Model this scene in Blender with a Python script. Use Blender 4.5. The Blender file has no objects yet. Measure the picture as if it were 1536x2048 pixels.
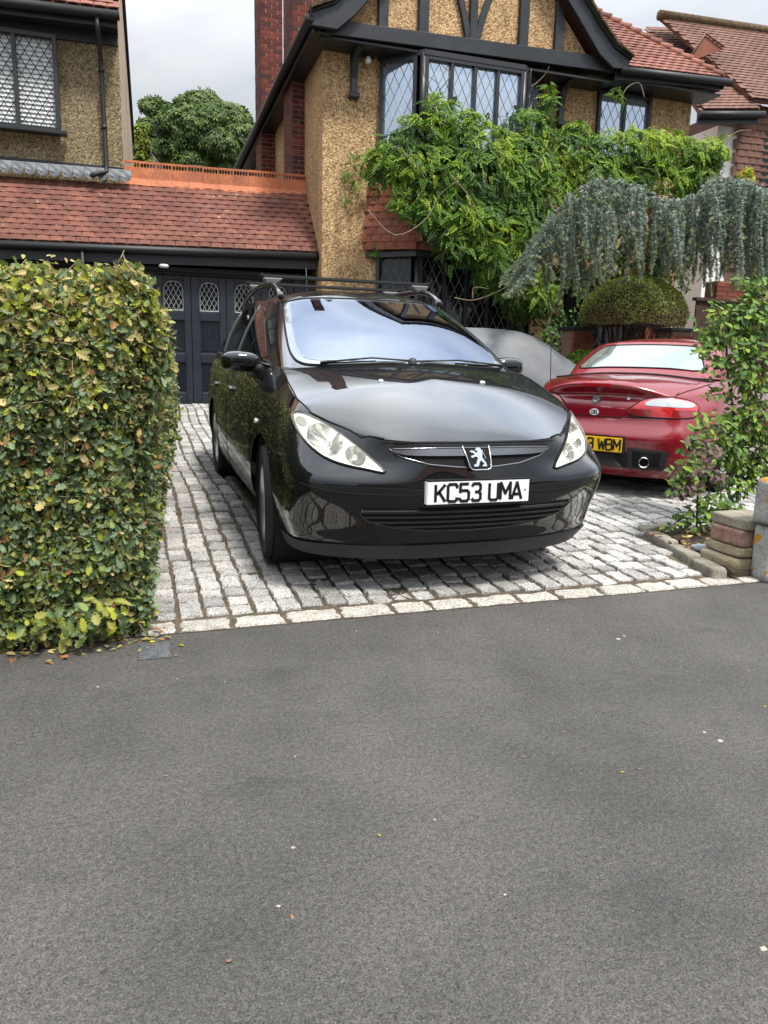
import bpy, bmesh, math, random
import numpy as np
from mathutils import Vector, Matrix
from mathutils.bvhtree import BVHTree
from mathutils.geometry import delaunay_2d_cdt

SC = bpy.context.scene
COL = SC.collection
R = math.radians
rng = np.random.default_rng(7)
random.seed(7)

# ------------------------------------------------------------------ camera
def _rot(rx, ry, rz):
    cx, sx, cy, sy, cz, sz = math.cos(rx), math.sin(rx), math.cos(ry), math.sin(ry), math.cos(rz), math.sin(rz)
    return (np.array([[1, 0, 0], [0, cx, -sx], [0, sx, cx]]) @ np.array([[cy, 0, sy], [0, 1, 0], [-sy, 0, cy]])
            @ np.array([[cz, -sz, 0], [sz, cz, 0], [0, 0, 1]]))
CR = _rot(R(11.44), R(1.26), R(18.08))
CT = np.array([0.4267179, 3.57506721, -0.3510898])
CAM = -CR.T @ CT
FPX = 1500.0
cam_data = bpy.data.cameras.new('camera')
cam_data.sensor_fit = 'HORIZONTAL'
cam_data.sensor_width = 36.0
cam_data.lens = FPX / 1536 * 36.0
cam_data.clip_start = 0.05
cam_data.clip_end = 3000
cam = bpy.data.objects.new('camera', cam_data)
COL.objects.link(cam)
_r, _f, _u = CR[0], CR[1], CR[2]
cam.matrix_world = Matrix(((_r[0], _u[0], -_f[0], CAM[0]), (_r[1], _u[1], -_f[1], CAM[1]), (_r[2], _u[2], -_f[2], CAM[2]), (0, 0, 0, 1)))
SC.camera = cam

# ------------------------------------------------------------------ world, sun, exposure
SC.view_settings.view_transform = 'Standard'
SC.view_settings.look = 'None'
SC.view_settings.exposure = 1.38
SC.view_settings.gamma = 1.0
SC.view_settings.use_curve_mapping = False
SUN_EL, SUN_AZ = R(62), R(158)          # azimuth clockwise from +Y (behind the camera, a little to the left)
world = bpy.data.worlds.new('World')
SC.world = world
world.use_nodes = True
wn, wl = world.node_tree.nodes, world.node_tree.links
wn.clear()
_out = wn.new('ShaderNodeOutputWorld')
_bg = wn.new('ShaderNodeBackground')
_bg.inputs['Strength'].default_value = 0.1
_sky = wn.new('ShaderNodeTexSky')
_sky.sky_type = 'NISHITA'
_sky.sun_disc = False
_sky.sun_elevation = SUN_EL
_sky.sun_rotation = SUN_AZ
_tc = wn.new('ShaderNodeTexCoord')
_map = wn.new('ShaderNodeMapping')
_map.inputs['Scale'].default_value = (1.0, 1.0, 2.6)
_map.inputs['Location'].default_value = (0.35, 0.2, 0.1)
_n1 = wn.new('ShaderNodeTexNoise')
_n1.inputs['Scale'].default_value = 2.1
_n1.inputs['Detail'].default_value = 7
_n1.inputs['Roughness'].default_value = 0.55
_n1.inputs['Distortion'].default_value = 0.35
_cr = wn.new('ShaderNodeValToRGB')                     # cloud brightness
_cr.color_ramp.elements[0].position = 0.30
_cr.color_ramp.elements[0].color = (2.6, 2.85, 3.2, 1)
_cr.color_ramp.elements[1].position = 0.66
_cr.color_ramp.elements[1].color = (4.3, 4.4, 4.5, 1)
_n2 = wn.new('ShaderNodeTexNoise')
_n2.inputs['Scale'].default_value = 1.3
_n2.inputs['Detail'].default_value = 4
_cm = wn.new('ShaderNodeValToRGB')                     # cloud cover
_cm.color_ramp.elements[0].position = 0.36
_cm.color_ramp.elements[0].color = (0.78, 0.78, 0.78, 1)
_cm.color_ramp.elements[1].position = 0.5
_cm.color_ramp.elements[1].color = (1, 1, 1, 1)
_mx = wn.new('ShaderNodeMix')
_mx.data_type = 'RGBA'
wl.new(_tc.outputs['Generated'], _map.inputs['Vector'])
wl.new(_map.outputs['Vector'], _n1.inputs['Vector'])
wl.new(_map.outputs['Vector'], _n2.inputs['Vector'])
wl.new(_n1.outputs['Fac'], _cr.inputs['Fac'])
wl.new(_n2.outputs['Fac'], _cm.inputs['Fac'])
wl.new(_cm.outputs['Color'], _mx.inputs[0])
wl.new(_sky.outputs['Color'], _mx.inputs[6])
wl.new(_cr.outputs['Color'], _mx.inputs[7])
_sep = wn.new('ShaderNodeSeparateXYZ')                  # standard overcast sky: brighter overhead than near the horizon
wl.new(_tc.outputs['Generated'], _sep.inputs[0])
_mr = wn.new('ShaderNodeMapRange')
_mr.inputs['From Min'].default_value = 0.28
_mr.inputs['From Max'].default_value = 0.95
_mr.inputs['To Min'].default_value = 0.76
_mr.inputs['To Max'].default_value = 2.7
wl.new(_sep.outputs['Z'], _mr.inputs['Value'])
_gm = wn.new('ShaderNodeMix')
_gm.data_type = 'RGBA'
_gm.blend_type = 'MULTIPLY'
_gm.inputs[0].default_value = 1.0
wl.new(_mx.outputs[2], _gm.inputs[6])
wl.new(_mr.outputs['Result'], _gm.inputs[7])
wl.new(_gm.outputs[2], _bg.inputs['Color'])
wl.new(_bg.outputs['Background'], _out.inputs['Surface'])

sun_data = bpy.data.lights.new('sun', 'SUN')
sun_data.energy = 1.9
sun_data.angle = R(10)
sun_data.color = (1.0, 0.95, 0.87)
sun = bpy.data.objects.new('sun', sun_data)
COL.objects.link(sun)
_sd = Vector((math.sin(SUN_AZ) * math.cos(SUN_EL), math.cos(SUN_AZ) * math.cos(SUN_EL), math.sin(SUN_EL)))
sun.rotation_euler = _sd.to_track_quat('Z', 'Y').to_euler()

# ------------------------------------------------------------------ helpers: objects
def clean(n):
    return n
def tag(o, label=None, cat=None, group=None, kind=None):
    if label: o['label'] = label
    if cat: o['category'] = cat
    if group: o['group'] = group
    if kind: o['kind'] = kind
    return o
def thing(name, label, cat, loc=(0, 0, 0), group=None, rz=0.0):
    o = bpy.data.objects.new(name, None)
    o.empty_display_size = 0.1
    COL.objects.link(o)
    o.location = loc
    o.rotation_euler = (0, 0, rz)
    return tag(o, label, cat, group)
def link(name, me, parent=None, loc=None):
    """world-space mesh under a parent: keeps the mesh's coordinates as world coordinates"""
    o = bpy.data.objects.new(name, me)
    COL.objects.link(o)
    if parent is not None:
        o.parent = parent
        o.matrix_parent_inverse = wmat(parent).inverted()
    if loc is not None: o.location = loc
    return o
def wmat(o):
    m = Matrix.LocRotScale(o.location, o.rotation_euler, o.scale) if o.rotation_mode != 'QUATERNION' else o.matrix_basis.copy()
    if o.parent is not None:
        m = wmat(o.parent) @ o.matrix_parent_inverse @ m
    return m
def child_local(name, me, parent, mat4=None):
    o = bpy.data.objects.new(name, me)
    COL.objects.link(o)
    o.parent = parent
    if mat4 is not None:
        o.matrix_basis = mat4
    return o
def mesh_from(name, verts, faces, mats=(), idx=None, smooth=False):
    me = bpy.data.meshes.new(name)
    me.from_pydata([tuple(map(float, v)) for v in verts], [], [tuple(map(int, f)) for f in faces])
    for m in (mats if isinstance(mats, (list, tuple)) else [mats]):
        me.materials.append(m)
    if idx is not None:
        me.polygons.foreach_set('material_index', np.asarray(idx, dtype=np.int32))
    if smooth:
        me.polygons.foreach_set('use_smooth', np.ones(len(me.polygons), dtype=bool))
    me.update()
    return me
def scatter(name, bv, bf, M, mats, midx=None, smooth=False):
    """one mesh of N transformed copies of a small base mesh. M: (N,4,4)"""
    bv = np.asarray(bv, float)
    n, k = len(M), len(bv)
    V = np.einsum('nij,kj->nki', M[:, :3, :3], bv) + M[:, None, :3, 3]
    V = V.reshape(-1, 3)
    lens = np.array([len(f) for f in bf])
    flat = np.concatenate([np.asarray(f) for f in bf])
    loops = (flat[None, :] + (np.arange(n) * k)[:, None]).reshape(-1)
    ls = np.tile(lens, n)
    me = bpy.data.meshes.new(name)
    me.vertices.add(len(V))
    me.vertices.foreach_set('co', V.astype(np.float32).reshape(-1))
    me.loops.add(len(loops))
    me.loops.foreach_set('vertex_index', loops.astype(np.int32))
    me.polygons.add(len(ls))
    st = np.concatenate([[0], np.cumsum(ls)[:-1]])
    me.polygons.foreach_set('loop_start', st.astype(np.int32))
    me.polygons.foreach_set('loop_total', ls.astype(np.int32))
    for m in (mats if isinstance(mats, (list, tuple)) else [mats]):
        me.materials.append(m)
    if midx is not None:
        me.polygons.foreach_set('material_index', np.repeat(np.asarray(midx), len(bf)).astype(np.int32))
    me.polygons.foreach_set('use_smooth', np.full(len(ls), smooth))
    me.update(calc_edges=True)
    me.validate()
    return me
class MB:
    """mesh builder that collects boxes, tubes, prisms"""
    def __init__(s): s.v, s.f, s.m = [], [], []
    def add(s, v, f, mi=0):
        o = len(s.v)
        s.v += [tuple(p) for p in v]
        s.f += [tuple(i + o for i in q) for q in f]
        s.m += [mi] * len(f)
        return s
    def box(s, lo, hi, mi=0, mat=None):
        (x0, y0, z0), (x1, y1, z1) = lo, hi
        v = [(x0, y0, z0), (x1, y0, z0), (x1, y1, z0), (x0, y1, z0), (x0, y0, z1), (x1, y0, z1), (x1, y1, z1), (x0, y1, z1)]
        if mat is not None: v = [tuple(mat @ Vector(p)) for p in v]
        return s.add(v, [(0, 3, 2, 1), (4, 5, 6, 7), (0, 1, 5, 4), (1, 2, 6, 5), (2, 3, 7, 6), (3, 0, 4, 7)], mi)
    def prism(s, poly, a, b, mi=0):
        """poly of 3-D points extruded by vector from a-offset to b-offset"""
        n = len(poly)
        a, b = Vector(a), Vector(b)
        v = [Vector(p) + a for p in poly] + [Vector(p) + b for p in poly]
        f = [tuple(range(n - 1, -1, -1)), tuple(range(n, 2 * n))] + [(i, (i + 1) % n, n + (i + 1) % n, n + i) for i in range(n)]
        return s.add(v, f, mi)
    def tube(s, pts, r, seg=8, mi=0, caps=True):
        pts = [Vector(p) for p in pts]
        n = len(pts)
        rs = r if isinstance(r, (list, tuple, np.ndarray)) else [r] * n
        o = len(s.v)
        up = Vector((0, 0, 1))
        prev = None
        for i, p in enumerate(pts):
            t = (pts[min(i + 1, n - 1)] - pts[max(i - 1, 0)])
            if t.length < 1e-9: t = Vector((0, 0, 1))
            t.normalize()
            if prev is None:
                a = t.cross(up if abs(t.dot(up)) < 0.95 else Vector((1, 0, 0))).normalized()
            else:
                a = (prev - t * prev.dot(t))
                a = a.normalized() if a.length > 1e-6 else t.cross(Vector((1, 0, 0))).normalized()
            prev = a
            b = t.cross(a)
            for k in range(seg):
                th = 2 * math.pi * k / seg
                s.v.append(tuple(p + (a * math.cos(th) + b * math.sin(th)) * rs[i]))
        for i in range(n - 1):
            for k in range(seg):
                k2 = (k + 1) % seg
                s.f.append((o + i * seg + k, o + i * seg + k2, o + (i + 1) * seg + k2, o + (i + 1) * seg + k)); s.m.append(mi)
        if caps:
            s.f.append(tuple(o + k for k in range(seg - 1, -1, -1))); s.m.append(mi)
            s.f.append(tuple(o + (n - 1) * seg + k for k in range(seg))); s.m.append(mi)
        return s
    def lathe(s, prof, seg, mat, mi=0):
        """prof: (r, h) pairs, spun about local z then placed by mat"""
        o = len(s.v)
        n = len(prof)
        for k in range(seg):
            c, sn = math.cos(2 * math.pi * k / seg), math.sin(2 * math.pi * k / seg)
            for r_, h in prof:
                s.v.append(tuple(mat @ Vector((r_ * c, r_ * sn, h))))
        for k in range(seg):
            k2 = (k + 1) % seg
            for i in range(n - 1):
                s.f.append((o + k * n + i, o + k2 * n + i, o + k2 * n + i + 1, o + k * n + i + 1)); s.m.append(mi)
        return s
    def mesh(s, name, mats, smooth=False, bevel=0, bseg=1):
        me = mesh_from(name, s.v, s.f, mats, s.m, smooth)
        if bevel:
            bm = bmesh.new(); bm.from_mesh(me)
            bmesh.ops.bevel(bm, geom=[e for e in bm.edges if len(e.link_faces) == 2 and e.calc_face_angle(0) > 0.5], offset=bevel, segments=bseg, affect='EDGES', clamp_overlap=True)
            bm.to_mesh(me); bm.free()
        return me
    def obj(s, name, mats, parent=None, smooth=False, bevel=0, bseg=1):
        return link(name, s.mesh(name, mats, smooth, bevel, bseg), parent)
def auto_smooth(o, ang=35):
    me = o.data
    bm = bmesh.new(); bm.from_mesh(me)
    for e in bm.edges:
        e.smooth = not (len(e.link_faces) == 2 and e.calc_face_angle(0) > R(ang))
    for f in bm.faces: f.smooth = True
    bm.to_mesh(me); bm.free()
    return o

# ------------------------------------------------------------------ helpers: materials
MATS = {}
def nodes_of(name):
    m = bpy.data.materials.new(name)
    m.use_nodes = True
    nt = m.node_tree
    b = nt.nodes['Principled BSDF']
    MATS[name] = m
    return m, nt, b
def N(nt, typ, **kw):
    n = nt.nodes.new('ShaderNode' + typ)
    for k, v in kw.items():
        if k in n.inputs.keys(): n.inputs[k].default_value = v
        else: setattr(n, k, v)
    return n
def ramp(nt, fac, stops):
    r = N(nt, 'ValToRGB')
    e = r.color_ramp.elements
    while len(e) < len(stops): e.new(0.5)
    for el, (p, c) in zip(e, stops):
        el.position = p
        el.color = (*c, 1) if len(c) == 3 else c
    nt.links.new(fac, r.inputs['Fac'])
    return r.outputs['Color']
def mixc(nt, fac, a, b, mode='MIX'):
    n = nt.nodes.new('ShaderNodeMix'); n.data_type = 'RGBA'; n.blend_type = mode
    for s, v in ((0, fac), (6, a), (7, b)):
        if hasattr(v, 'is_output') or isinstance(v, bpy.types.NodeSocket): nt.links.new(v, n.inputs[s])
        else: n.inputs[s].default_value = (*v, 1) if isinstance(v, tuple) and len(v) == 3 else v
    return n.outputs[2]
def pos(nt, scale=(1, 1, 1), obj=False):
    if obj:
        t = N(nt, 'TexCoord').outputs['Object']
    else:
        t = N(nt, 'NewGeometry').outputs['Position']
    mp = N(nt, 'Mapping', Scale=scale)
    nt.links.new(t, mp.inputs['Vector'])
    return mp.outputs['Vector']
def noise(nt, vec, scale, detail=2, rough=0.5, out='Fac'):
    n = N(nt, 'TexNoise', Scale=scale, Detail=detail, Roughness=rough)
    nt.links.new(vec, n.inputs['Vector'])
    return n.outputs[out]
def bump(nt, b, h, strength=0.3, dist=0.01):
    bp = N(nt, 'Bump', Strength=strength, Distance=dist)
    nt.links.new(h, bp.inputs['Height'])
    nt.links.new(bp.outputs['Normal'], b.inputs['Normal'])
    return bp
def plain(name, col, rough=0.6, metal=0.0, var=0.0, vscale=8, ior=None, coat=0.0, bmp=0, bscale=60):
    m, nt, b = nodes_of(name)
    b.inputs['Base Color'].default_value = (*col, 1)
    b.inputs['Roughness'].default_value = rough
    b.inputs['Metallic'].default_value = metal
    if ior: b.inputs['IOR'].default_value = ior
    if coat:
        b.inputs['Coat Weight'].default_value = coat
        b.inputs['Coat Roughness'].default_value = 0.02
    if var or bmp:
        v = pos(nt)
    if var:
        f = noise(nt, v, vscale, 4, 0.6)
        lo = tuple(max(0, c * (1 - var)) for c in col); hi = tuple(min(1, c * (1 + var)) for c in col)
        nt.links.new(ramp(nt, f, [(0.3, lo), (0.7, hi)]), b.inputs['Base Color'])
    if bmp:
        bump(nt, b, noise(nt, v, bscale, 3), bmp, 0.01)
    return m
def leafmat(name, col, trans=0.25, rough=0.55, var=0.35):
    m, nt, b = nodes_of(name)
    g = N(nt, 'NewGeometry')
    lo = tuple(c * (1 - var) for c in col); hi = tuple(c * (1 + var) for c in col)
    c = ramp(nt, g.outputs['Random Per Island'], [(0.0, lo), (1.0, hi)])
    nt.links.new(c, b.inputs['Base Color'])
    b.inputs['Roughness'].default_value = rough
    b.inputs['Specular IOR Level'].default_value = 0.35
    tr = N(nt, 'BsdfTranslucent')
    nt.links.new(c, tr.inputs['Color'])
    ms = N(nt, 'MixShader'); ms.inputs['Fac'].default_value = trans
    out = nt.nodes['Material Output']
    nt.links.new(b.outputs[0], ms.inputs[1]); nt.links.new(tr.outputs[0], ms.inputs[2])
    nt.links.new(ms.outputs[0], out.inputs['Surface'])
    return m

def inside(pt, poly):
    x, y = pt; r = False; n = len(poly)
    for i in range(n):
        (x1, y1), (x2, y2) = poly[i][:2], poly[i - 1][:2]
        if (y1 > y) != (y2 > y) and x < (x2 - x1) * (y - y1) / (y2 - y1) + x1: r = not r
    return r
# ------------------------------------------------------------------ ground, pavement, driveway
def pxray(u, v):
    return CR.T @ np.array([(u - 768) / FPX, 1, -(v - 1024) / FPX])
def at(u, v, ax, val):
    d = pxray(u, v)
    return Vector(CAM + (val - CAM[ax]) / d[ax] * d)
def gz(y): return -.085 + .0435 * max(y, 0)
def project(P):
    C = CR @ np.asarray(P, float).T + CT[:, None]
    return np.stack([768 + FPX * C[0] / C[1], 1024 - FPX * C[2] / C[1], C[1]], 1)
def rnd_island(nt):
    """one random value per object and per loose piece"""
    a = N(nt, 'ObjectInfo').outputs['Random']; b = N(nt, 'NewGeometry').outputs['Random Per Island']
    s = N(nt, 'Math', operation='ADD'); nt.links.new(a, s.inputs[0]); nt.links.new(b, s.inputs[1])
    f = N(nt, 'Math', operation='FRACT'); nt.links.new(s.outputs[0], f.inputs[0])
    return f.outputs[0]

def asphalt_mat():
    m, nt, b = nodes_of('asphalt')
    v = pos(nt)
    big = noise(nt, v, 1.5, 6, 0.65)
    base = ramp(nt, big, [(.32, (.086, .083, .079)), (.50, (.114, .109, .103)), (.66, (.138, .131, .123))])
    grit = noise(nt, v, 210, 3, 0.75)
    g = ramp(nt, grit, [(.30, (.36, .36, .36)), (.50, (.95, .95, .95)), (.70, (1.75, 1.72, 1.68))])
    c = mixc(nt, 1.0, base, g, 'MULTIPLY')
    mid = noise(nt, v, 75, 3, 0.75)
    c = mixc(nt, 1.0, c, ramp(nt, mid, [(.3, (.60, .60, .61)), (.7, (1.34, 1.33, 1.31))]), 'MULTIPLY')
    vo = N(nt, 'TexVoronoi', Scale=34.0); nt.links.new(v, vo.inputs['Vector'])
    sp = ramp(nt, vo.outputs['Distance'], [(.035, (1, 1, 1)), (.075, (0, 0, 0))])
    sel = N(nt, 'Math', operation='GREATER_THAN'); sel.inputs[1].default_value = .80
    sx = N(nt, 'SeparateColor'); nt.links.new(vo.outputs['Color'], sx.inputs[0]); nt.links.new(sx.outputs[0], sel.inputs[0])
    mm = N(nt, 'Math', operation='MULTIPLY'); nt.links.new(sp, mm.inputs[0]); nt.links.new(sel.outputs[0], mm.inputs[1])
    c = mixc(nt, mm.outputs[0], c, (.34, .31, .27))
    # damp dark stains
    st = noise(nt, pos(nt, (1, 1.7, 1)), 2.6, 7, 0.68)
    reg = noise(nt, v, .9, 1, .4)
    s2 = ramp(nt, st, [(.57, (0, 0, 0)), (.78, (.55, .55, .55))])
    c = mixc(nt, s2, c, (.036, .036, .038))
    nt.links.new(c, b.inputs['Base Color'])
    nt.links.new(ramp(nt, mid, [(.3, (.62, .62, .62)), (.7, (.9, .9, .9))]), b.inputs['Roughness'])
    b.inputs['Specular IOR Level'].default_value = .35
    ad = N(nt, 'Math', operation='ADD'); nt.links.new(grit, ad.inputs[0]); nt.links.new(mid, ad.inputs[1])
    bump(nt, b, ad.outputs[0], .9, .012)
    return m
m_asph = asphalt_mat()
def sheet(name, pts, m, nx=1):
    me = mesh_from(name, pts, [tuple(range(len(pts)))], m)
    return link(name, me)
m_earth = plain('earth', (.05, .042, .03), .95, var=.4, vscale=5, bmp=.4, bscale=40)
g = sheet('ground', [(-900, -900, -.30), (900, -900, -.30), (900, 900, -.30), (-900, 900, -.30)], m_earth); g['kind'] = 'structure'
pv = MB().box((-30, -4.2, -.22), (30, -.045, -.095)).obj('pavement', m_asph); pv['kind'] = 'structure'
m_kerbdark = plain('kerb_concrete', (.22, .21, .19), .9, var=.25, vscale=6)
kb = MB().box((-30, -4.36, -.25), (30, -4.204, -.090)).obj('kerb', m_kerbdark); kb['kind'] = 'structure'
rd = MB().box((-30, -10.5, -.28), (30, -4.364, -.20)).obj('road', plain('road_asphalt', (.06, .058, .056), .85, var=.2, vscale=30, bmp=.3, bscale=200)); rd['kind'] = 'structure'
p2 = MB().box((-30, -13.0, -.26), (30, -10.504, -.10)).obj('far_pavement', MATS['road_asphalt']); p2['kind'] = 'structure'

# driveway: bedding sheet with granite setts on it
m_bed = None
def bed_mat():
    m, nt, b = nodes_of('sett_bedding')
    v = pos(nt)
    c = ramp(nt, noise(nt, v, 16, 5, .7), [(.3, (.045, .034, .024)), (.5, (.095, .072, .050)), (.7, (.18, .135, .09))])
    moss = ramp(nt, noise(nt, v, 2.2, 3, .6), [(.56, (0, 0, 0)), (.70, (.5, .5, .5))])
    c = mixc(nt, moss, c, (.05, .065, .018))
    nt.links.new(c, b.inputs['Base Color']); b.inputs['Roughness'].default_value = .95
    bump(nt, b, noise(nt, v, 120, 4, .7), .8, .01)
    return m
m_bed = bed_mat()
def granite(name, tint, lo, hi):
    m, nt, b = nodes_of(name)
    v = pos(nt)
    r_ = rnd_island(nt)
    base = ramp(nt, r_, [(0, tuple(c * lo for c in tint)), (.5, tint), (1, tuple(min(.9, c * hi) for c in tint))])
    sp = noise(nt, v, 130, 2, .8)
    c = mixc(nt, 1.0, base, ramp(nt, sp, [(.34, (.30, .30, .31)), (.5, (1, 1, 1)), (.66, (1.5, 1.48, 1.44))]), 'MULTIPLY')
    d = noise(nt, v, 13, 4, .65)
    c = mixc(nt, 1.0, c, ramp(nt, d, [(.28, (.70, .68, .65)), (.6, (1.06, 1.06, 1.06))]), 'MULTIPLY')
    nt.links.new(c, b.inputs['Base Color'])
    b.inputs['Roughness'].default_value = .82
    ad = N(nt, 'Math', operation='ADD'); nt.links.new(sp, ad.inputs[0]); nt.links.new(d, ad.inputs[1])
    bump(nt, b, ad.outputs[0], .55, .012)
    return m
m_sett = granite('granite', (.405, .40, .388), .64, 1.28)
m_kerb = granite('kerb_granite', (.46, .44, .40), .82, 1.14)
XL, XR = -1.95, 7.4
ys = [-.045, 0, 9.4]
bd_ = [(XL, -.045, -.093), (XR, -.045, -.093), (XR, 0, -.093), (XR, 9.4, gz(9.4) - .008), (XL, 9.4, gz(9.4) - .008), (XL, 0, -.093)]
me = mesh_from('driveway', bd_, [(0, 1, 2, 5), (5, 2, 3, 4)], m_bed)
drive = link('driveway', me); drive['kind'] = 'structure'

def sett_meshes(n, mat, seed):
    """rough unit blocks: uneven outline, domed and pitted top. unit size in x and y, about .05 high"""
    r = np.random.default_rng(seed); out = []
    for k in range(n):
        K = 14
        ang = np.array([.0, .42, .70, .785, .87, 1.15, 1.571, 1.99, 2.27, 2.356, 2.44, 2.72, 3.1416, 3.56, 3.84, 3.927, 4.01, 4.29, 4.712, 5.13, 5.41, 5.498, 5.58, 5.86]); K = len(ang)
        ol = []
        for a in ang:
            c, s_ = math.cos(a), math.sin(a)
            q = 1 / (abs(c) ** 14 + abs(s_) ** 14) ** (1 / 14)
            q *= 1 + r.uniform(-.11, .05)
            ol.append((.5 * q * c, .5 * q * s_))
        v = [(x, y, -.045) for x, y in ol] + [(x * 1.0, y, -.004 + r.uniform(-.004, .003)) for x, y in ol] + [(x * .93, y * .93, .0035 + r.uniform(-.0025, .0025)) for x, y in ol] + [(r.uniform(-.1, .1), r.uniform(-.1, .1), .0045 + r.uniform(-.002, .002))]
        f = []
        for i in range(K):
            j = (i + 1) % K
            f += [(i, j, K + j, K + i), (K + i, K + j, 2 * K + j, 2 * K + i), (2 * K + i, 2 * K + j, 3 * K)]
        me = mesh_from('sett', v, f, mat, smooth=False)
        out.append(me)
    return out
def join_copies(name, meshes, mats4, which, mat, parent, smooth=False):
    """one mesh of many copies of a few meshes"""
    V, F = [], []; o = 0
    for me, M in zip([meshes[w] for w in which], mats4):
        co = np.array([v.co for v in me.vertices]); co = co @ M[:3, :3].T + M[:3, 3]
        V.append(co); F += [tuple(i + o for i in p.vertices) for p in me.polygons]; o += len(co)
    me = mesh_from(name, np.concatenate(V), F, mat, smooth=smooth)
    ob = child_local(name, me, parent); ob['kind'] = 'stuff'
    return ob
def place_many(name, meshes, mats4, mat, parent, limit=300, rank=None, smooth=False):
    """the pieces that show largest become objects that share meshes, the rest one piece of stuff"""
    mats4 = np.asarray(mats4)
    P = project(mats4[:, :3, 3])
    infr = (P[:, 2] > 0) & (P[:, 0] > -30) & (P[:, 0] < 1566) & (P[:, 1] > -30) & (P[:, 1] < 2080)
    score = np.where(infr, P[:, 2], P[:, 2] + 100)
    if rank is not None: score = score + rank
    order = np.argsort(score)
    which = rng.integers(0, len(meshes), len(mats4))
    for i in order[:limit]:
        o = bpy.data.objects.new(name, meshes[which[i]]); COL.objects.link(o); o.parent = parent
        o.matrix_basis = Matrix(mats4[i].tolist())
    rest = order[limit:]
    if len(rest):
        join_copies(name + '_field', meshes, mats4[rest], which[rest], mat, parent, smooth)
SM = sett_meshes(14, m_sett, 3)
KM = sett_meshes(8, m_kerb, 5)
kern = []
x = XL + .05
r2 = np.random.default_rng(11)
while x < 1.62:
    w = r2.uniform(.17, .27)
    M = np.eye(4); M[0, 0] = w - .014; M[1, 1] = .128; M[2, 2] = 1.0
    M[:3, 3] = (x + w / 2, .027 + r2.uniform(-.004, .004), -.090 + r2.uniform(-.002, .003))
    kern.append(M); x += w
sets = []
cw = .113
ncol = int((XR - XL) / cw)
drift = np.cumsum(r2.normal(0, .004, ncol))
for i in range(ncol):
    xc = XL + (i + .5) * cw
    y = .100 + r2.uniform(0, .03)
    ymax = 9.15 if xc < 1.2 else 8.0
    while y < ymax:
        l = r2.choice([.08, .10, .12, .14, .17, .21], p=[.14, .22, .24, .20, .13, .07])
        if not (-.75 < xc < .75 and 1.6 < y < 3.3) and not (xc > 1.40 + .24 * y and y < .86):
            M = np.eye(4)
            a = r2.normal(0, .035)
            M[0, 0], M[0, 1], M[1, 0], M[1, 1] = math.cos(a) * (cw - .016), -math.sin(a) * (l - .010), math.sin(a) * (cw - .016), math.cos(a) * (l - .010)
            M[2, 2] = 1.0
            yc_ = y + l / 2
            wob = .012 * math.sin(yc_ * 2.1 + i * .3) + .03 * math.sin(yc_ * .8 + .5)
            M[2, 1] = .0435 * M[1, 1]
            M[:3, 3] = (xc + wob + r2.normal(0, .003), yc_, gz(yc_) + r2.normal(0, .004))
            sets.append(M)
        y += l
KP = np.array(kern); SP = np.array(sets)
# hidden ones (behind the hedge or under the car) come last
hid = np.where((SP[:, 0, 3] < -1.62), 50, 0) + np.where((np.abs(SP[:, 0, 3]) < .8) & (SP[:, 1, 3] > .75), 50, 0) + np.where((SP[:, 1, 3] > 2.2) & (SP[:, 0, 3] > .8), 50, 0)
for kme in range(len(kern)):
    o = bpy.data.objects.new('kerb_sett', KM[kme % len(KM)]); COL.objects.link(o); o.parent = drive; o.matrix_basis = Matrix(kern[kme].tolist())
place_many('sett', SM, SP, m_sett, drive, 300, hid)
# ------------------------------------------------------------------ materials of the buildings
def roughcast(name, cols, scale=30):
    m, nt, b = nodes_of(name)
    v = pos(nt)
    vo = N(nt, 'TexVoronoi', Scale=scale); nt.links.new(v, vo.inputs['Vector'])
    sx = N(nt, 'SeparateColor'); nt.links.new(vo.outputs['Color'], sx.inputs[0])
    c = ramp(nt, sx.outputs[0], [(0, cols[0]), (.35, cols[1]), (.7, cols[2]), (1, cols[3])])
    d = noise(nt, v, 1.0, 4, .6)
    c = mixc(nt, 1.0, c, ramp(nt, d, [(.3, (.82, .80, .78)), (.7, (1.12, 1.12, 1.12))]), 'MULTIPLY')
    fine = noise(nt, v, 26, 3, .7)
    c = mixc(nt, 1.0, c, ramp(nt, fine, [(.3, (.72, .70, .66)), (.68, (1.16, 1.15, 1.12))]), 'MULTIPLY')
    streak = noise(nt, pos(nt, (3, 3, .35)), 2.0, 3, .6)
    c = mixc(nt, 1.0, c, ramp(nt, streak, [(.35, (.84, .83, .82)), (.6, (1.03, 1.03, 1.03))]), 'MULTIPLY')
    nt.links.new(c, b.inputs['Base Color']); b.inputs['Roughness'].default_value = .95
    bp = bump(nt, b, vo.outputs['Distance'], .55, .015); bp.invert = True
    return m
m_rough = roughcast('tan_roughcast', [(.19, .105, .045), (.41, .262, .135), (.54, .37, .20), (.72, .54, .31)], 52)
m_rough2 = roughcast('grey_roughcast', [(.09, .07, .042), (.21, .165, .095), (.28, .225, .13), (.42, .355, .225)], 52)
m_rough3 = roughcast('pale_roughcast', [(.40, .34, .26), (.50, .44, .34), (.56, .50, .40), (.64, .58, .48)], 40)
m_timber = plain('black_timber', (.016, .019, .024), .42, var=.35, vscale=5, bmp=.12, bscale=40)
m_frame = plain('black_frame', (.020, .022, .026), .40)
m_gutter = plain('black_gutter', (.011, .012, .014), .55)
m_door = plain('navy_door_paint', (.014, .018, .027), .42, var=.3, vscale=4, bmp=.1, bscale=30)
m_lead = plain('lead_flashing', (.11, .122, .135), .6, .2, var=.3, vscale=9)
m_came = plain('lead_came', (.22, .23, .24), .45, .4)
m_white = plain('white_paint', (.78, .78, .77), .6)
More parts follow.
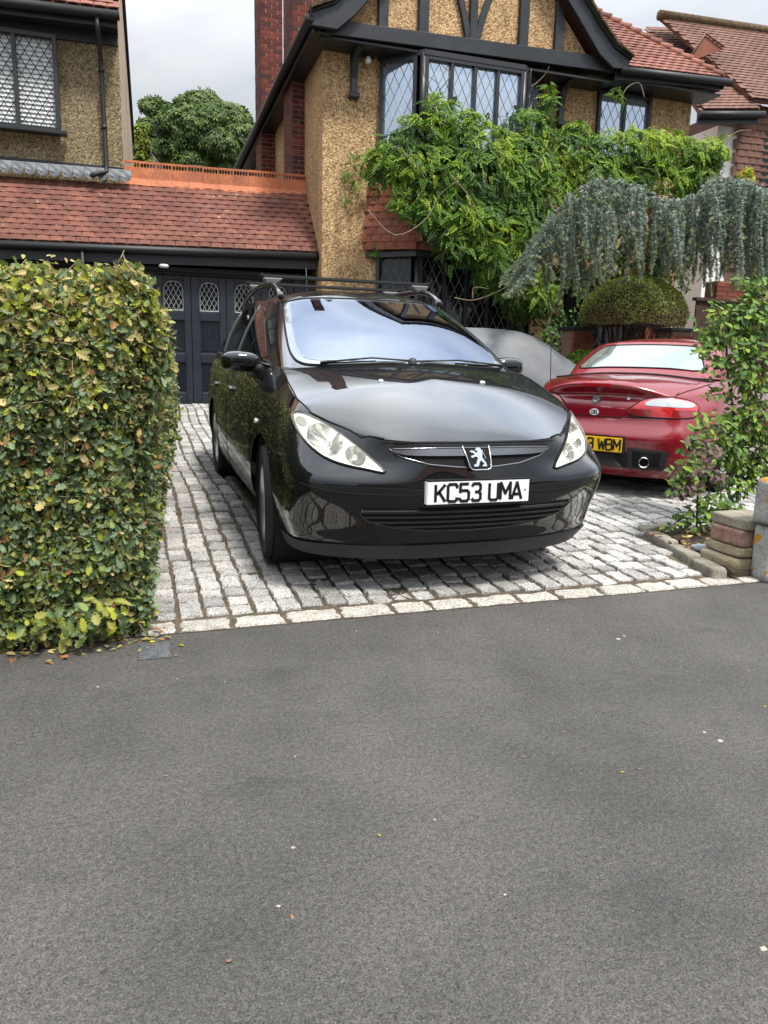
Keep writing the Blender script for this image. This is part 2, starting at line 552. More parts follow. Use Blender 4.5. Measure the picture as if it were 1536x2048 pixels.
m_winref = plain('bright_window_glass', (.56, .65, .76), .05, .82)
m_windark = plain('dark_window_glass', (.006, .008, .009), .04, ior=1.5)
m_mortar = plain('pale_mortar', (.40, .34, .29), .95, var=.2, vscale=20)
m_black_in = plain('shadow_void', (.004, .004, .005), .95)  # near-black colour that stands in for shade in openings and under eaves
def tilemat(name, cols, rough=.85, lichen=.0):
    m, nt, b = nodes_of(name)
    v = pos(nt)
    c = ramp(nt, rnd_island(nt), [(i / (len(cols) - 1), q) for i, q in enumerate(cols)])
    c = mixc(nt, 1.0, c, ramp(nt, noise(nt, v, 24, 4, .7), [(.28, (.66, .64, .62)), (.65, (1.12, 1.12, 1.12))]), 'MULTIPLY')
    c = mixc(nt, 1.0, c, ramp(nt, noise(nt, v, 1.6, 4, .6), [(.32, (.70, .68, .66)), (.62, (1.08, 1.08, 1.08))]), 'MULTIPLY')
    if lichen:
        l = ramp(nt, noise(nt, v, 11, 3, .7), [(.66, (0, 0, 0)), (.70, (1, 1, 1))])
        l2 = ramp(nt, noise(nt, v, .8, 2, .5), [(.48, (0, 0, 0)), (.62, (lichen, lichen, lichen))])
        mm = mixc(nt, 1.0, l, l2, 'MULTIPLY')
        c = mixc(nt, mm, c, (.50, .42, .38))
    nt.links.new(c, b.inputs['Base Color']); b.inputs['Roughness'].default_value = rough
    bump(nt, b, noise(nt, v, 90, 3, .6), .3, .008)
    return m
m_tile = tilemat('red_clay_tile', [(.125, .050, .036), (.165, .060, .042), (.195, .072, .048), (.15, .058, .042), (.215, .086, .056)], lichen=.8)
m_tile2 = tilemat('roof_clay_tile', [(.20, .085, .062), (.26, .105, .075), (.30, .125, .09), (.23, .10, .078)])
m_tile3 = tilemat('apron_clay_tile', [(.23, .075, .045), (.29, .09, .052), (.25, .10, .07), (.32, .105, .06)])
m_tile4 = tilemat('brown_clay_tile', [(.14, .075, .055), (.19, .095, .068), (.165, .085, .062)])
m_crest = tilemat('orange_ridge_tile', [(.46, .15, .065), (.53, .175, .075), (.42, .15, .08)], .8)
m_brick = tilemat('dark_red_brick', [(.075, .018, .014), (.14, .030, .020), (.19, .042, .026), (.10, .026, .022), (.055, .02, .02)], .9)
m_brick2 = tilemat('red_brick', [(.20, .055, .03), (.26, .075, .04), (.16, .045, .028)], .9)
m_moss = plain('mossy_tile_edge', (.10, .066, .035), .95, var=.5, vscale=12, bmp=.5, bscale=40)

def facet_axes(o, u, v):
    u = Vector(u).normalized(); v = Vector(v); v = (v - u * v.dot(u)).normalized()
    return Vector(o), u, v, u.cross(v)
def tile_meshes(mat, w, l, t=.013, n=8, seed=1, name='tile'):
    r = np.random.default_rng(seed); out = []
    for k in range(n):
        j = lambda s: r.uniform(-s, s)
        w2 = w / 2 * (1 + j(.01))
        y0 = j(.005)
        v = [(-w2, y0, 0 + j(.003)), (0, y0 + j(.004), t * .3), (w2, y0 + j(.004), 0 + j(.003)), (w2, l, 0), (0, l, t * .3), (-w2, l, 0),
             (-w2, y0, t), (0, y0, t * 1.35), (w2, y0, t), (w2, l, t), (0, l, t * 1.3), (-w2, l, t)]
        f = [(6, 7, 10, 11), (7, 8, 9, 10), (0, 1, 7, 6), (1, 2, 8, 7), (2, 3, 9, 8), (5, 0, 6, 11), (0, 5, 4, 1), (1, 4, 3, 2)]
        out.append(mesh_from(name, v, f, mat))
    return out
def lay_tiles(o, u, v, poly, w, gauge, meshes, stagger=.5, tilt=.10, off=.012, jit=.008):
    """matrices for tiles laid in rows on a facet; poly in facet coordinates"""
    O, U, V, Nn = facet_axes(o, u, v)
    xs = [p[0] for p in poly]; ys_ = [p[1] for p in poly]
    out = []; row = 0; y = min(ys_)
    while y < max(ys_) - gauge * .3:
        x = min(xs) - w + (stagger * w if row % 2 else 0)
        while x < max(xs) + w:
            if inside((x, y + gauge * .5), poly):
                a = tilt * (1 + rng.uniform(-.12, .12))
                R3 = Matrix((U, V, Nn)).transposed() @ Matrix.Rotation(a * -1, 3, 'X') @ Matrix.Rotation(rng.normal(0, jit * .5), 3, 'Z') @ Matrix.Rotation(rng.normal(0, jit), 3, 'Y')
                M = R3.to_4x4()
                M.translation = O + U * x + V * y + Nn * (off + gauge * 1.2 * a * .9)
                out.append(np.array(M))
            x += w
        y += gauge; row += 1
    return out
def poly_panel(name, pts, m, parent, thick=0.0, n=None):
    mb = MB()
    n = Vector(n) if n is not None else (Vector(pts[1]) - Vector(pts[0])).cross(Vector(pts[2]) - Vector(pts[0])).normalized()
    mb.prism(pts, (0, 0, 0), n * -max(thick, .01))
    return mb.obj(name, m, parent)

# leaded window: frame, panes, diagonal cames. A plane from p0 along u (w) and up z (h)
def leaded_window(parent, p0, u, w, h, cols, glass, name='window', fw=.055, fd=.07, dx=.16, dz=.26, rows=1, sill=True, lat=.0045, slats=False, arch=False, split=None):
    U = Vector(u).normalized(); Z = Vector((0, 0, 1)); Nn = U.cross(Z)          # outward normal
    p0 = Vector(p0)
    e = bpy.data.objects.new(name, None); COL.objects.link(e)
    M = Matrix((U, -Nn, Z)).transposed().to_4x4(); M.translation = p0
    e.parent = parent; e.matrix_parent_inverse = wmat(parent).inverted(); e.matrix_basis = M
    fr = MB()
    xs = [0] + (split or [w * (i + 1) / cols for i in range(cols - 1)]) + [w]
    fr.box((-fw, -fd * .6, -fw), (0, .05, h + fw)); fr.box((w, -fd * .6, -fw), (w + fw, .05, h + fw))
    fr.box((0, -fd * .597, h), (w, .05, h + fw)); fr.box((0, -fd * .597, -fw), (w, .05, 0))
    child_local('frame', fr.mesh('frame', m_frame, bevel=.004), e)
    for i in range(1, cols):
        mb = MB().box((xs[i] - fw * .45, -fd * .5, 0), (xs[i] + fw * .45, .05, h)); child_local('mullion', mb.mesh('mullion', m_frame, bevel=.004), e)
    for i in range(cols):
        a, b = xs[i] + (fw * .45 if i else 0), xs[i + 1] - (fw * .45 if i < cols - 1 else 0)
        mb = MB().add([(a, .022, 0), (b, .022, 0), (b, .022, h), (a, .022, h)], [(0, 1, 2, 3)]) if slats else MB().box((a, .020, 0), (b, .026, h))
        child_local('pane', mb.mesh('pane', glass), e)
        lt_ = MB()
        n = int((b - a) / dx + h / dz) + 2
        for s in (1, -1):
            for k in range(-n, n + 1):
                # line x = c + s * z * dx/dz
                c = (a + b) / 2 + k * dx
                pts = []
                for z in np.linspace(0, h, 60):
                    x = c + s * (z - h / 2) * dx / dz
                    if a < x < b: pts.append((x, z))
                if len(pts) > 1:
                    (x0, z0), (x1, z1) = pts[0], pts[-1]
                    lt_.tube([(x0, .018, z0), (x1, .018, z1)], lat, 4, caps=False)
        child_local('lattice', lt_.mesh('lattice', m_frame if slats else m_came), e)
        if slats:
            ns = int(h / .058)
            sme = MB().prism([(a, .046, 0), (a, .074, .062), (a, .076, .061), (a, .048, -.002)], (0, 0, 0), (b - a, 0, 0)).mesh('slat', m_white)
            for k in range(ns):
                child_local('slat', sme, e, Matrix.Translation((0, 0, .01 + k * h / ns)))
    if sill:
        mb = MB().box((-fw - .08, -fd - .06, -fw - .045), (w + fw + .08, .05, -fw - .002)); child_local('sill', mb.mesh('sill', m_timber, bevel=.006), e)
    return e
def clear_glass(name='clear_window_glass', milk=0.0, tint=(.94, .96, .96, 1)):
    m, nt, b = nodes_of(name)
    tr = N(nt, 'BsdfTransparent', Color=tint); gl = N(nt, 'BsdfGlossy', Roughness=.03)
    lw = N(nt, 'LayerWeight', Blend=.5)
    f = ramp(nt, lw.outputs['Facing'], [(0, (.05,) * 3), (.6, (.10,) * 3), (.85, (.30,) * 3), (1, (.8,) * 3)])
    mx = N(nt, 'MixShader'); nt.links.new(f, mx.inputs[0]); nt.links.new(tr.outputs[0], mx.inputs[1]); nt.links.new(gl.outputs[0], mx.inputs[2])
    out = mx
    if milk:
        b.inputs['Base Color'].default_value = (.80, .80, .74, 1); b.inputs['Roughness'].default_value = .5
        out = N(nt, 'MixShader'); out.inputs[0].default_value = milk
        nt.links.new(mx.outputs[0], out.inputs[1]); nt.links.new(b.outputs[0], out.inputs[2])
    nt.links.new(out.outputs[0], nt.nodes['Material Output'].inputs['Surface'])
    return m
m_clear = clear_glass()

# ------------------------------------------------------------------ main house
WX0, WX1, WY = 1.30, 7.80, 8.60
house = thing('house', 'roughcast house with black timbered gable, leaded bay windows and brick chimneys', 'house', (WX0, WY, gz(8.6)))
w = MB()
w.box((WX0, WY, 0), (WX1, WY + .3, 5.75))
w.box((WX0, WY + .3, 0), (WX0 + .3, 16, 5.55))
w.box((WX1 - .3, WY + .3, 0), (WX1, 16, 5.75))
w.box((WX0 + .3, 15.7, 0), (WX1 - .3, 16, 5.75))
w.obj('wall', m_rough, house)
# gable face and timbers, jettied forward
GY = 8.15
gcx, gz0, gz1 = 3.55, 5.60, 7.86
gp = [(1.45, GY + .07, gz0), (5.62, GY + .07, gz0), (gcx, GY + .07, gz1)]
gw = MB().prism(gp, (0, 0, 0), (0, .25, 0)).obj('gable', m_rough, house)
def timber(pts2, y0=GY, y1=GY + .10, name='timber'):
    mb = MB().prism([(x, y0, z) for x, z in pts2], (0, 0, 0), (0, y1 - y0, 0))
    return mb.obj(name, m_timber, gw, bevel=.008)
timber([(1.20, 5.475), (6.0, 5.575), (6.0, 5.79), (1.20, 5.665)], GY - .03, GY + .16)
zt = lambda x: 5.70 + (x - 3.5) * .026
def roofz(x): return gz1 - abs(x - gcx) * (gz1 - gz0) / 2.08
for a, b in ((2.0, 2.148), (2.611, 2.765), (3.412, 3.53), (4.226, 4.377), (4.836, 4.973)):
    timber([(a, zt(a) - .02), (b, zt(b) - .02), (b, roofz(b) + .0), (a, roofz(a) + .0)])
for s in (-1, 1):
    cx = 3.471
    cur = [(cx + s * (.06 + .22 * t ** 1.0 + .16 * t ** 2), 5.70 + 1.05 * t) for t in np.linspace(0, 1, 7)]
    for i in range(6):
        (x0, z0), (x1, z1) = cur[i], cur[i + 1]
        q = [(x0 - .05, z0), (x0 + .05, z0), (x1 + .05, z1), (x1 - .05, z1)]
        timber(q, GY + .012 + .001 * i, GY + .09, 'curved_brace') if False else None
    mb = MB()
    L = [(x - .052, z) for x, z in cur] + [(x + .052, z) for x, z in reversed(cur)]
    timber(L, GY + .012, GY + .09, 'curved_brace')
# barge boards with bell-cast feet
RX0, RX1 = .98, 6.10
def barge(s):
    apex = (gcx, gz1 + .36)
    if s < 0: ou = [apex, (1.62, 6.075), (1.30, 5.80), (.98, 5.66)]; inn_ = [(.98, 5.50), (1.36, 5.50), (1.60, 5.71), (gcx, gz1 + .02)]
    else: ou = [apex, (5.50, 6.15), (5.82, 5.86), (6.10, 5.74)]; inn_ = [(6.06, 5.60), (5.80, 5.585), (5.54, 5.74), (gcx, gz1 + .02)]
    L = ou + inn_
    mb = MB().prism([(x, GY - .16, z) for x, z in L], (0, 0, 0), (0, .07, 0))
    mb.obj('barge_board', m_timber, gw, bevel=.008)
    # rounded moulding on the outer edge and the tile ends that overhang it
    MB().tube([(x, GY - .17, z + .012) for x, z in ou], .026, 8).obj('barge_moulding', m_gutter, gw, True)
    mb = MB()
    P = []
    for i in range(len(ou) - 1):
        (x0, z0), (x1, z1) = ou[i], ou[i + 1]
        n = max(2, int(math.hypot(x1 - x0, z1 - z0) / .10))
        for k in range(n):
            t = k / n
            mb2 = (x0 + (x1 - x0) * (t + .5 / n), z0 + (z1 - z0) * (t + .5 / n)); P.append((mb2, math.atan2(z1 - z0, x1 - x0)))
    for (x, z), a in P:
        for dz in (.045, .068):
            Mx = Matrix.Translation((x, GY - .08, z + dz)) @ Matrix.Rotation(-(a + rng.normal(0, .03) - s * .08 - (math.pi if s < 0 else 0)), 4, 'Y')
            mb.box((-.07, -.16 + rng.uniform(-.012, .012), -.008), (.07, .16, .008), 0, Mx)
    mb.obj('verge_tile', m_moss, gw)
barge(-1); barge(1)
# soffit under the jetty
MB().box((1.16, GY + .02, 5.44), (5.9, WY - .004, 5.47)).obj('soffit', m_timber, house)
# main roof body (gable roof running back, with the right hand slope)
rf = MB()
ridge0, ridge1 = Vector((gcx, GY - .12, gz1 + .38)), Vector((gcx, 16.3, gz1 + .38))
for side in (-1, 1):
    ex = RX0 if side < 0 else RX1
    ez = 5.62 if side < 0 else 5.74
    kx = 1.62 if side < 0 else 5.50
    kz = 6.10 if side < 0 else 6.17
    yk = GY - .12
    pr = [ridge0, Vector((kx, yk, kz)), Vector((ex, yk, ez))]
    pb = [ridge1, Vector((kx, 16.3, kz)), Vector((ex, 16.3, ez - (.25 if side < 0 else 0)))]
    for i in range(2):
        q = [pr[i], pr[i + 1], pb[i + 1], pb[i]]
        n = Vector((0, 0, -.06))
        rf.add([*q, *[p + n for p in q]], [(0, 1, 2, 3), (7, 6, 5, 4), (0, 4, 5, 1), (1, 5, 6, 2), (2, 6, 7, 3), (3, 7, 4, 0)])
roof_o = rf.obj('roof', m_tile2, house)
# right hand roof: eave, hip
eL, eR = Vector((5.9, 8.10, 5.66)), Vector((7.98, 8.10, 5.735))
HS = .86                                                   # rise of the front slope
hipk = 3.0
hT = Vector((7.98 - hipk * .985, 8.10 + hipk, 5.735 + hipk * HS))
hL = Vector((4.3, 8.10 + hipk, 5.70 + hipk * HS))
fr_pts = [eL, eR, hT, hL]
poly_panel('roof_slope', fr_pts, m_tile2, roof_o, .05)
bk = Vector((7.98, 15.5, 5.735))
poly_panel('roof_slope', [eR, bk, hT + Vector((0, 3, 0)), hT], m_tile2, roof_o, .05)
O, U, V, Nn = facet_axes(eL, eR - eL, hT - eR)
lp = [((p - O).dot(U), (p - O).dot(V)) for p in fr_pts]
TM2 = tile_meshes(m_tile2, .167, .20, .015, 8, 2)
T = lay_tiles(eL, eR - eL, hT - eR, lp, .176, .108, TM2, tilt=.13)
T = [t for t in T if t[0, 3] > 5.2]
place_many('tile', TM2, T, m_tile2, roof_o, 190)
# hip bonnets
hb = MB()
for k in range(24):
    p = eR.lerp(hT, k / 24) ; q = eR.lerp(hT, (k + 1.25) / 24)
    hb.tube([p + Vector((0, 0, .045)), q + Vector((0, 0, .02))], [.075, .05], 8)
hb.obj('hip_tile', m_tile2, roof_o, True)
# gutters
def gutter(parent, pts, r=.058, drop=.0):
    mb = MB().tube(pts, r, 12)
    o = mb.obj('gutter', m_gutter, parent, True)
    return o
gutter(house, [(5.95, 8.02, 5.585), (8.08, 8.02, 5.665)])
MB().prism([(5.9, 8.09, 5.47), (7.98, 8.09, 5.57), (7.98, 8.09, 5.68), (5.9, 8.09, 5.60)], (0, 0, 0), (0, .03, 0)).obj('fascia', m_timber, house)
MB().box((5.93, 8.121, 5.48), (7.98, WY - .003, 5.51)).obj('soffit', m_timber, house)
MB().prism([(7.98, 8.06, 5.57), (7.98, 16, 5.57), (7.98, 16, 5.70), (7.98, 8.06, 5.70)], (0, 0, 0), (-.03, 0, 0)).obj('fascia', m_timber, house)
gutter(house, [(.965, 7.98, 5.575), (.93, 16.2, 5.29)], .062)
MB().prism([(1.02, 8.06, 5.44), (1.02, 16.2, 5.20), (1.02, 16.2, 5.34), (1.02, 8.06, 5.60)], (0, 0, 0), (.03, 0, 0)).obj('fascia', m_timber, house)
MB().prism([(1.051, 8.1, 5.46), (1.299, 8.1, 5.46), (1.299, 8.1, 5.48), (1.051, 8.1, 5.48)], (0, 0, 0), (0, 8.1, -.24)).obj('soffit', m_timber, house)
# brackets under the jetty
for bx in (1.755, 5.23):
    mb = MB()
    mb.prism([(bx - .045, WY - .004, 4.86), (bx - .045, WY - .11, 4.86), (bx - .045, WY - .09, 5.1), (bx - .045, WY - .16, 5.34), (bx - .045, WY - .36, 5.43), (bx - .045, WY - .004, 5.43)], (0, 0, 0), (.09, 0, 0))
    mb.box((bx - .075, WY - .14, 4.83), (bx + .075, WY - .002, 4.90))
    mb.obj('bracket', m_timber, house, bevel=.008)
# chimneys: brick by brick, with pale joints
def chimney(x0, x1, y0, y1, z0, z1, nobj, seed):
    r = np.random.default_rng(seed)
    core = MB().box((x0 + .006, y0 + .006, z0), (x1 - .006, y1 - .006, z1)).obj('chimney', m_mortar, house)
    bl_, bh, bw, j = .215, .065, .1025, .011
    BM = []
    for k in range(4):
        bm_ = MB().box((-.5, -.5, -.5), (.5, .5, .5)); me_ = bm_.mesh('brick', m_brick); BM.append(me_)
    mats_ = []
    nrow = int((z1 - z0) / (bh + j))
    for rr in range(nrow):
        z = z0 + (rr + .5) * (bh + j)
        odd = rr % 2
        def run(a0, a1, first):
            out = []; a = a0; L = first
            while a < a1 - .02:
                b = min(a + L, a1)
                if a1 - b < .05: b = a1
                out.append((a, b)); a = b + j; L = bl_ if first == bw or rr % 2 else bl_
            return out
        for a, b in run(x0, x1, bw if odd else bl_):
            M = np.eye(4); M[0, 0] = b - a; M[1, 1] = .06; M[2, 2] = bh; M[:3, 3] = ((a + b) / 2, y0 + .028 + r.uniform(-.002, .002), z); mats_.append(M)
        for a, b in run(y0 + .062, y1, bw if not odd else bl_):
            M = np.eye(4); M[0, 0] = .06; M[1, 1] = b - a; M[2, 2] = bh; M[:3, 3] = (x0 + .028 + r.uniform(-.002, .002), (a + b) / 2, z); mats_.append(M)
    vis = [M for M in mats_ if M[2, 3] < 7.9]
    place_many('brick', BM, vis, m_brick, core, nobj)
    hid_ = [M for M in mats_ if M[2, 3] >= 7.9]
    if hid_: join_copies('brick_top', BM, hid_, [0] * len(hid_), m_brick, core)
    # corbelled top
    MB().box((x0 - .05, y0 - .05, z1), (x1 + .05, y1 + .05, z1 + .25)).obj('chimney_cap', m_brick, house)
chimney(1.098, 1.555, 9.86, 10.6, 2.4, 9.3, 175, 1)
chimney(1.035, 1.46, 12.6, 13.3, 2.8, 9.6, 120, 2)
# upper bay
bayL, bayA, bayB, bayR = Vector((2.13, 8.6, 0)), Vector((2.70, 8.15, 0)), Vector((4.34, 8.15, 0)), Vector((4.92, 8.6, 0))
def bay(z0, z1, off=0.03):
    q = [bayL, bayA, bayB, bayR]
    mb = MB().prism([(p.x + (off if i < 2 else -off), p.y + off, z0) for i, p in enumerate(q)], (0, 0, 0), (0, 0, z1 - z0))
    return mb
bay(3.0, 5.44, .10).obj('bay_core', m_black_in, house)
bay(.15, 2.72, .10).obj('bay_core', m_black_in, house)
for z0, h, gl in ((4.16, 1.19, m_winref), (1.10, 1.52, m_windark)):
    d = (bayB - bayA)
    leaded_window(house, bayA + Vector((.07, .0, z0)), d, d.length - .14, h, 4, gl, 'bay_window', dx=.145, dz=.29)
    d = (bayA - bayL)
    leaded_window(house, bayL + d.normalized() * .11 + Vector((0, 0, z0)), d, d.length - .26, h, 1, gl, 'bay_window', dx=.145, dz=.29)
    d = (bayR - bayB)
    leaded_window(house, bayB + d.normalized() * .13 + Vector((0, 0, z0)), d, d.length - .26, h, 1, gl, 'bay_window', dx=.145, dz=.29)
    for p in (bayA, bayB):
        MB().tube([p + Vector((0, .01, z0 - .1)), p + Vector((0, .01, z0 + h + .1))], .052, 10).obj('corner_post', m_frame, house, True)
    MB().prism([(p.x, p.y - .05 * (i in (1, 2)), z0 + h + .055) for i, p in enumerate((bayL, bayA, bayB, bayR))], (0, 0, 0), (0, 0, .07)).obj('bay_head', m_frame, house)
MB().prism([(p.x, p.y - .02 * (i in (1, 2)), .15) for i, p in enumerate((bayL, bayA, bayB, bayR))], (0, 0, 0), (0, 0, .84)).obj('bay_plinth', m_brick2, house)
# tile hung apron between the bays, flaring at the foot
az0, az1 = 2.69, 4.07
top_ = [Vector((2.10, 8.6, az1)), Vector((2.68, 8.11, az1)), Vector((4.36, 8.11, az1)), Vector((4.95, 8.6, az1))]
bot_ = [Vector((1.95, 8.6, az0 + .02)), Vector((2.60, 8.0, az0)), Vector((4.44, 8.0, az0)), Vector((5.10, 8.6, az0))]
ap = MB()
for i in range(3):
    q = [bot_[i], bot_[i + 1], top_[i + 1], top_[i]]
    ap.prism([tuple(p) for p in q], (0, 0, 0), (0, .04, 0))
apron = ap.obj('tile_apron', m_tile3, house)
TM3 = tile_meshes(m_tile3, .163, .19, .017, 8, 4)
T = []
for i in range(3):
    o_, u_ = bot_[i], bot_[i + 1] - bot_[i]
    O, U, V, Nn = facet_axes(o_, u_, top_[i] - bot_[i])
    lp = [((p - O).dot(U), (p - O).dot(V)) for p in (bot_[i], bot_[i + 1], top_[i + 1], top_[i])]
    lp = [(lp[0][0] - .03, lp[0][1]), (lp[1][0] + .03, lp[1][1]), (lp[2][0] + .03, lp[2][1]), (lp[3][0] - .03, lp[3][1])]
    T += lay_tiles(o_, u_, top_[i] - bot_[i], lp, .170, .112, TM3, tilt=.10, off=.006)
place_many('tile', TM3, T, m_tile3, apron, 200)
MB().prism([(1.99, 8.59, 2.60), (2.62, 8.03, 2.60), (4.42, 8.03, 2.60), (5.06, 8.59, 2.60)], (0, 0, 0), (0, 0, .075)).obj('apron_fascia', m_frame, house)
# right hand upper window, black slab painted as porch shade, and its leaded side light
leaded_window(house, (5.98, 8.57, 4.30), (1, 0, .07 * 0), .92, 1.10, 2, m_winref, 'window', dx=.15, dz=.29)
MB().box((5.55, 8.52, .25), (7.5, 8.597, 2.55)).obj('porch_shade_slab', m_black_in, house)
leaded_window(house, (5.9, 8.46, .9), (1, 0, 0), 1.3, 1.35, 3, m_windark, 'window', dx=.14, dz=.26)
MB().box((7.05, 8.30, .2), (7.25, 8.59, 3.75)).obj('porch_pier', m_brick2, house)
# security lamp under the jetty
lm_ = thing('security_lamp', 'small round lamp on arm under timbered gable of roughcast house', 'lamp', (1.9, 8.55, 5.40))
MB().box((1.78, 8.50, 5.39), (2.06, 8.53, 5.42)).obj('arm', m_gutter, lm_)
MB().lathe([(.0, -.06), (.035, -.05), (.048, -.015), (.035, .02), (.02, .04)], 14, Matrix.Translation((1.95, 8.47, 5.36))).obj('lamp_glass', m_white, lm_, True)
MB().box((1.70, 8.51, 5.36), (1.82, 8.58, 5.44)).obj('lamp_box', m_gutter, lm_)

# ------------------------------------------------------------------ garage between the houses
gar = thing('garage', 'tiled garage with panelled navy doors and orange crested ridge', 'garage', (0, 9.0, gz(9)))
gl0 = lambda x: 2.60 + (x - 0) * .024                       # gutter line
eave = lambda x: Vector((x, 8.83, gl0(x) + .02))
ridge = lambda x: Vector((x, 9.75, 3.66 + (x + 1.5) * .016))
base = [eave(-4.5), eave(1.295), ridge(1.295), ridge(-4.5)]
groof = MB().prism([tuple(p) for p in base], (0, 0, 0), (0, .03, -.04)).obj('roof', m_tile, gar)
MB().prism([tuple(ridge(-1.53)), tuple(ridge(1.295)), (1.295, 10.8, 2.8), (-1.53, 10.8, 2.75)], (0, 0, 0), (0, -.02, -.04)).obj('rear_slope', m_tile, groof)
O, U, V, Nn = facet_axes(base[0], base[1] - base[0], base[2] - base[1])
lp = [((p - O).dot(U), (p - O).dot(V)) for p in base]
TM1 = tile_meshes(m_tile, .1615, .19, .017, 10, 6)
T = lay_tiles(base[0], base[1] - base[0], base[2] - base[1], lp, .170, .1065, TM1, tilt=.11, off=.006)
T = [t for t in T if t[0, 3] > -3.6]
place_many('tile', TM1, T, m_tile, groof, 300, np.array([0 if t[0, 3] > -3.3 else 40 for t in T]))
# crested ridge tiles, each pierced with five round holes
def crest_mesh(L):
    H, t = .262, .022
    zc_, rh = H - .060, .026
    bm_ = bmesh.new()
    outer = [(0, 0), (L, 0), (L, H), (0, H)]
    xs_ = [L * (i + .62) / 5.24 for i in range(5)]
    pts = [Vector(p) for p in outer]; fc = [list(range(4))]; holes = []
    for x in xs_:
        s = len(pts); n = 10
        pts += [Vector((x + rh * .8 * math.cos(2 * math.pi * k / n), zc_ + rh * 1.35 * math.sin(2 * math.pi * k / n))) for k in range(n)]
        holes.append(list(range(s, s + n)))
    edges = [(i, (i + 1) % 4) for i in range(4)] + [(h[i], h[(i + 1) % len(h)]) for h in holes for i in range(len(h))]
    r_ = delaunay_2d_cdt(pts, edges, [], 0, 1e-6)
    tri = []
    for f in r_[2]:
        c = sum((r_[0][i] for i in f), Vector((0, 0))) / 3
        if 0 < c.x < L and 0 < c.y < H and not any(abs(c.x - x) < rh * .8 and ((c.x - x) / (rh * .8)) ** 2 + ((c.y - zc_) / (rh * 1.35)) ** 2 < .97 for x in xs_): tri.append(f)
    V_ = [(p.x, -t, p.y) for p in r_[0]] + [(p.x, t, p.y) for p in r_[0]]; n = len(r_[0])
    F_ = [tuple(f) for f in tri] + [tuple(i + n for i in reversed(f)) for f in tri]
    cnt = {(f[i], f[(i + 1) % 3]) for f in tri for i in range(3)}
    F_ += [(b, a, a + n, b + n) for a, b in cnt if (b, a) not in cnt]
    V0 = len(V_)
    # saddle that sits over the roof ridge
    sd_ = [(-.0, -.10, -.10), (0, -.025, .012), (0, .025, .012), (0, .10, -.10), (0, .085, -.115), (0, 0, -.01), (0, -.085, -.115)]
    V_ += sd_ + [(L, y, z) for _, y, z in sd_]
    m7 = len(sd_)
    F_ += [(V0 + i, V0 + (i + 1) % m7, V0 + m7 + (i + 1) % m7, V0 + m7 + i) for i in range(m7)] + [tuple(V0 + i for i in range(m7 - 1, -1, -1)), tuple(V0 + m7 + i for i in range(m7))]
    return mesh_from('ridge_tile', V_, F_, m_crest)
cm = crest_mesh(.232)
for k in range(12):
    x = -1.515 + k * .2345
    p = ridge(x)
    child = link('ridge_tile', cm, groof)
    child.matrix_parent_inverse = wmat(groof).inverted()
    child.matrix_basis = Matrix.Translation((x, 9.74, p.z + .012 + rng.uniform(-.004, .004))) @ Matrix.Rotation(rng.normal(0, .006) - .016, 4, 'Y') @ Matrix.Rotation(rng.normal(0, .012), 4, 'X')
# fascia, gutter
gutter(gar, [(-4.5, 8.80, gl0(-4.5) - .035), (1.29, 8.80, gl0(1.29) - .035)], .055)
MB().prism([(-4.5, 8.86, gl0(-4.5) - .22), (1.295, 8.86, gl0(1.295) - .22), (1.295, 8.86, gl0(1.295) - .0), (-4.5, 8.86, gl0(-4.5) - .0)], (0, 0, 0), (0, .04, 0)).obj('fascia', m_timber, gar)
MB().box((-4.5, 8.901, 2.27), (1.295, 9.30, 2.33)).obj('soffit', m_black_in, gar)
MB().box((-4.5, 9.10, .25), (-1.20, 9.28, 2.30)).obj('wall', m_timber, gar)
MB().box((-4.5, 9.31, .2), (1.29, 9.5, 2.5)).obj('dark_backing', m_black_in, gar)  # black box close behind the doors, stands in for the dark interior
MB().box((-1.36, 9.0, .25), (-1.162, 9.2, 2.30)).obj('door_post', m_timber, gar)
MB().box((.96, 9.02, .25), (1.295, 9.28, 2.30)).obj('door_post', m_timber, gar)
MB().box((-1.20, 9.01, 2.235), (.96, 9.2, 2.268)).obj('door_head', m_timber, gar)
MB().tube([(-2.13, 8.80, gl0(-2.1) - .04), (-2.13, 8.80, 1.8)], .03, 8).obj('downpipe', m_gutter, gar, True)
MB().tube([(1.10, 8.84, 2.5), (1.13, 8.85, 2.0)], .006, 5).obj('cable', m_came, gar, True)
MB().lathe([(0, -.03), (.06, -.025), (.075, 0), (.06, .02)], 16, Matrix.Translation((-1.02, 8.87, 2.335))).obj('eaves_lamp', m_white, gar, True)
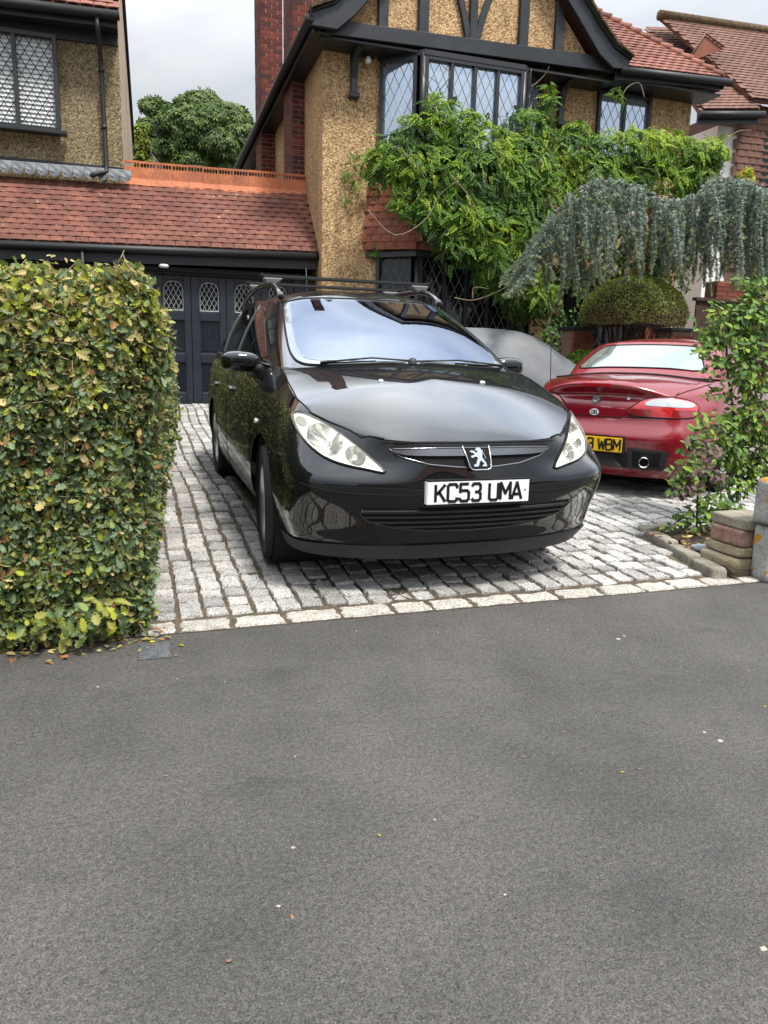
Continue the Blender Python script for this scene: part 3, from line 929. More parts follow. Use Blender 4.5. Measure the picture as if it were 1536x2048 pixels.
# door leaves: stiles, recessed linen panels and arched leaded lights
for k in range(4):
    cx0 = -1.16 + k * .53
    lf = bpy.data.objects.new('garage_door', None); COL.objects.link(lf); lf.parent = gar; lf.matrix_parent_inverse = wmat(gar).inverted(); lf.matrix_basis = Matrix.Translation((cx0, 9.05, .31))
    W_, H_ = .526, 1.92
    mb = MB()
    a, b = .125, W_ - .105
    zz = [0, .17, .635, .77, 1.265, 1.40, 1.86, H_]
    mb.box((0, 0, 0), (a, .05, H_)); mb.box((b, 0, 0), (W_, .05, H_))
    for z0, z1 in ((0, .17), (.635, .77), (1.265, 1.40), (1.86, H_)): mb.box((a, .001, z0), (b, .05, z1))
    child_local('door_frame', mb.mesh('door_frame', m_door, bevel=.006), lf)
    for z0, z1 in ((.17, .635), (.77, 1.265)):
        mb = MB().box((a, .036, z0), (b, .046, z1))
        n = 6
        for i in range(n):
            x0 = a + .018 + (b - a - .036) * i / n
            mb.prism([(x0, .036, z0 + .03), (x0 + .022, .018, z0 + .045), (x0 + .044, .036, z0 + .03)], (0, 0, 0), (0, 0, z1 - z0 - .06))
        mb.box((a, .012, z0), (b, .035, z0 + .02))
        child_local('door_panel', mb.mesh('door_panel', m_door), lf)
    # arched light
    pb_ = MB().box((a, .037, 1.40), (b, .045, 1.86)); pn = child_local('pane', pb_.mesh('pane', m_windark), lf)
    cx = (a + b) / 2; hw = (b - a) / 2 - .008
    arch = []
    for s in (1, -1):
        seg = [(cx + s * hw * (1 - (t ** 2.2)), 1.66 + .175 * math.sin(t * math.pi / 2) ** .9) for t in np.linspace(0, 1, 9)]
        arch.append([(cx + s * hw, 1.41)] + seg)
    zmax = lambda x: np.interp(abs(x - cx), [0] + [hw * (1 - (t ** 2.2)) for t in np.linspace(1, 0, 9)][1:], [1.835] + [1.66 + .175 * math.sin(t * math.pi / 2) ** .9 for t in np.linspace(1, 0, 9)][1:])
    # spandrels
    for s, A_ in zip((1, -1), arch):
        L = [(x, .03, z) for x, z in A_] + [(cx, .03, 1.86), (cx + s * (b - a) / 2, .03, 1.86), (cx + s * (b - a) / 2, .03, 1.41)]
        mb = MB().prism(L, (0, 0, 0), (0, .006, 0)); child_local('spandrel', mb.mesh('spandrel', m_door), lf)
    lt_ = MB()
    for A_ in arch: lt_.tube([(x, .028, z) for x, z in A_], .006, 5)
    lt_.tube([(cx - hw, .028, 1.412), (cx + hw, .028, 1.412)], .007, 5)
    for s in (1, -1):
        for q in range(-6, 7):
            c = cx + q * .072; pts = []
            for z in np.linspace(1.412, 1.84, 50):
                x = c + s * (z - 1.6) * .55
                if abs(x - cx) < hw and z < zmax(x): pts.append((x, z))
            if len(pts) > 2: lt_.tube([(pts[0][0], .032, pts[0][1]), (pts[-1][0], .032, pts[-1][1])], .0042, 4, caps=False)
    child_local('lattice', lt_.mesh('lattice', plain('pale_came', (.36, .37, .38), .5) if 'pale_came' not in MATS else MATS['pale_came']), lf)

# ------------------------------------------------------------------ left house
lh = thing('house', 'grey-brown roughcast house with white slatted blind behind leaded window', 'house', (-3, 9.65, gz(9)))
HY = 9.65
w = MB().box((-9, HY, 3.3), (-1.52, HY + .3, 5.80))
w.obj('wall', m_rough2, lh)
# side wall, running back at a slight angle, cut by the falling verge
fx = at(268, 325, 1, 14.0).x
sw_ = [(-1.515, HY + .004, 2.0), (fx, 14.0, 2.0), (fx - .02, 14.0, 5.3), (-1.515, HY + .004, 8.2)]
MB().prism(sw_, (0, 0, 0), (-.25, 0, 0)).obj('side_wall', m_rough3, lh)
MB().prism([(fx, 14.05, 5.25), (-1.50, HY - .2, 8.35), (-1.50, HY - .2, 8.50), (fx, 14.05, 5.42)], (-.06, 0, 0), (.03, 0, 0)).obj('verge_board', m_timber, lh)
lw_u = Vector((1, 0, .0))
leaded_window(lh, (-3.62, HY - .105, 4.235), lw_u, 1.20, 1.165, 2, m_clear, 'window', fw=.06, dx=.125, dz=.20, slats=True, split=[.70], lat=.0052)
MB().box((-3.64, HY - .022, 4.2), (-2.40, HY - .004, 5.43)).obj('slat_shade_backing', m_black_in, lh)
# blind backing so that the gaps between the slats read as shade
ev0, ev1 = Vector((-9, HY - .38, 5.62)), Vector((-1.50, HY - .38, 5.795))
up = Vector((0, 2.6, 2.9))
lroof = poly_panel('roof', [ev0, ev1, ev1 + up, ev0 + up], m_tile2, lh, .05)
O, U, V, Nn = facet_axes(ev0, ev1 - ev0, up)
lp = [((p - O).dot(U), (p - O).dot(V)) for p in (Vector((-4.2, ev0.y, 5.73)), ev1, ev1 + up * .55, Vector((-4.2, ev0.y, 5.73)) + up * .55)]
TM5 = tile_meshes(m_tile2, .167, .20, .015, 8, 9)
T = lay_tiles(ev0, ev1 - ev0, up, lp, .176, .108, TM5, tilt=.13)
place_many('tile', TM5, T, m_tile2, lroof, 200)
gutter(lh, [(-9, HY - .42, 5.50), (-1.49, HY - .42, 5.715)], .062)
MB().prism([(-9, HY - .34, 5.42), (-1.52, HY - .34, 5.59), (-1.52, HY - .34, 5.76), (-9, HY - .34, 5.60)], (0, 0, 0), (0, .03, 0)).obj('fascia', m_timber, lh)
MB().prism([(-9, HY - .30, 5.44), (-1.52, HY - .30, 5.60), (-1.52, HY - .004, 5.60), (-9, HY - .004, 5.44)], (0, 0, 0), (0, 0, .03)).obj('soffit', m_timber, lh)
MB().prism([(-9, HY - .05, 5.30), (-1.53, HY - .05, 5.46), (-1.53, HY - .05, 5.60), (-9, HY - .05, 5.44)], (0, 0, 0), (0, .045, 0)).obj('frieze', m_timber, lh)
dp = [(-1.79, HY - .42, 5.66), (-1.79, HY - .40, 5.50), (-1.775, HY - .12, 5.28), (-1.775, HY - .09, 5.15), (-1.765, HY - .09, 3.80), (-1.77, HY - .12, 3.70), (-1.90, HY - .20, 3.65), (-1.98, HY - .24, 3.60)]
dpo = MB().tube(dp, .034, 10).obj('downpipe', m_gutter, lh, True)
for z in (5.12, 4.35):
    MB().tube([(-1.772, HY - .09, z), (-1.772, HY - .09, z - .06)], .043, 10).obj('pipe_collar', m_gutter, lh, True)
# scalloped lead flashing over the garage tiles
fl = MB()
x = -3.7
while x < -1.54:
    wd_ = .16
    n = 8
    L = [(x, 0), (x + wd_, 0)] + [(x + wd_ / 2 + wd_ / 2 * math.cos(a), -.10 - .085 * math.sin(a)) for a in np.linspace(0, math.pi, n)]
    zt_ = 3.76 + (x + 1.5) * .012
    fl.prism([(px_, HY - .075 - .02 + (-.06 if dz < -.05 else 0) * 1.0, zt_ + dz) for px_, dz in L], (0, 0, 0), (0, .008, 0))
    x += wd_ + .003
fl.obj('lead_flashing', m_lead, lh)
MB().box((-3.9, HY - .03, 3.765), (-1.525, HY - .003, 3.80)).obj('drip_strip', m_timber, lh)

# ------------------------------------------------------------------ neighbour on the right
nb = thing('house', 'brown tiled house with white side wall, partly hidden by the climber at right', 'house', (11, 12, .4))
NY = 11.0
MB().box((10.42, NY, .3), (11.0, NY + 5, 6.05)).obj('white_wall', m_white, nb)
tw = MB().box((11.0, NY - .02, .3), (16, NY + 5, 6.55)).obj('tile_hung_wall', m_tile4, nb)
TM6 = tile_meshes(m_tile4, .21, .20, .016, 6, 12)
T = lay_tiles((11.0, NY - .025, 3.2), (1, 0, .02), (0, 0, 1), [(0, 0), (1.3, 0), (1.3, 3.3), (0, 3.3)], .215, .135, TM6, tilt=.12, off=.006)
place_many('tile', TM6, T, m_tile4, tw, 150)
mbw = MB().box((11.62, NY - .06, 4.5), (12.4, NY - .03, 6.1)).obj('window', m_windark, nb)
nroof = MB()
A = at(1385, 235, 1, NY - .4); B = at(1478, 216, 1, NY - .5)
eL_, eR_ = Vector((9.55, NY - .45, 6.12)), Vector((11.05, NY - .45, 6.30))
upv = Vector((0, 2.4, 2.35))
nr = poly_panel('roof', [eL_, eR_, eR_ + upv, eL_ + upv + Vector((.3, 0, 0))], m_tile4, nb, .08)
T = []
O, U, V, Nn = facet_axes(eL_, eR_ - eL_, upv)
lp = [((p - O).dot(U), (p - O).dot(V)) for p in (eL_, eR_, eR_ + upv, eL_ + upv + Vector((.3, 0, 0)))]
T += lay_tiles(eL_, eR_ - eL_, upv, lp, .20, .105, TM6, tilt=.13)
e2L, e2R = Vector((11.0, NY - .35, 6.52)), Vector((15.5, NY - .35, 6.72))
up2 = Vector((0, 1.9, 2.1))
nr2 = poly_panel('roof', [e2L, e2R, e2R + up2, e2L + up2 + Vector((-1.1, 0, 0)) * 1], m_tile4, nb, .08)
O, U, V, Nn = facet_axes(e2L, e2R - e2L, up2)
lp = [((p - O).dot(U), (p - O).dot(V)) for p in (e2L, e2L + Vector((1.9, 0, .09)), e2L + Vector((1.9, 0, .09)) + up2, e2L + up2 + Vector((-1.1, 0, 0)))]
T2 = lay_tiles(e2L, e2R - e2L, up2, lp, .20, .105, TM6, tilt=.13)
place_many('tile', TM6, T, m_tile4, nr, 150); place_many('tile', TM6, T2, m_tile4, nr2, 140)
MB().tube([e2L + up2 + Vector((-1.15, 0, .03)), e2R + up2 + Vector((0, 0, .03))], .11, 8).obj('ridge', m_moss, nb, True)
gb = at(1462, 90, 1, NY + .2); ga = at(1425, 62, 1, NY + .2); gc = at(1388, 118, 1, NY + .2)
gP = [ga, gc, gb]
MB().prism([tuple(p) for p in gP], (0, .22, 0), (0, .28, 0)).obj('gablet', m_tile3, nb)
for a_, b_ in ((0, 1), (0, 2)):
    MB().tube([gP[a_] + Vector((0, .2, .03)), gP[b_] + Vector((0, .2, .03))], .022, 6).obj('gablet_verge', m_tile4, nb, True)
gutter(nb, [eL_ + Vector((-.02, -.06, -.10)), eR_ + Vector((.06, -.06, -.10))], .07)
MB().prism([tuple(eL_ + Vector((0, .02, -.26))), tuple(eR_ + Vector((0, .02, -.26))), tuple(eR_ + Vector((0, .02, -.03))), tuple(eL_ + Vector((0, .02, -.03)))], (0, 0, 0), (0, .05, 0)).obj('fascia', m_timber, nb)
# ------------------------------------------------------------------ helpers: lofted car shells
def spline(x, Y, xs):
    """natural cubic spline through (x, Y[i]) evaluated at xs; Y (n, k)"""
    x = np.asarray(x, float); Y = np.asarray(Y, float); n = len(x)
    h = np.diff(x)
    A = np.zeros((n, n)); B = np.zeros((n,) + Y.shape[1:])
    A[0, 0] = A[-1, -1] = 1
    for i in range(1, n - 1):
        A[i, i - 1], A[i, i], A[i, i + 1] = h[i - 1], 2 * (h[i - 1] + h[i]), h[i]
        B[i] = 6 * ((Y[i + 1] - Y[i]) / h[i] - (Y[i] - Y[i - 1]) / h[i - 1])
    M = np.linalg.solve(A, B.reshape(n, -1)).reshape(B.shape)
    j = np.clip(np.searchsorted(x, xs) - 1, 0, n - 2)
    hj = h[j]; t0 = (x[j + 1] - xs); t1 = (xs - x[j])
    e = (slice(None),) + (None,) * (Y.ndim - 1)
    return (M[j] * (t0 ** 3 / (6 * hj))[e] + M[j + 1] * (t1 ** 3 / (6 * hj))[e]
            + (Y[j] / hj[e] - M[j] * hj[e] / 6) * t0[e] + (Y[j + 1] / hj[e] - M[j + 1] * hj[e] / 6) * t1[e])
MIR = np.array([-1, 1, 1])
def loft(G, nu, nv):
    """G[col][row] control points of one half (first and last column on x=0). Returns full (both sides) grid and the half's sampled u"""
    G = np.asarray(G, float)
    H = np.concatenate([G[[2, 1]] * MIR, G, G[[-2, -3]] * MIR], 0)
    du = np.linalg.norm(np.diff(H, axis=0), axis=2).mean(1) ** 0.75
    u = np.concatenate([[0], np.cumsum(du)])
    dv = np.linalg.norm(np.diff(H, axis=1), axis=2).mean(0) ** 0.75
    v = np.concatenate([[0], np.cumsum(dv)])
    us = np.linspace(u[2], u[-3], nu); vs = np.linspace(v[0], v[-1], nv)
    S = spline(u, H, us)                                  # nu,rows,3
    S = spline(v, S.transpose(1, 0, 2), vs).transpose(1, 0, 2)
    S[0, :, 0] = 0; S[-1, :, 0] = 0
    return S, us, u[2:-2]
def grid_faces(S, both=True):
    """verts, faces of a half grid and of its mirror image"""
    nu, nv = S.shape[:2]
    v = S.reshape(-1, 3)
    f = [(i * nv + j, (i + 1) * nv + j, (i + 1) * nv + j + 1, i * nv + j + 1) for i in range(nu - 1) for j in range(nv - 1)]
    if both:
        o = len(v)
        v = np.concatenate([v, v * MIR])
        f = f + [tuple(reversed([q + o for q in g])) for g in f]
    return v, f
def cap_surface(C, E, pw, nk):
    """rows from centre points C[t] to edge points E[t]: x and y straight, z eased so that the middle is flat"""
    k = np.linspace(0, 1, nk)[None, :, None]
    P = C[:, None] + (E - C)[:, None] * k
    z = C[:, None, 2] + (E - C)[:, None, 2] * (k[..., 0] ** pw)
    P[..., 2] = z
    return P
def weld(parts, merge=0.002):
    bm = bmesh.new()
    for v, f in parts:
        vs = [bm.verts.new(tuple(map(float, p))) for p in v]
        for q in f:
            try: bm.faces.new([vs[i] for i in q])
            except ValueError: pass
    bmesh.ops.remove_doubles(bm, verts=bm.verts, dist=merge)
    for f in bm.faces: f.smooth = True
    return bm
def arch_cut(bm, cy, cz, r, xmin=0.4):
    """cuts a round wheel arch through the sides: vertices near the rim slide onto the circle"""
    ins = [f for f in bm.faces if abs(f.calc_center_median().x) > xmin and math.hypot(f.calc_center_median().y - cy, f.calc_center_median().z - cz) < r]
    iset = set(ins)
    for v in bm.verts:
        lf = v.link_faces
        a = any(f in iset for f in lf); b = any(f not in iset for f in lf)
        if a and b and abs(v.co.x) > xmin:
            d = math.hypot(v.co.y - cy, v.co.z - cz)
            if d > 1e-6 and v.co.z > cz - r * 0.75:
                v.co.y = cy + (v.co.y - cy) * r / d; v.co.z = cz + (v.co.z - cz) * r / d
    bmesh.ops.delete(bm, geom=ins, context='FACES')
def smooth_poly(p, n=4, closed=True):
    """Catmull-Rom rounding of a 2-D or 3-D polyline"""
    p = [np.asarray(q, float) for q in p]; m = len(p); out = []
    for i in range(m if closed else m - 1):
        g = lambda k: p[k % m] if closed else p[min(max(k, 0), m - 1)]
        a, b, c, d = g(i - 1), g(i), g(i + 1), g(i + 2)
        for k in range(n):
            t = k / n
            out.append(0.5 * ((2 * b) + (c - a) * t + (2 * a - 5 * b + 4 * c - d) * t * t + (3 * b - a - 3 * c + d) * t ** 3))
    if not closed: out.append(p[-1])
    return out
class Shell:
    """a car shell to drape panels, lamps, glass and lines on. axis: 'front' (x,z along +y), 'rear' (x,z along -y), 'left'/'right' (y,z), 'top' (x,y)"""
    def __init__(s, bm):
        s.t = BVHTree.FromBMesh(bm)
    def ray(s, a, b, axis):
        if axis == 'front': o, d = (a, -5, b), (0, 1, 0)
        elif axis == 'rear': o, d = (a, 9, b), (0, -1, 0)
        elif axis == 'left': o, d = (-5, a, b), (1, 0, 0)
        elif axis == 'right': o, d = (5, a, b), (-1, 0, 0)
        else: o, d = (a, b, 5), (0, 0, -1)
        h, n, i, dist = s.t.ray_cast(Vector(o), Vector(d))
        if h is None:
            h, n, i, dist = s.t.find_nearest(Vector(o) + Vector(d) * 5.3)
        if n.dot(Vector(d)) > 0: n = -n
        return h, n
    def drape(s, name, poly, axis, off, mat, parent, step=0.03, rim=0.012, hole=None):
        """a thin panel that follows the shell inside the outline poly, off metres proud of it, with a rim that runs back into the shell"""
        poly = [tuple(p[:2]) for p in poly]
        # resample edges
        q = []
        for i in range(len(poly)):
            a, b = np.array(poly[i]), np.array(poly[(i + 1) % len(poly)])
            k = max(1, int(np.linalg.norm(b - a) / step))
            q += [tuple(a + (b - a) * t / k) for t in range(k)]
        xs = [p[0] for p in q]; ys = [p[1] for p in q]
        hole = hole or []
        inner = [tuple(p) for h_ in hole for p in h_]
        for gx in np.arange(min(xs) + step / 2, max(xs), step):
            for gy in np.arange(min(ys) + step / 2, max(ys), step):
                if inside((gx, gy), q):
                    dmin = min(math.hypot(gx - a, gy - b) for a, b in q)
                    if dmin > step * 0.45 and not any(inside((gx, gy), h_) for h_ in hole): inner.append((gx, gy))
        pts = [Vector(p) for p in q + inner]
        nq = len(q)
        r_ = delaunay_2d_cdt(pts, [], [list(range(nq))], 1, 1e-6)
        vv, ff = r_[0], r_[2]
        ff = [f for f in ff if not any(inside(tuple(sum((vv[i] for i in f), Vector((0, 0))) / len(f)), h_) for h_ in hole)]
        V, F = [], []
        Nn = []
        for p in vv:
            h, n = s.ray(p[0], p[1], axis)
            V.append(h + n * off); Nn.append(n)
        for f in ff:
            a, b, c = (V[i] for i in f[:3])
            nn = (b - a).cross(c - a)
            F.append(tuple(f) if nn.dot(Nn[f[0]]) > 0 else tuple(reversed(f)))
        # rim from the boundary edges
        cnt = {}
        for f in F:
            for i in range(len(f)):
                e = (f[i], f[(i + 1) % len(f)])
                cnt[e] = 1
        rimv = {}
        for (a, b) in list(cnt):
            if (b, a) not in cnt:
                for i in (a, b):
                    if i not in rimv:
                        rimv[i] = len(V); V.append(V[i] - Nn[i] * (off + rim))
                F.append((b, a, rimv[a], rimv[b]))
        me = mesh_from(name, V, F, mat)
        o = child_local(name, me, parent)
        auto_smooth(o, 50)
        return o
    def line(s, pts, axis, off=0.0, step=0.04):
        """3-D points of a line that follows the shell"""
        out = []
        for i in range(len(pts) - 1):
            a, b = np.array(pts[i]), np.array(pts[i + 1])
            k = max(1, int(np.linalg.norm(b - a) / step))
            for t in range(k + (i == len(pts) - 2)):
                p = a + (b - a) * t / k
                h, n = s.ray(p[0], p[1], axis)
                out.append(h + n * off)
        return out
def tube_part(name, pts, r, mat, parent, seg=6):
    mb = MB().tube(pts, r, seg)
    return child_local(name, mb.mesh(name, mat, True), parent)

# stroke lettering for plates and badges: strokes on a 4 x 6 grid
GLYPH = {
    'K': [[(0, 0), (0, 6)], [(3.7, 6), (0.5, 2.6)], [(1.3, 3.5), (3.8, 0)]],
    'C': [[(3.6, 4.6), (3.6, 5.4), (3, 6), (0.7, 6), (0.1, 5.4), (0.1, 0.6), (0.7, 0), (3, 0), (3.6, 0.6), (3.6, 1.4)]],
    '5': [[(3.5, 6), (0.3, 6), (0.2, 3.3), (0.9, 3.7), (2.9, 3.7), (3.6, 3), (3.6, 0.7), (2.9, 0), (0.8, 0), (0.1, 0.7), (0.1, 1.2)]],
    '3': [[(0.1, 5.1), (0.8, 6), (2.9, 6), (3.5, 5.4), (3.5, 3.8), (2.8, 3.1), (1.4, 3.1)], [(2.8, 3.1), (3.6, 2.4), (3.6, 0.7), (2.9, 0), (0.8, 0), (0.1, 0.8)]],
    'U': [[(0.1, 6), (0.1, 0.7), (0.8, 0), (2.9, 0), (3.6, 0.7), (3.6, 6)]],
    'M': [[(0, 0), (0, 6), (1.95, 2.2), (3.9, 6), (3.9, 0)]],
    'A': [[(-0.1, 0), (1.9, 6), (3.9, 0)], [(0.7, 1.8), (3.1, 1.8)]],
    'W': [[(-0.1, 6), (0.9, 0), (2, 4.6), (3.1, 0), (4.1, 6)]],
    'B': [[(0.1, 0), (0.1, 6), (2.8, 6), (3.4, 5.4), (3.4, 3.8), (2.8, 3.2), (0.1, 3.2)], [(2.8, 3.2), (3.6, 2.5), (3.6, 0.7), (2.9, 0), (0.1, 0)]],
    'G': [[(3.6, 4.7), (3.6, 5.4), (3, 6), (0.7, 6), (0.1, 5.4), (0.1, 0.6), (0.7, 0), (3, 0), (3.6, 0.6), (3.6, 2.8), (2, 2.8)]],
    'E': [[(3.6, 6), (0.1, 6), (0.1, 0), (3.6, 0)], [(0.1, 3.1), (3, 3.1)]],
    'T': [[(0, 6), (3.8, 6)], [(1.9, 6), (1.9, 0)]],
    'R': [[(0.1, 0), (0.1, 6), (2.8, 6), (3.5, 5.3), (3.5, 3.6), (2.8, 3), (0.1, 3)], [(1.9, 3), (3.7, 0)]],
}
def letters(text, w, h, gap, sw, th, space=None):
    """flat raised strokes in the xz plane facing -y, from x=0. Returns MB and total width"""
    mb = MB(); x = 0.0
    for ch in text:
        if ch == ' ':
            x += space if space else w * 0.66; continue
        for st in GLYPH[ch]:
            P = [np.array([x + p[0] / 3.7 * w, p[1] / 6 * h]) for p in st]
            for i in range(len(P) - 1):
                a, b = P[i], P[i + 1]
                d = (b - a) / np.linalg.norm(b - a); n = np.array([-d[1], d[0]]) * sw / 2
                a2, b2 = a - d * sw * 0.30 * (i > 0), b + d * sw * 0.30 * (i < len(P) - 2)
                poly = [a2 + n, b2 + n, b2 - n, a2 - n]
                e = th * (1 + 0.02 * i)
                mb.prism([(p[0], 0, p[1]) for p in poly], (0, 0, 0), (0, -e, 0))
        x += w + gap
    return mb, x - gap
# ------------------------------------------------------------------ materials of the cars
def paint_black():
    m, nt, b = nodes_of('black_paint')
    b.inputs['Base Color'].default_value = (.0045, .005, .006, 1); b.inputs['Roughness'].default_value = .35; b.inputs['IOR'].default_value = 1.1
    gl = N(nt, 'BsdfGlossy', Roughness=.015)
    gl.inputs['Color'].default_value = (.96, .98, 1, 1)
    lw = N(nt, 'LayerWeight', Blend=.5)
    f = ramp(nt, lw.outputs['Facing'], [(0, (.05,) * 3), (.25, (.07,) * 3), (.40, (.09,) * 3), (.49, (.16,) * 3), (.555, (.37,) * 3), (.62, (.43,) * 3), (.69, (.14,) * 3), (1, (.40,) * 3)])
    # bonnet sheen and darker bumper are shaped in the ramp above; noise unlinked
    d = noise(nt, pos(nt), 7, 5, .65)
    mx = N(nt, 'MixShader'); nt.links.new(f, mx.inputs[0]); nt.links.new(b.outputs[0], mx.inputs[1]); nt.links.new(gl.outputs[0], mx.inputs[2])
    nt.links.new(mx.outputs[0], nt.nodes['Material Output'].inputs['Surface'])
    return m
m_black = paint_black()
m_trim = plain('black_plastic', (0.018, 0.019, 0.021), 0.5, bmp=0.05, bscale=900)
m_gap = plain('panel_gap', (0.002, 0.002, 0.002), 0.9)
m_rubber = plain('tyre_rubber', (0.018, 0.018, 0.019), 0.75, var=0.3, vscale=14)
m_alloy = plain('wheel_alloy', (0.55, 0.56, 0.57), 0.32, 0.85)
m_chrome = plain('chrome', (0.82, 0.83, 0.85), 0.08, 1.0)
m_glassdark = plain('dark_glass', (0.004, 0.006, 0.006), 0.015, ior=1.9)
def screen_glass():
    m, nt, b = nodes_of('coated_windscreen')
    tr = N(nt, 'BsdfTransparent', Color=(.72, .80, .78, 1)); gl = N(nt, 'BsdfGlossy', Roughness=.02)
    gl.inputs['Color'].default_value = (.70, .80, 1.0, 1)
    mx = N(nt, 'MixShader'); mx.inputs[0].default_value = .42
    nt.links.new(tr.outputs[0], mx.inputs[1]); nt.links.new(gl.outputs[0], mx.inputs[2])
    nt.links.new(mx.outputs[0], nt.nodes['Material Output'].inputs['Surface'])
    return m
m_wind = screen_glass()
m_dash = plain('dashboard_plastic', (.05, .05, .055), .7, bmp=.1, bscale=300)
m_seat = plain('seat_cloth', (.045, .045, .05), .95, var=.3, vscale=12)
m_wband = plain('windscreen_border', (0.40, 0.42, 0.45), 0.10, 0.9)
m_lamp = plain('lamp_reflector', (0.84, 0.84, 0.80), 0.35, 0.25)
m_bowl = plain('lamp_bowl', (0.86, 0.86, 0.80), 0.10, 1.0)
m_plate = plain('white_plate', (0.80, 0.81, 0.82), 0.35)
m_yplate = plain('yellow_plate', (0.78, 0.47, 0.015), 0.35)
m_ink = plain('plate_black', (0.006, 0.006, 0.007), 0.4)
m_well = plain('wheel_well', (0.012, 0.010, 0.009), 0.95)
m_lens = clear_glass('lamp_lens', .09, (.97, .97, .93, 1))

def wheel(parent, x, y, z, side, r=0.315, w=0.19, rr=0.20, name='wheel'):
    """tyre with grooves, rim and spokes; side -1/1 = which way the outer face looks"""
    e = bpy.data.objects.new(name, None); COL.objects.link(e); e.parent = parent; e.location = (x, y, z)
    e.rotation_euler = (0, side * math.pi / 2, 0)            # local +z looks outwards
    h = w / 2
    prof = [(rr + .012, -h * .8), (r - .05, -h), (r - .015, -h * .97), (r - .003, -h * .8)]
    for g in (-.5, -.17, .17, .5):
        prof += [(r, h * (g - .08)), (r - .009, h * (g - .06)), (r - .009, h * (g + .06)), (r, h * (g + .08))]
    prof += [(r - .003, h * .8), (r - .015, h * .97), (r - .05, h), (rr + .012, h * .8), (rr + .004, h * .72)]
    t = MB().lathe(prof, 56, Matrix.Identity(4))
    to = child_local('tyre', t.mesh('tyre', m_rubber, True), e)
    auto_smooth(to, 40)
    b = MB()
    b.lathe([(rr + .008, h * .78), (rr + .010, h * .9), (rr - .004, h * .93), (rr - .018, h * .72), (rr - .022, -h * .5)], 48, Matrix.Identity(4))
    b.lathe([(rr - .02, h * .35), (0.0, h * .35)], 32, Matrix.Identity(4), 1)
    for k in range(7):
        a = 2 * math.pi * k / 7
        d = Vector((math.cos(a), math.sin(a), 0)); n = Vector((-d.y, d.x, 0))
        p = [d * .04 + n * .028, d * (rr - .016) + n * .02, d * (rr - .016) - n * .02, d * .04 - n * .028]
        b.prism([(q.x, q.y, h * .42) for q in p], (0, 0, 0), (0, 0, h * .3))
    b.lathe([(.062, h * .5), (.058, h * .78), (.03, h * .86), (0, h * .87)], 24, Matrix.Identity(4))
    ro = child_local('rim', b.mesh('rim', [m_alloy, m_well]), e)
    auto_smooth(ro, 40)
    return e

# ------------------------------------------------------------------ black estate car
bc = thing('estate_car', 'black estate car with roof bars and white number plate, nose to the street', 'car', (0, 0, 0))
def col(*p): return list(p)
BG = [
 col((0, .150, .118), (0, .130, .178), (0, .106, .255), (0, .022, .40), (0, .012, .50), (0, .034, .595), (0, .062, .683)),
 col((.25, .158, .118), (.25, .138, .178), (.25, .114, .255), (.25, .034, .40), (.25, .024, .50), (.25, .045, .595), (.24, .072, .684)),
 col((.45, .190, .122), (.45, .165, .18), (.455, .142, .255), (.455, .068, .40), (.455, .047, .50), (.45, .092, .585), (.43, .106, .688)),
 col((.62, .255, .126), (.635, .218, .185), (.64, .195, .262), (.645, .122, .40), (.648, .097, .505), (.632, .166, .598), (.58, .235, .728)),
 col((.745, .36, .132), (.775, .315, .19), (.787, .288, .275), (.795, .230, .40), (.798, .206, .515), (.770, .288, .622), (.695, .385, .780)),
 col((.79, .52, .135), (.815, .48, .195), (.842, .44, .29), (.855, .41, .42), (.852, .42, .535), (.828, .46, .665), (.735, .53, .832)),
 col((.80, .85, .15), (.828, .85, .205), (.858, .84, .30), (.870, .83, .44), (.866, .83, .585), (.836, .83, .765), (.738, .82, .925)),
 col((.80, 1.30, .17), (.832, 1.3, .22), (.862, 1.3, .31), (.876, 1.28, .46), (.874, 1.26, .63), (.848, 1.22, .835), (.722, 1.08, .990)),
 col((.80, 2.0, .19), (.836, 2., .23), (.866, 2., .32), (.882, 2., .48), (.880, 2., .68), (.858, 2., .88), (.800, 1.98, 1.020)),
 col((.80, 2.8, .21), (.836, 2.8, .25), (.866, 2.8, .34), (.884, 2.8, .50), (.882, 2.8, .70), (.860, 2.8, .90), (.806, 2.8, 1.040)),
 col((.80, 3.6, .24), (.832, 3.6, .28), (.862, 3.6, .37), (.878, 3.6, .53), (.874, 3.6, .73), (.850, 3.6, .92), (.792, 3.6, 1.060)),
 col((.73, 4.08, .28), (.765, 4.1, .33), (.795, 4.12, .42), (.810, 4.12, .57), (.805, 4.1, .76), (.785, 4.06, .95), (.730, 4.02, 1.080)),
 col((.45, 4.33, .30), (.47, 4.37, .35), (.48, 4.39, .44), (.49, 4.40, .58), (.48, 4.39, .77), (.47, 4.36, .95), (.42, 4.32, 1.085)),
 col((0, 4.38, .30), (0, 4.42, .35), (0, 4.45, .44), (0, 4.46, .58), (0, 4.45, .77), (0, 4.42, .95), (0, 4.38, 1.085)),
]
S1, us, uc = loft(BG, 230, 46)
def edge_at(us_, uc_, S_, k):
    """points of the ring's top row at control-column parameter k (fractional)"""
    k = np.atleast_1d(k)
    uu = np.interp(k, np.arange(len(uc_)), uc_)
    return np.stack([np.interp(uu, us_, S_[:, -1, c]) for c in range(3)], 1)
tt = np.linspace(0, 1, 46)
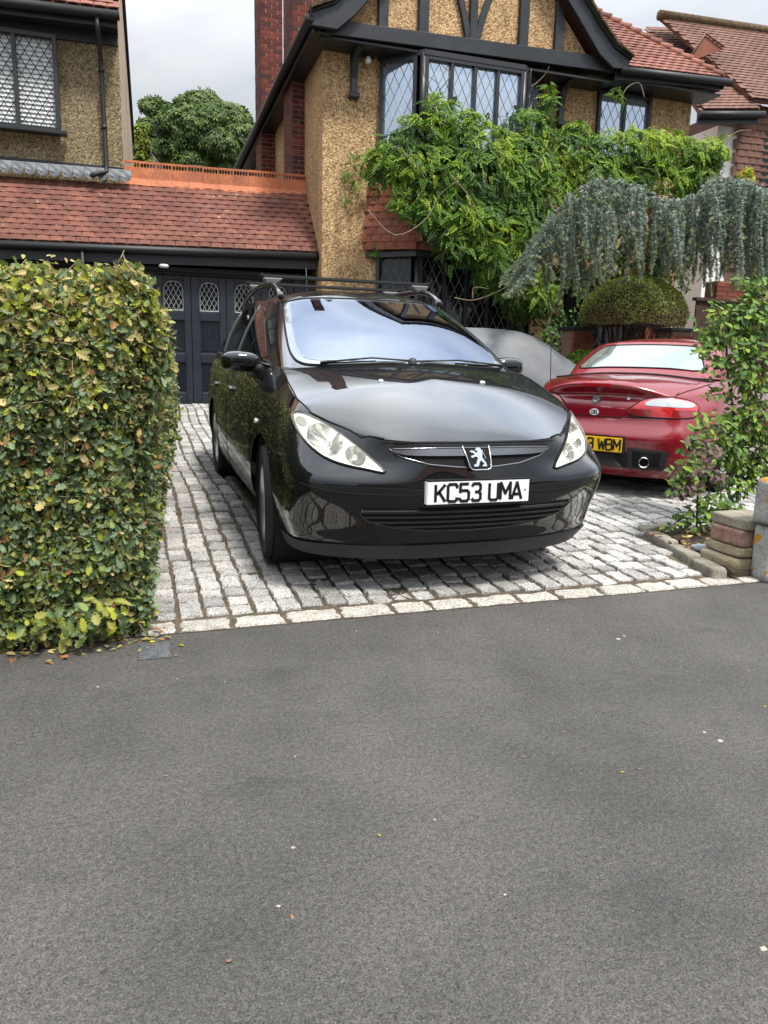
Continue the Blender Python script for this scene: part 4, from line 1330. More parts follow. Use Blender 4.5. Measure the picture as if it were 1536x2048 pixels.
# bonnet: centre line and side edges (ring columns 2.2 .. 7)
_yy = np.linspace(.06, 1.0, 200)
_sl = np.interp(_yy, [.06, .15, .60, .72, .93, 1.0], [.60, .52, .42, .30, .12, .08])
_sl = np.convolve(np.pad(_sl, 8, mode='edge'), np.ones(17) / 17, 'valid')
_zz = .676 + np.concatenate([[0], np.cumsum((_sl[1:] + _sl[:-1]) / 2 * np.diff(_yy))])
zc = lambda y: np.interp(y, _yy, _zz)
yc = .062 + (0.945 - .062) * tt
C1 = np.stack([0 * yc, yc, zc(yc)], 1)
E1 = edge_at(us, uc, S1, 2.15 + (7 - 2.15) * tt ** 1.0)
E1[:, 2] += 0.002
bon = cap_surface(C1, E1, 2.3, 26)
# front edge of the bonnet follows the nose in plan
k_ = np.linspace(0, 1, 26)
bow = np.interp(k_ * E1[0, 0], S1[:60, -1, 0], S1[:60, -1, 1]) - (C1[0, 1] + (E1[0, 1] - C1[0, 1]) * k_)
bon[:, :, 1] += bow[None] * ((1 - tt) ** 2)[:, None]
# greenhouse
GG = [
 col((0, .905, .985), (0, 1.36, 1.232), (0, 1.835, 1.440)),
 col((.30, .912, .985), (.285, 1.37, 1.230), (.27, 1.845, 1.437)),
 col((.55, .950, .985), (.515, 1.42, 1.222), (.46, 1.885, 1.426)),
 col((.655, 1.00, .985), (.605, 1.47, 1.216), (.545, 1.935, 1.410)),
 col((.712, 1.10, .990), (.657, 1.57, 1.212), (.588, 2.03, 1.405)),
 col((.790, 1.75, 1.005), (.712, 1.93, 1.222), (.606, 2.28, 1.428)),
 col((.806, 2.8, 1.03), (.722, 2.8, 1.25), (.606, 2.8, 1.455)),
 col((.792, 3.6, 1.05), (.708, 3.55, 1.26), (.592, 3.5, 1.450)),
 col((.725, 4.02, 1.07), (.63, 3.93, 1.26), (.535, 3.84, 1.425)),
 col((.42, 4.30, 1.075), (.38, 4.14, 1.26), (.32, 3.98, 1.42)),
 col((0, 4.36, 1.075), (0, 4.19, 1.26), (0, 4.02, 1.42)),
]
S2, us2, uc2 = loft(GG, 150, 26)
yr = 1.835 + (4.02 - 1.835) * tt
zr = np.interp(yr, [1.835, 1.95, 2.10, 2.4, 2.9, 3.4, 3.8, 4.02], [1.440, 1.478, 1.505, 1.528, 1.537, 1.522, 1.475, 1.42])
zr = np.convolve(np.pad(zr, 3, mode='edge'), np.ones(7) / 7, 'valid'); zr[0] = 1.44; zr[-1] = 1.42
C2 = np.stack([0 * yr, yr, zr], 1)
E2 = edge_at(us2, uc2, S2, 2.0 + (9 - 2.0) * tt)
roof = cap_surface(C2, E2, 2.6, 22)
kk = np.linspace(0, 1, 22)
bow = np.interp(kk * E2[0, 0], S2[:40, -1, 0], S2[:40, -1, 1]) - (C2[0, 1] + (E2[0, 1] - C2[0, 1]) * kk)
roof[:, :, 1] += bow[None] * ((1 - tt) ** 3)[:, None]
vb, fb = grid_faces(bon); vr, fr_ = grid_faces(roof); v1, f1 = grid_faces(S1); v2, f2 = grid_faces(S2)
bm = weld([(v1, f1), (vb, fb), (v2, f2), (vr, fr_)])
for sgn in (1,):
    arch_cut(bm, .905, .285, .355); arch_cut(bm, 3.43, .349, .355)
bmesh.ops.recalc_face_normals(bm, faces=bm.faces)
SH = Shell(bm)
LAMP = [(-.434, .547), (-.513, .556), (-.607, .574), (-.686, .603), (-.742, .655), (-.767, .708), (-.772, .757), (-.762, .781), (-.735, .788), (-.673, .760), (-.586, .699), (-.506, .626)]
WS = [(0, .948), (.30, .956), (.53, .99), (.618, 1.045), (.645, 1.15), (.640, 1.30), (.603, 1.60), (.556, 1.865), (.53, 1.885), (.46, 1.862), (.25, 1.828), (0, 1.818)]
WSF = WS + [(-a, b) for a, b in reversed(WS[1:-1])]
WIN = [(a * .945, 1.40 + (b - 1.40) * (.90 if b < 1.4 else .93)) for a, b in WSF]
_wc = [(a * .985, 1.40 + (b - 1.40) * .985) for a, b in WIN]
_in = [(-.60 + (a + .60) * .93, .66 + (b - .66) * .90) for a, b in LAMP]
bmesh.ops.delete(bm, geom=[f for f in bm.faces if f.calc_center_median().y < .75 and inside((-abs(f.calc_center_median().x), f.calc_center_median().z), _in)], context='FACES')
bmesh.ops.delete(bm, geom=[f for f in bm.faces if f.calc_center_median().z > .985 and f.normal.z > .3 and f.calc_center_median().y < 1.83 and inside(f.calc_center_median().to_2d(), _wc)], context='FACES')
me = bpy.data.meshes.new('body'); bm.to_mesh(me); bm.free(); me.materials.append(m_black)
unit_ = lambda v: v / np.linalg.norm(v)
body = child_local('body', me, bc)
bpl = lambda p: [(-a, b) for a, b in reversed(p)]
# dark lining of the wheel wells and the underside
ub = MB()
for cy, cz in ((.905, .285), (3.43, .349)):
    for sx in (-1, 1):
        prof = [(.352, 0), (.352, .30), (.0, .30)]
        ub.lathe(prof, 40, Matrix.Translation((sx * .845, cy, cz)) @ Matrix.Rotation(-sx * math.pi / 2, 4, 'Y'))
ub.box((-.50, .25, .17), (.50, 4.30, .32))
ub.box((-.79, 1.32, .20), (.79, 3.02, .30))
child_local('underbody', ub.mesh('underbody', m_well), bc)
for sx in (-1, 1):
    fw = wheel(bc, sx * .768, .905, .268, sx, .318); fw.rotation_euler = (0, sx * math.pi / 2, R(-5.5))
    wheel(bc, sx * .768, 3.43, .372, sx, .318)
# lower lip of the bumper
lipl = S1[:110, 3] * np.array([1, 1, 1])
lp = MB()
half = [S1[i] for i in range(0, 76)]
for i in range(len(half) - 1):
    for sx in (1, -1):
        q = []
        for P in (half[i], half[i + 1]):
            a, b = P[0] + np.array([0, -.004, -.004]), P[5] + np.array([0, -.006, .0])
            q.append((a, b))
        f = [q[0][0], q[1][0], q[1][1], q[0][1]]
        f = [(sx * p[0] * 1.006, p[1] - .006, p[2] - .004) for p in f]
        lp.add(f, [(0, 1, 2, 3) if sx > 0 else (3, 2, 1, 0)])
        g = [(p[0] * .985, p[1] + .02, p[2]) for p in f]
        lp.add([f[0], f[1], g[1], g[0]], [(0, 1, 2, 3)]); lp.add([f[3], f[2], g[2], g[3]], [(0, 1, 2, 3)])
bumper_lip = child_local('bumper_lip', lp.mesh('bumper_lip', m_trim, False), bc)

# headlights: housing with two real bowls sunk into the wing, bulbs, clear cover
def ell(cx, cz, rx, rz, n=28, a0=0, a1=2 * math.pi):
    return [(cx + rx * math.cos(a0 + (a1 - a0) * i / n), cz + rz * math.sin(a0 + (a1 - a0) * i / n)) for i in range(n)]
m_ind = plain('indicator_grey', (.30, .29, .25), .3)
m_bulb = plain('bulb_glass', (.75, .75, .72), .1, .6)
def clipin(p, c=(-.60, .64)):
    out = []
    for a in p:
        k = 1.0
        while not inside((c[0] + (a[0] - c[0]) * k * 1.05, c[1] + (a[1] - c[1]) * k * 1.05), LAMP) and k > .2: k -= .02
        out.append((c[0] + (a[0] - c[0]) * k, c[1] + (a[1] - c[1]) * k))
    return out
BOWLS = [clipin(ell(-.668, .676, .074, .072)), clipin(ell(-.553, .612, .046, .046))]
for sx in (-1, 1):
    f = (lambda p: p) if sx < 0 else bpl
    hl = SH.drape('headlight', f(smooth_poly(LAMP, 3)), 'front', .003, m_lamp, bc, .016, .012, hole=[f(b) for b in BOWLS])
    for bi, b in enumerate(BOWLS):
        ring = [SH.ray(p, q, 'front') for p, q in f(b)]
        rim = [np.array(h + n * .002) for h, n in ring]
        c = np.mean(rim, 0); nn = np.mean([np.array(n) for h, n in ring], 0); nn = unit_(nn * np.array([.6, 1, .6]))
        dep = (.075, .055)[bi]; K = 8; V, F = [], []
        nr_ = len(rim)
        for k in range(K + 1):
            t = 1 - k / K * .92
            for p in rim: V.append(c + (p - c) * t - nn * dep * (1 - t * t))
        for k in range(K):
            for q in range(nr_):
                F.append((k * nr_ + q, k * nr_ + (q + 1) % nr_, (k + 1) * nr_ + (q + 1) % nr_, (k + 1) * nr_ + q))
        F.append(tuple(K * nr_ + q for q in range(nr_)))
        child_local('reflector', mesh_from('reflector', V, F, m_bowl, None, True), hl)
        tube_part('reflector_ring', [Vector(p) for p in rim + rim[:1]], .0035, m_lamp, hl)
        bb = MB().lathe([(0, -.02), (.012, -.018), (.014, .0), (.011, .016), (0, .02)], 14, Matrix.Translation(Vector(c - nn * dep * .55)) @ Vector(nn).to_track_quat('Z', 'Y').to_matrix().to_4x4())
        child_local('bulb', bb.mesh('bulb', m_bulb, True), hl)
        dv = MB()   # vertical flute lines of the reflector
    SH.drape('indicator', f(ell(-.744, .748, .020, .021)), 'front', .006, m_ind, hl, .01, .003)
    SH.drape('indicator', f(ell(-.716, .722, .010, .011, 14)), 'front', .006, m_ind, hl, .01, .003)
    edge = f(smooth_poly(LAMP, 3)); ring = [SH.ray(a, b, 'front') for a, b in edge]
    tube_part('lamp_seal', [h + n * .003 for h, n in ring + ring[:1]], .0062, m_gap, hl)
    SH.drape('lens', f(smooth_poly(LAMP, 3)), 'front', .015, m_lens, hl, .03, .006)

# upper grille: dark mouth, gloss bar, bright lower rim, badge
GR = [(-.409, .652), (-.36, .670), (-.2, .669), (0, .668), (.2, .669), (.36, .670), (.409, .652), (.355, .615), (.23, .583), (0, .566), (-.23, .583), (-.355, .615)]
gr = SH.drape('grille', smooth_poly(GR, 3), 'front', .003, m_gap, bc, .03)
BAR = [(-.395, .648), (-.2, .6485), (0, .648), (.2, .6485), (.395, .648), (.345, .622), (.2, .6165), (0, .6155), (-.2, .6165), (-.345, .622)]
SH.drape('grille_bar', smooth_poly(BAR, 2), 'front', .017, plain('satin_grey_bar', (.16, .17, .18), .25, .7), gr, .03, .012)
rim = SH.line([(-.409, .650), (-.355, .612), (-.23, .580), (-.1, .567), (0, .563), (.1, .567), (.23, .580), (.355, .612), (.409, .650)], 'front', .004, .02)
tube_part('grille_rim', rim, .0048, plain('rim_grey', (.22, .23, .25), .12, .8), gr)
top = SH.line([(-.395, .6505), (0, .6505), (.395, .6505)], 'front', .019, .03)
tube_part('grille_trim', top, .0028, MATS['rim_grey'], gr)
# badge: shield with a standing lion
def flat_front(pix, z0, x0, s, y_of):
    return [((u - x0) * s, y_of((z0 - v) * s), (z0 - v) * s) for u, v in pix]
bz = lambda z: .012 + (z - .562) * .34 - .010
S_ = .0651 / 395.0
def pxz(u, v): return ((u - 740) * S_ - .003, .668 - (v - 440) * S_ * 1.03)
shield = [(310, 455), (420, 760), (490, 1010), (540, 1075), (620, 1095), (1040, 1090), (1120, 1060), (1145, 990), (1150, 800), (1120, 455)]
sp = [pxz(*p) for p in shield]
sb = MB().prism([(x, bz(z), z) for x, z in sp], (0, .02, 0), (0, 0, 0))
bd = child_local('badge', sb.mesh('badge', m_gap), gr)
edge = [Vector((x, bz(z) - .002, z)) for x, z in sp]
tube_part('badge_frame', edge, .0032, m_chrome, gr)
lion = [(670, 570), (700, 540), (740, 510), (790, 498), (845, 520), (880, 580), (905, 640), (890, 700), (880, 760), (930, 840), (985, 900), (1008, 1000), (870, 1000), (875, 962), (940, 945), (900, 900), (838, 842), (790, 890), (765, 960), (740, 1002), (608, 1002), (618, 952), (690, 930), (708, 860), (752, 775), (705, 742), (640, 747), (620, 772), (550, 767), (543, 722), (618, 700), (652, 690), (640, 655), (560, 632), (515, 600), (540, 578), (622, 582), (682, 622), (722, 652), (744, 600), (738, 575), (690, 582)]
lm = MB().prism([(x, bz(z) - .001, z) for x, z in [pxz(*p) for p in lion]], (0, 0, 0), (0, -.004, 0))
lm.tube([(x, bz(z) - .003, z) for x, z in [pxz(*p) for p in ((905, 640), (905, 580), (940, 550), (980, 625))]], .0018, 5)
lm.tube([(x, bz(z) - .003, z) for x, z in [pxz(*p) for p in ((930, 640), (962, 720), (990, 780), (945, 815), (895, 790))]], .0016, 5)
child_local('emblem', lm.mesh('emblem', m_chrome), gr)

# lower grille
LG = [(-.52, .381), (-.3, .379), (0, .378), (.3, .379), (.535, .381), (.548, .362), (.50, .318), (.40, .288), (.22, .264), (0, .257), (-.22, .264), (-.40, .288), (-.50, .325), (-.53, .362)]
lg = SH.drape('lower_grille', smooth_poly(LG, 3), 'front', .003, m_gap, bc, .03)
for k, z in enumerate((.364, .338, .311, .285)):
    w = (.535, .520, .478, .375)[k]
    SH.drape('grille_slat', [(-w, z + .006), (0, z + .0055), (w, z + .006), (w - .01, z - .006), (0, z - .0065), (-w + .01, z - .006)], 'front', .013, m_trim, lg, .03, .006)
rim = SH.line([(-.532, .378), (-.533, .352), (-.50, .318), (-.40, .284), (-.22, .259), (0, .252), (.22, .259), (.40, .284), (.50, .314), (.545, .352), (.548, .380)], 'front', .004, .02)
tube_part('grille_rim', rim, .006, m_black, lg)
# number plate
pl = MB().box((-.26, -.012, .4005), (.26, .02, .5115))
plate = child_local('number_plate', pl.mesh('number_plate', m_plate, bevel=.004, bseg=2), bc)
lt, wd = letters('KC53 UMA', .047, .079, .0125, .0135, .0016, .030)
lm = lt.mesh('plate_lettering', m_ink)
child_local('plate_lettering', lm, plate, Matrix.Translation((-wd / 2, -.0125, .4163)))
pb = MB().box((-.256, -.010, .397), (.256, .03, .515)); child_local('plate_backing', pb.mesh('plate_backing', m_gap), plate)
sc_ = MB().lathe([(.0045, 0), (.0035, .002), (0, .0025)], 10, Matrix.Translation((.238, -.0122, .459)) @ Matrix.Rotation(math.pi / 2, 4, 'X'))
child_local('screw', sc_.mesh('screw', m_trim, True), plate)

# bonnet and panel gaps
for sx in (-1, 1):
    cl = SH.line(smooth_poly([(sx * .845, .500), (sx * .72, .470), (sx * .58, .452), (sx * .40, .445), (sx * .28, .444)], 4, False), 'front', .0, .03)
    tube_part('panel_gap', cl, .0028, m_gap, bc)
bl = SH.line([(-.722, 1.02), (-.735, .80), (-.735, .56), (-.70, .40), (-.64, .31), (-.52, .165), (-.43, .108)], 'top', .0015, .03)
for m_ in (1, -1):
    tube_part('panel_gap', [Vector((p.x * m_, p.y, p.z)) for p in bl], .004, m_gap, bc)
bl = SH.line([(-.44, .677), (-.3, .678), (0, .676), (.3, .678), (.44, .677)], 'front', .001, .03)
tube_part('panel_gap', bl, .0045, m_gap, bc)
for ax, sg in (('left', -1), ('right', 1)):
    for pts in ([(1.22, .24), (1.26, .5), (1.25, .75), (1.18, .97)], [(2.36, .22), (2.36, .7), (2.34, 1.0)], [(3.02, .30), (3.08, .62), (3.30, .80), (3.30, 1.03)], [(.66, .62), (.60, .60), (.46, .59), (.40, .585)]):
        tube_part('panel_gap', SH.line(smooth_poly(pts, 4, False), ax, .0, .04), .003, m_gap, bc, 5)
    for y in (2.18, 3.12):
        hd = [(y - .10, .815), (y - .09, .845), (y, .852), (y + .09, .845), (y + .10, .815), (y, .808)]
        SH.drape('door_handle', smooth_poly(hd, 2), ax, .022, m_black, bc, .03, .01)
    SH.drape('side_repeater', ell(1.06, .70, .028, .014, 14), ax, .008, m_lamp, bc, .02, .006)
    # side windows
    SH.drape('side_window', smooth_poly([(1.44, 1.045), (2.28, 1.06), (2.31, 1.30), (2.30, 1.385), (2.16, 1.375), (1.80, 1.235), (1.50, 1.085)], 2), ax, .004, m_glassdark, bc, .05, .006)
    SH.drape('side_window', smooth_poly([(2.42, 1.06), (3.18, 1.075), (3.20, 1.30), (3.16, 1.395), (2.44, 1.395), (2.40, 1.3)], 2), ax, .004, m_glassdark, bc, .05, .006)
    SH.drape('side_window', smooth_poly([(3.32, 1.08), (3.86, 1.10), (3.80, 1.28), (3.62, 1.39), (3.34, 1.395), (3.30, 1.3)], 2), ax, .004, m_glassdark, bc, .05, .006)
    for y0, y1 in ((2.33, 2.345), (3.225, 3.25)):
        tube_part('window_seal', SH.line([(y0, 1.05), (y1, 1.40)], ax, .004), .009, plain('seal_grey', (.06, .06, .065), .35) if 'seal_grey' not in MATS else MATS['seal_grey'], bc)
    tube_part('window_seal', SH.line([(1.30, 1.0), (1.9, 1.035), (3.9, 1.08)], ax, .003, .08), .007, MATS['seal_grey'], bc)
    tube_part('sill_line', SH.line([(1.30, .52), (2.0, .50), (3.0, .53)], ax, -.001, .06), .010, m_black, bc)
# windscreen
ws = SH.drape('windscreen', smooth_poly(WSF, 3), 'top', .003, m_wband, bc, .05, .004, hole=[smooth_poly(_wc, 3)])
SH.drape('tinted_glass', smooth_poly(WIN, 3), 'top', .0055, m_wind, ws, .06, .0)
# cabin: dashboard, wheel, seats
cab = MB()
cab.prism([(-.60, .96, .93), (-.60, 1.15, .97), (-.60, 1.38, .955), (-.60, 1.50, .86), (-.60, 1.50, .60), (-.60, .96, .60)], (0, 0, 0), (1.2, 0, 0))
cab.prism([(-.62, 1.30, .965), (-.56, 1.46, 1.0), (-.36, 1.47, 1.015), (-.16, 1.46, 1.0), (-.10, 1.30, .965)], (0, 0, 0), (0, 0, -.08))
dsh = child_local('dashboard', cab.mesh('dashboard', m_dash, bevel=.02, bseg=2), bc)
Mw_ = Matrix.Translation((-.36, 1.60, .985)) @ Matrix.Rotation(R(-62), 4, 'X')
sw = MB().tube([tuple(Mw_ @ Vector((.18 * math.cos(a), .18 * math.sin(a), 0))) for a in np.linspace(0, 2 * math.pi, 33)], .015, 8, caps=False)
sw.lathe([(0, -.03), (.06, -.025), (.065, .01), (0, .02)], 16, Mw_)
for a in (0, math.pi, -math.pi / 2): sw.tube([tuple(Mw_ @ Vector((.05 * math.cos(a), .05 * math.sin(a), 0))), tuple(Mw_ @ Vector((.175 * math.cos(a), .175 * math.sin(a), 0)))], .016, 6)
child_local('steering_wheel', sw.mesh('steering_wheel', m_dash, True), bc)
for sx in (-.36, .36):
    st_ = MB()
    st_.prism([(sx - .24, 2.10, .62), (sx + .24, 2.10, .62), (sx + .22, 2.28, 1.10), (sx + .13, 2.32, 1.18), (sx - .13, 2.32, 1.18), (sx - .22, 2.28, 1.10)], (0, 0, 0), (0, .10, 0))
    st_.box((sx - .24, 1.65, .50), (sx + .24, 2.15, .64))
    st_.box((sx - .12, 2.33, 1.20), (sx + .12, 2.42, 1.36))
    child_local('front_seat', st_.mesh('front_seat', m_seat, bevel=.03, bseg=2), bc)
cf = MB().box((-.66, .96, .40), (.66, 4.0, .48)); child_local('cabin_floor', cf.mesh('cabin_floor', m_well), bc)
rm = MB().box((-.11, 1.80, 1.335), (.11, 1.82, 1.395)); child_local('interior_mirror', rm.mesh('interior_mirror', m_trim, bevel=.01, bseg=2), bc)
seal = [SH.ray(a, b, 'top') for a, b in smooth_poly(WSF, 3)]
tube_part('screen_seal', [h + n * .002 for h, n in seal + seal[:1]], .007, m_gap, ws)
# wipers
for xa, xb, yb in ((-.02, .60, 1.02), (.06, -.52, .985)):
    a = SH.ray(xa, .935, 'top'); b = SH.ray(xb, yb, 'top'); mid = SH.ray((xa + xb) / 2, .955, 'top')
    w = bpy.data.objects.new('wiper', None); COL.objects.link(w); w.parent = bc
    tube_part('wiper_arm', [a[0] + a[1] * .015, mid[0] + mid[1] * .035, b[0] + b[1] * .02], .006, m_trim, w)
    c = SH.ray(xa * .2 + xb * .8 - .2 * (1 if xb > 0 else -1), .975, 'top')
    tube_part('wiper_blade', [c[0] + c[1] * .014, (c[0] + b[0]) / 2 + b[1] * .014, b[0] + b[1] * .014], .005, m_gap, w)
pv = MB().lathe([(.026, 0), (.024, .022), (.014, .034), (0, .036)], 16, Matrix.Translation(SH.ray(-.0, .93, 'top')[0]))
child_local('wiper_pivot', pv.mesh('wiper_pivot', m_trim, True), bc)
for sx in (-.288, .288):
    h, n = SH.ray(sx, .61, 'top')
    j = MB().lathe([(.017, -.004), (.016, .004), (.010, .010), (0, .011)], 14, Matrix.Translation(h) @ n.to_track_quat('Z', 'Y').to_matrix().to_4x4())
    child_local('washer_jet', j.mesh('washer_jet', m_chrome, True), bc)
# door mirrors
def ellipsoid(name, c, r, mat, parent, flat=None):
    bm = bmesh.new(); bmesh.ops.create_icosphere(bm, subdivisions=4, radius=1)
    for v in bm.verts:
        x, y, z = v.co
        q = (abs(x) ** 3.0 + abs(y) ** 3.0 + abs(z) ** 3.0) ** (1 / 3.0)
        x, y, z = x / q, y / q, z / q
        if y > 0: y *= .75
        z *= 1.0 - .18 * max(0, flat * x) if flat else 1
        v.co = (c[0] + x * r[0], c[1] + y * r[1], c[2] + z * r[2])
    for f in bm.faces: f.smooth = True
    me = bpy.data.meshes.new(name); bm.to_mesh(me); bm.free(); me.materials.append(mat)
    return child_local(name, me, parent)
for sx in (-1, 1):
    mr = ellipsoid('mirror', (sx * .885, 1.52, 1.018), (.118, .075, .062), m_black, bc, -sx)
    arm = MB().tube([(sx * .83, 1.52, .99), (sx * .77, 1.47, .975), (sx * .70, 1.42, .985)], [.036, .032, .045], 12)
    child_local('mirror_arm', arm.mesh('mirror_arm', m_trim, True), bc)
    gl = MB().box((sx * .885 - .095, 1.572, .972), (sx * .885 + .095, 1.580, 1.064)); child_local('mirror_glass', gl.mesh('mirror_glass', m_chrome, bevel=.004), mr)
# roof rails, cross bars
for sx in (-1, 1):
    rp = smooth_poly([(sx * .560, 1.94, 1.437), (sx * .563, 2.06, 1.492), (sx * .566, 2.30, 1.545), (sx * .568, 2.8, 1.562), (sx * .565, 3.3, 1.548), (sx * .56, 3.62, 1.505), (sx * .555, 3.76, 1.45)], 5, False)
    mb = MB().tube(rp, [.020] * len(rp), 10)
    child_local('roof_rail', mb.mesh('roof_rail', m_black, True), bc)
    mb = MB().tube(rp[:3], .0235, 10); child_local('rail_foot', mb.mesh('rail_foot', plain('rail_cap', (.10, .10, .11), .4) if 'rail_cap' not in MATS else MATS['rail_cap'], True), bc)
for y, z in ((2.337, 1.604), (3.02, 1.612)):
    cb = MB()
    cb.prism([(-.62, y - .022, z - .012), (-.62, y + .022, z - .012), (-.62, y + .022, z + .010), (-.62, y - .022, z + .010)], (0, 0, 0), (1.24, 0, 0))
    bar = child_local('cross_bar', cb.mesh('cross_bar', m_trim, bevel=.006, bseg=2), bc)
    for sx in (-1, 1):
        ft = MB().prism([(sx * .62, y, z - .013), (sx * .475, y, z - .013), (sx * .50, y, z - .040), (sx * .535, y, z - .062), (sx * .592, y, z - .062)], (0, -.04, 0), (0, .04, 0))
        child_local('bar_foot', ft.mesh('bar_foot', MATS['rail_cap'], bevel=.008), bar)
        cp = MB().box((sx * .62 - .014, y - .026, z - .016), (sx * .62 + .014, y + .026, z + .014)); child_local('bar_cap', cp.mesh('bar_cap', m_gap, bevel=.008), bar)
# rear lamps and tailgate glass (hidden from the street, seen from the side)
SH.drape('tailgate_window', [(-.40, 1.12), (.40, 1.12), (.34, 1.36), (-.34, 1.36)], 'rear', .004, m_glassdark, bc, .06)
# ------------------------------------------------------------------ red roadster, seen from behind
m_red = plain('red_paint', (0.20, 0.004, 0.013), 0.25, coat=0.8, ior=1.5)
m_redlamp = plain('red_lamp', (0.42, 0.010, 0.014), 0.12, coat=1.0)
m_darkred = plain('dark_red_lamp', (0.20, 0.008, 0.012), 0.12, coat=1.0)
m_clearlamp = plain('clear_lamp', (0.36, 0.37, 0.40), 0.12, coat=1.0)
m_rglass = plain('rear_window_glass', (0.36, 0.415, 0.405), 0.06, 0.75)
rc = bpy.data.objects.new('roadster', None); COL.objects.link(rc)
tag(rc, 'dark red two seater roadster seen from behind with yellow number plate', 'car')
rc.location = (2.036, 2.163, -.043); rc.rotation_euler = (0, 0, R(-54.9))
RG = [
 col((0, .10, .205), (0, .03, .29), (0, -.015, .47), (0, -.018, .55), (0, .045, .652), (0, .058, .79), (0, .045, .915), (0, .075, .968)),
 col((.30, .105, .205), (.30, .035, .29), (.30, -.008, .47), (.30, -.010, .55), (.30, .055, .652), (.30, .075, .79), (.29, .075, .905), (.28, .115, .955)),
 col((.54, .15, .21), (.55, .085, .29), (.56, .045, .47), (.56, .045, .55), (.55, .10, .652), (.54, .135, .78), (.52, .185, .868), (.49, .26, .918)),
 col((.67, .27, .21), (.70, .20, .29), (.715, .16, .47), (.715, .16, .56), (.70, .205, .655), (.68, .26, .77), (.645, .34, .868), (.60, .44, .935)),
 col((.755, .52, .21), (.80, .49, .30), (.82, .47, .47), (.825, .47, .57), (.815, .49, .66), (.79, .53, .775), (.745, .60, .885), (.68, .68, .958)),
 col((.78, 1.0, .21), (.82, 1.0, .30), (.845, 1., .47), (.850, 1., .58), (.845, 1., .67), (.825, 1., .79), (.785, 1.0, .905), (.725, 1.04, .970)),
 col((.78, 1.8, .20), (.81, 1.8, .30), (.828, 1.8, .47), (.832, 1.8, .58), (.828, 1.8, .67), (.812, 1.8, .79), (.79, 1.8, .90), (.752, 1.8, .960)),
 col((.78, 2.6, .20), (.81, 2.6, .30), (.832, 2.6, .47), (.838, 2.6, .58), (.832, 2.6, .66), (.812, 2.6, .76), (.78, 2.6, .86), (.735, 2.6, .915)),
 col((.74, 3.4, .20), (.78, 3.4, .30), (.81, 3.4, .45), (.81, 3.4, .55), (.80, 3.4, .63), (.78, 3.4, .71), (.74, 3.4, .79), (.69, 3.38, .83)),
 col((.45, 3.95, .20), (.47, 3.98, .30), (.48, 4.0, .42), (.48, 4.0, .50), (.47, 3.97, .57), (.46, 3.93, .62), (.44, 3.88, .67), (.42, 3.80, .70)),
 col((0, 4.05, .20), (0, 4.08, .30), (0, 4.1, .42), (0, 4.1, .50), (0, 4.07, .56), (0, 4.03, .60), (0, 3.98, .64), (0, 3.90, .67)),
]
for ci, c_ in enumerate(RG):     # one more row: the hollow under the boot spoiler
    mid = tuple((np.array(c_[5]) * .4 + np.array(c_[6]) * .6).tolist())
    if ci == 0: mid = (0, .098, .862); c_[6] = (0, .030, .918)
    if ci == 1: mid = (.30, .112, .852); c_[6] = (.29, .058, .905)
    if ci == 2: mid = (.535, .170, .832)
    c_.insert(6, mid)
S3, us, uc = loft(RG, 190, 50)
yc = .075 + (3.90 - .075) * tt
zr = np.interp(yc, [.075, .35, .75, 1.2, 2.5, 2.9, 3.4, 3.9], [.968, .998, 1.018, 1.015, .985, .945, .83, .67])
zr = np.convolve(np.pad(zr, 2, mode='edge'), np.ones(5) / 5, 'valid'); zr[0] = .968; zr[-1] = .67
C3 = np.stack([0 * yc, yc, zr], 1)
E3 = edge_at(us, uc, S3, np.interp(tt, [0, .5, 1], [1.7, 6.0, 9.3]))
deck = cap_surface(C3, E3, 2.4, 24)
kk = np.linspace(0, 1, 24)
bow = np.interp(kk * E3[0, 0], S3[:50, -1, 0], S3[:50, -1, 1]) - (C3[0, 1] + (E3[0, 1] - C3[0, 1]) * kk)
deck[:, :, 1] += bow[None] * ((1 - tt) ** 4)[:, None]
bz3 = np.interp(kk * E3[0, 0], S3[:50, -1, 0], S3[:50, -1, 2]) - deck[0, :, 2]
deck[:, :, 2] += bz3[None] * ((1 - tt) ** 6)[:, None]
TG = [
 col((0, .845, 1.005), (0, 1.055, 1.155), (0, 1.29, 1.305)),
 col((.33, .855, 1.003), (.31, 1.065, 1.150), (.28, 1.295, 1.302)),
 col((.58, .90, .995), (.53, 1.10, 1.140), (.455, 1.325, 1.288)),
 col((.675, 1.02, .988), (.635, 1.19, 1.130), (.555, 1.42, 1.272)),
 col((.735, 1.36, .975), (.68, 1.43, 1.130), (.585, 1.62, 1.282)),
 col((.748, 1.9, .965), (.685, 1.9, 1.130), (.578, 1.92, 1.295)),
 col((.70, 2.62, .93), (.655, 2.36, 1.11), (.55, 2.16, 1.280)),
 col((.50, 2.84, .93), (.45, 2.52, 1.12), (.38, 2.24, 1.292)),
 col((0, 2.92, .93), (0, 2.58, 1.12), (0, 2.28, 1.302)),
]
S4, us4, uc4 = loft(TG, 110, 20)
yr = 1.29 + (2.28 - 1.29) * tt
zr = 1.305 + .05 * np.sin(np.pi * tt) ** .8
C4 = np.stack([0 * yr, yr, zr], 1)
E4 = edge_at(us4, uc4, S4, 2.0 + (7.0 - 2.0) * tt)
top4 = cap_surface(C4, E4, 2.4, 18)
kk = np.linspace(0, 1, 18)
bow = np.interp(kk * E4[0, 0], S4[:40, -1, 0], S4[:40, -1, 1]) - (C4[0, 1] + (E4[0, 1] - C4[0, 1]) * kk)
top4[:, :, 1] += bow[None] * ((1 - tt) ** 4)[:, None]
bm = weld([grid_faces(S3), grid_faces(deck), grid_faces(S4), grid_faces(top4)])
arch_cut(bm, 1.0, .33, .335); arch_cut(bm, 3.33, .33, .335)
bmesh.ops.recalc_face_normals(bm, faces=bm.faces)
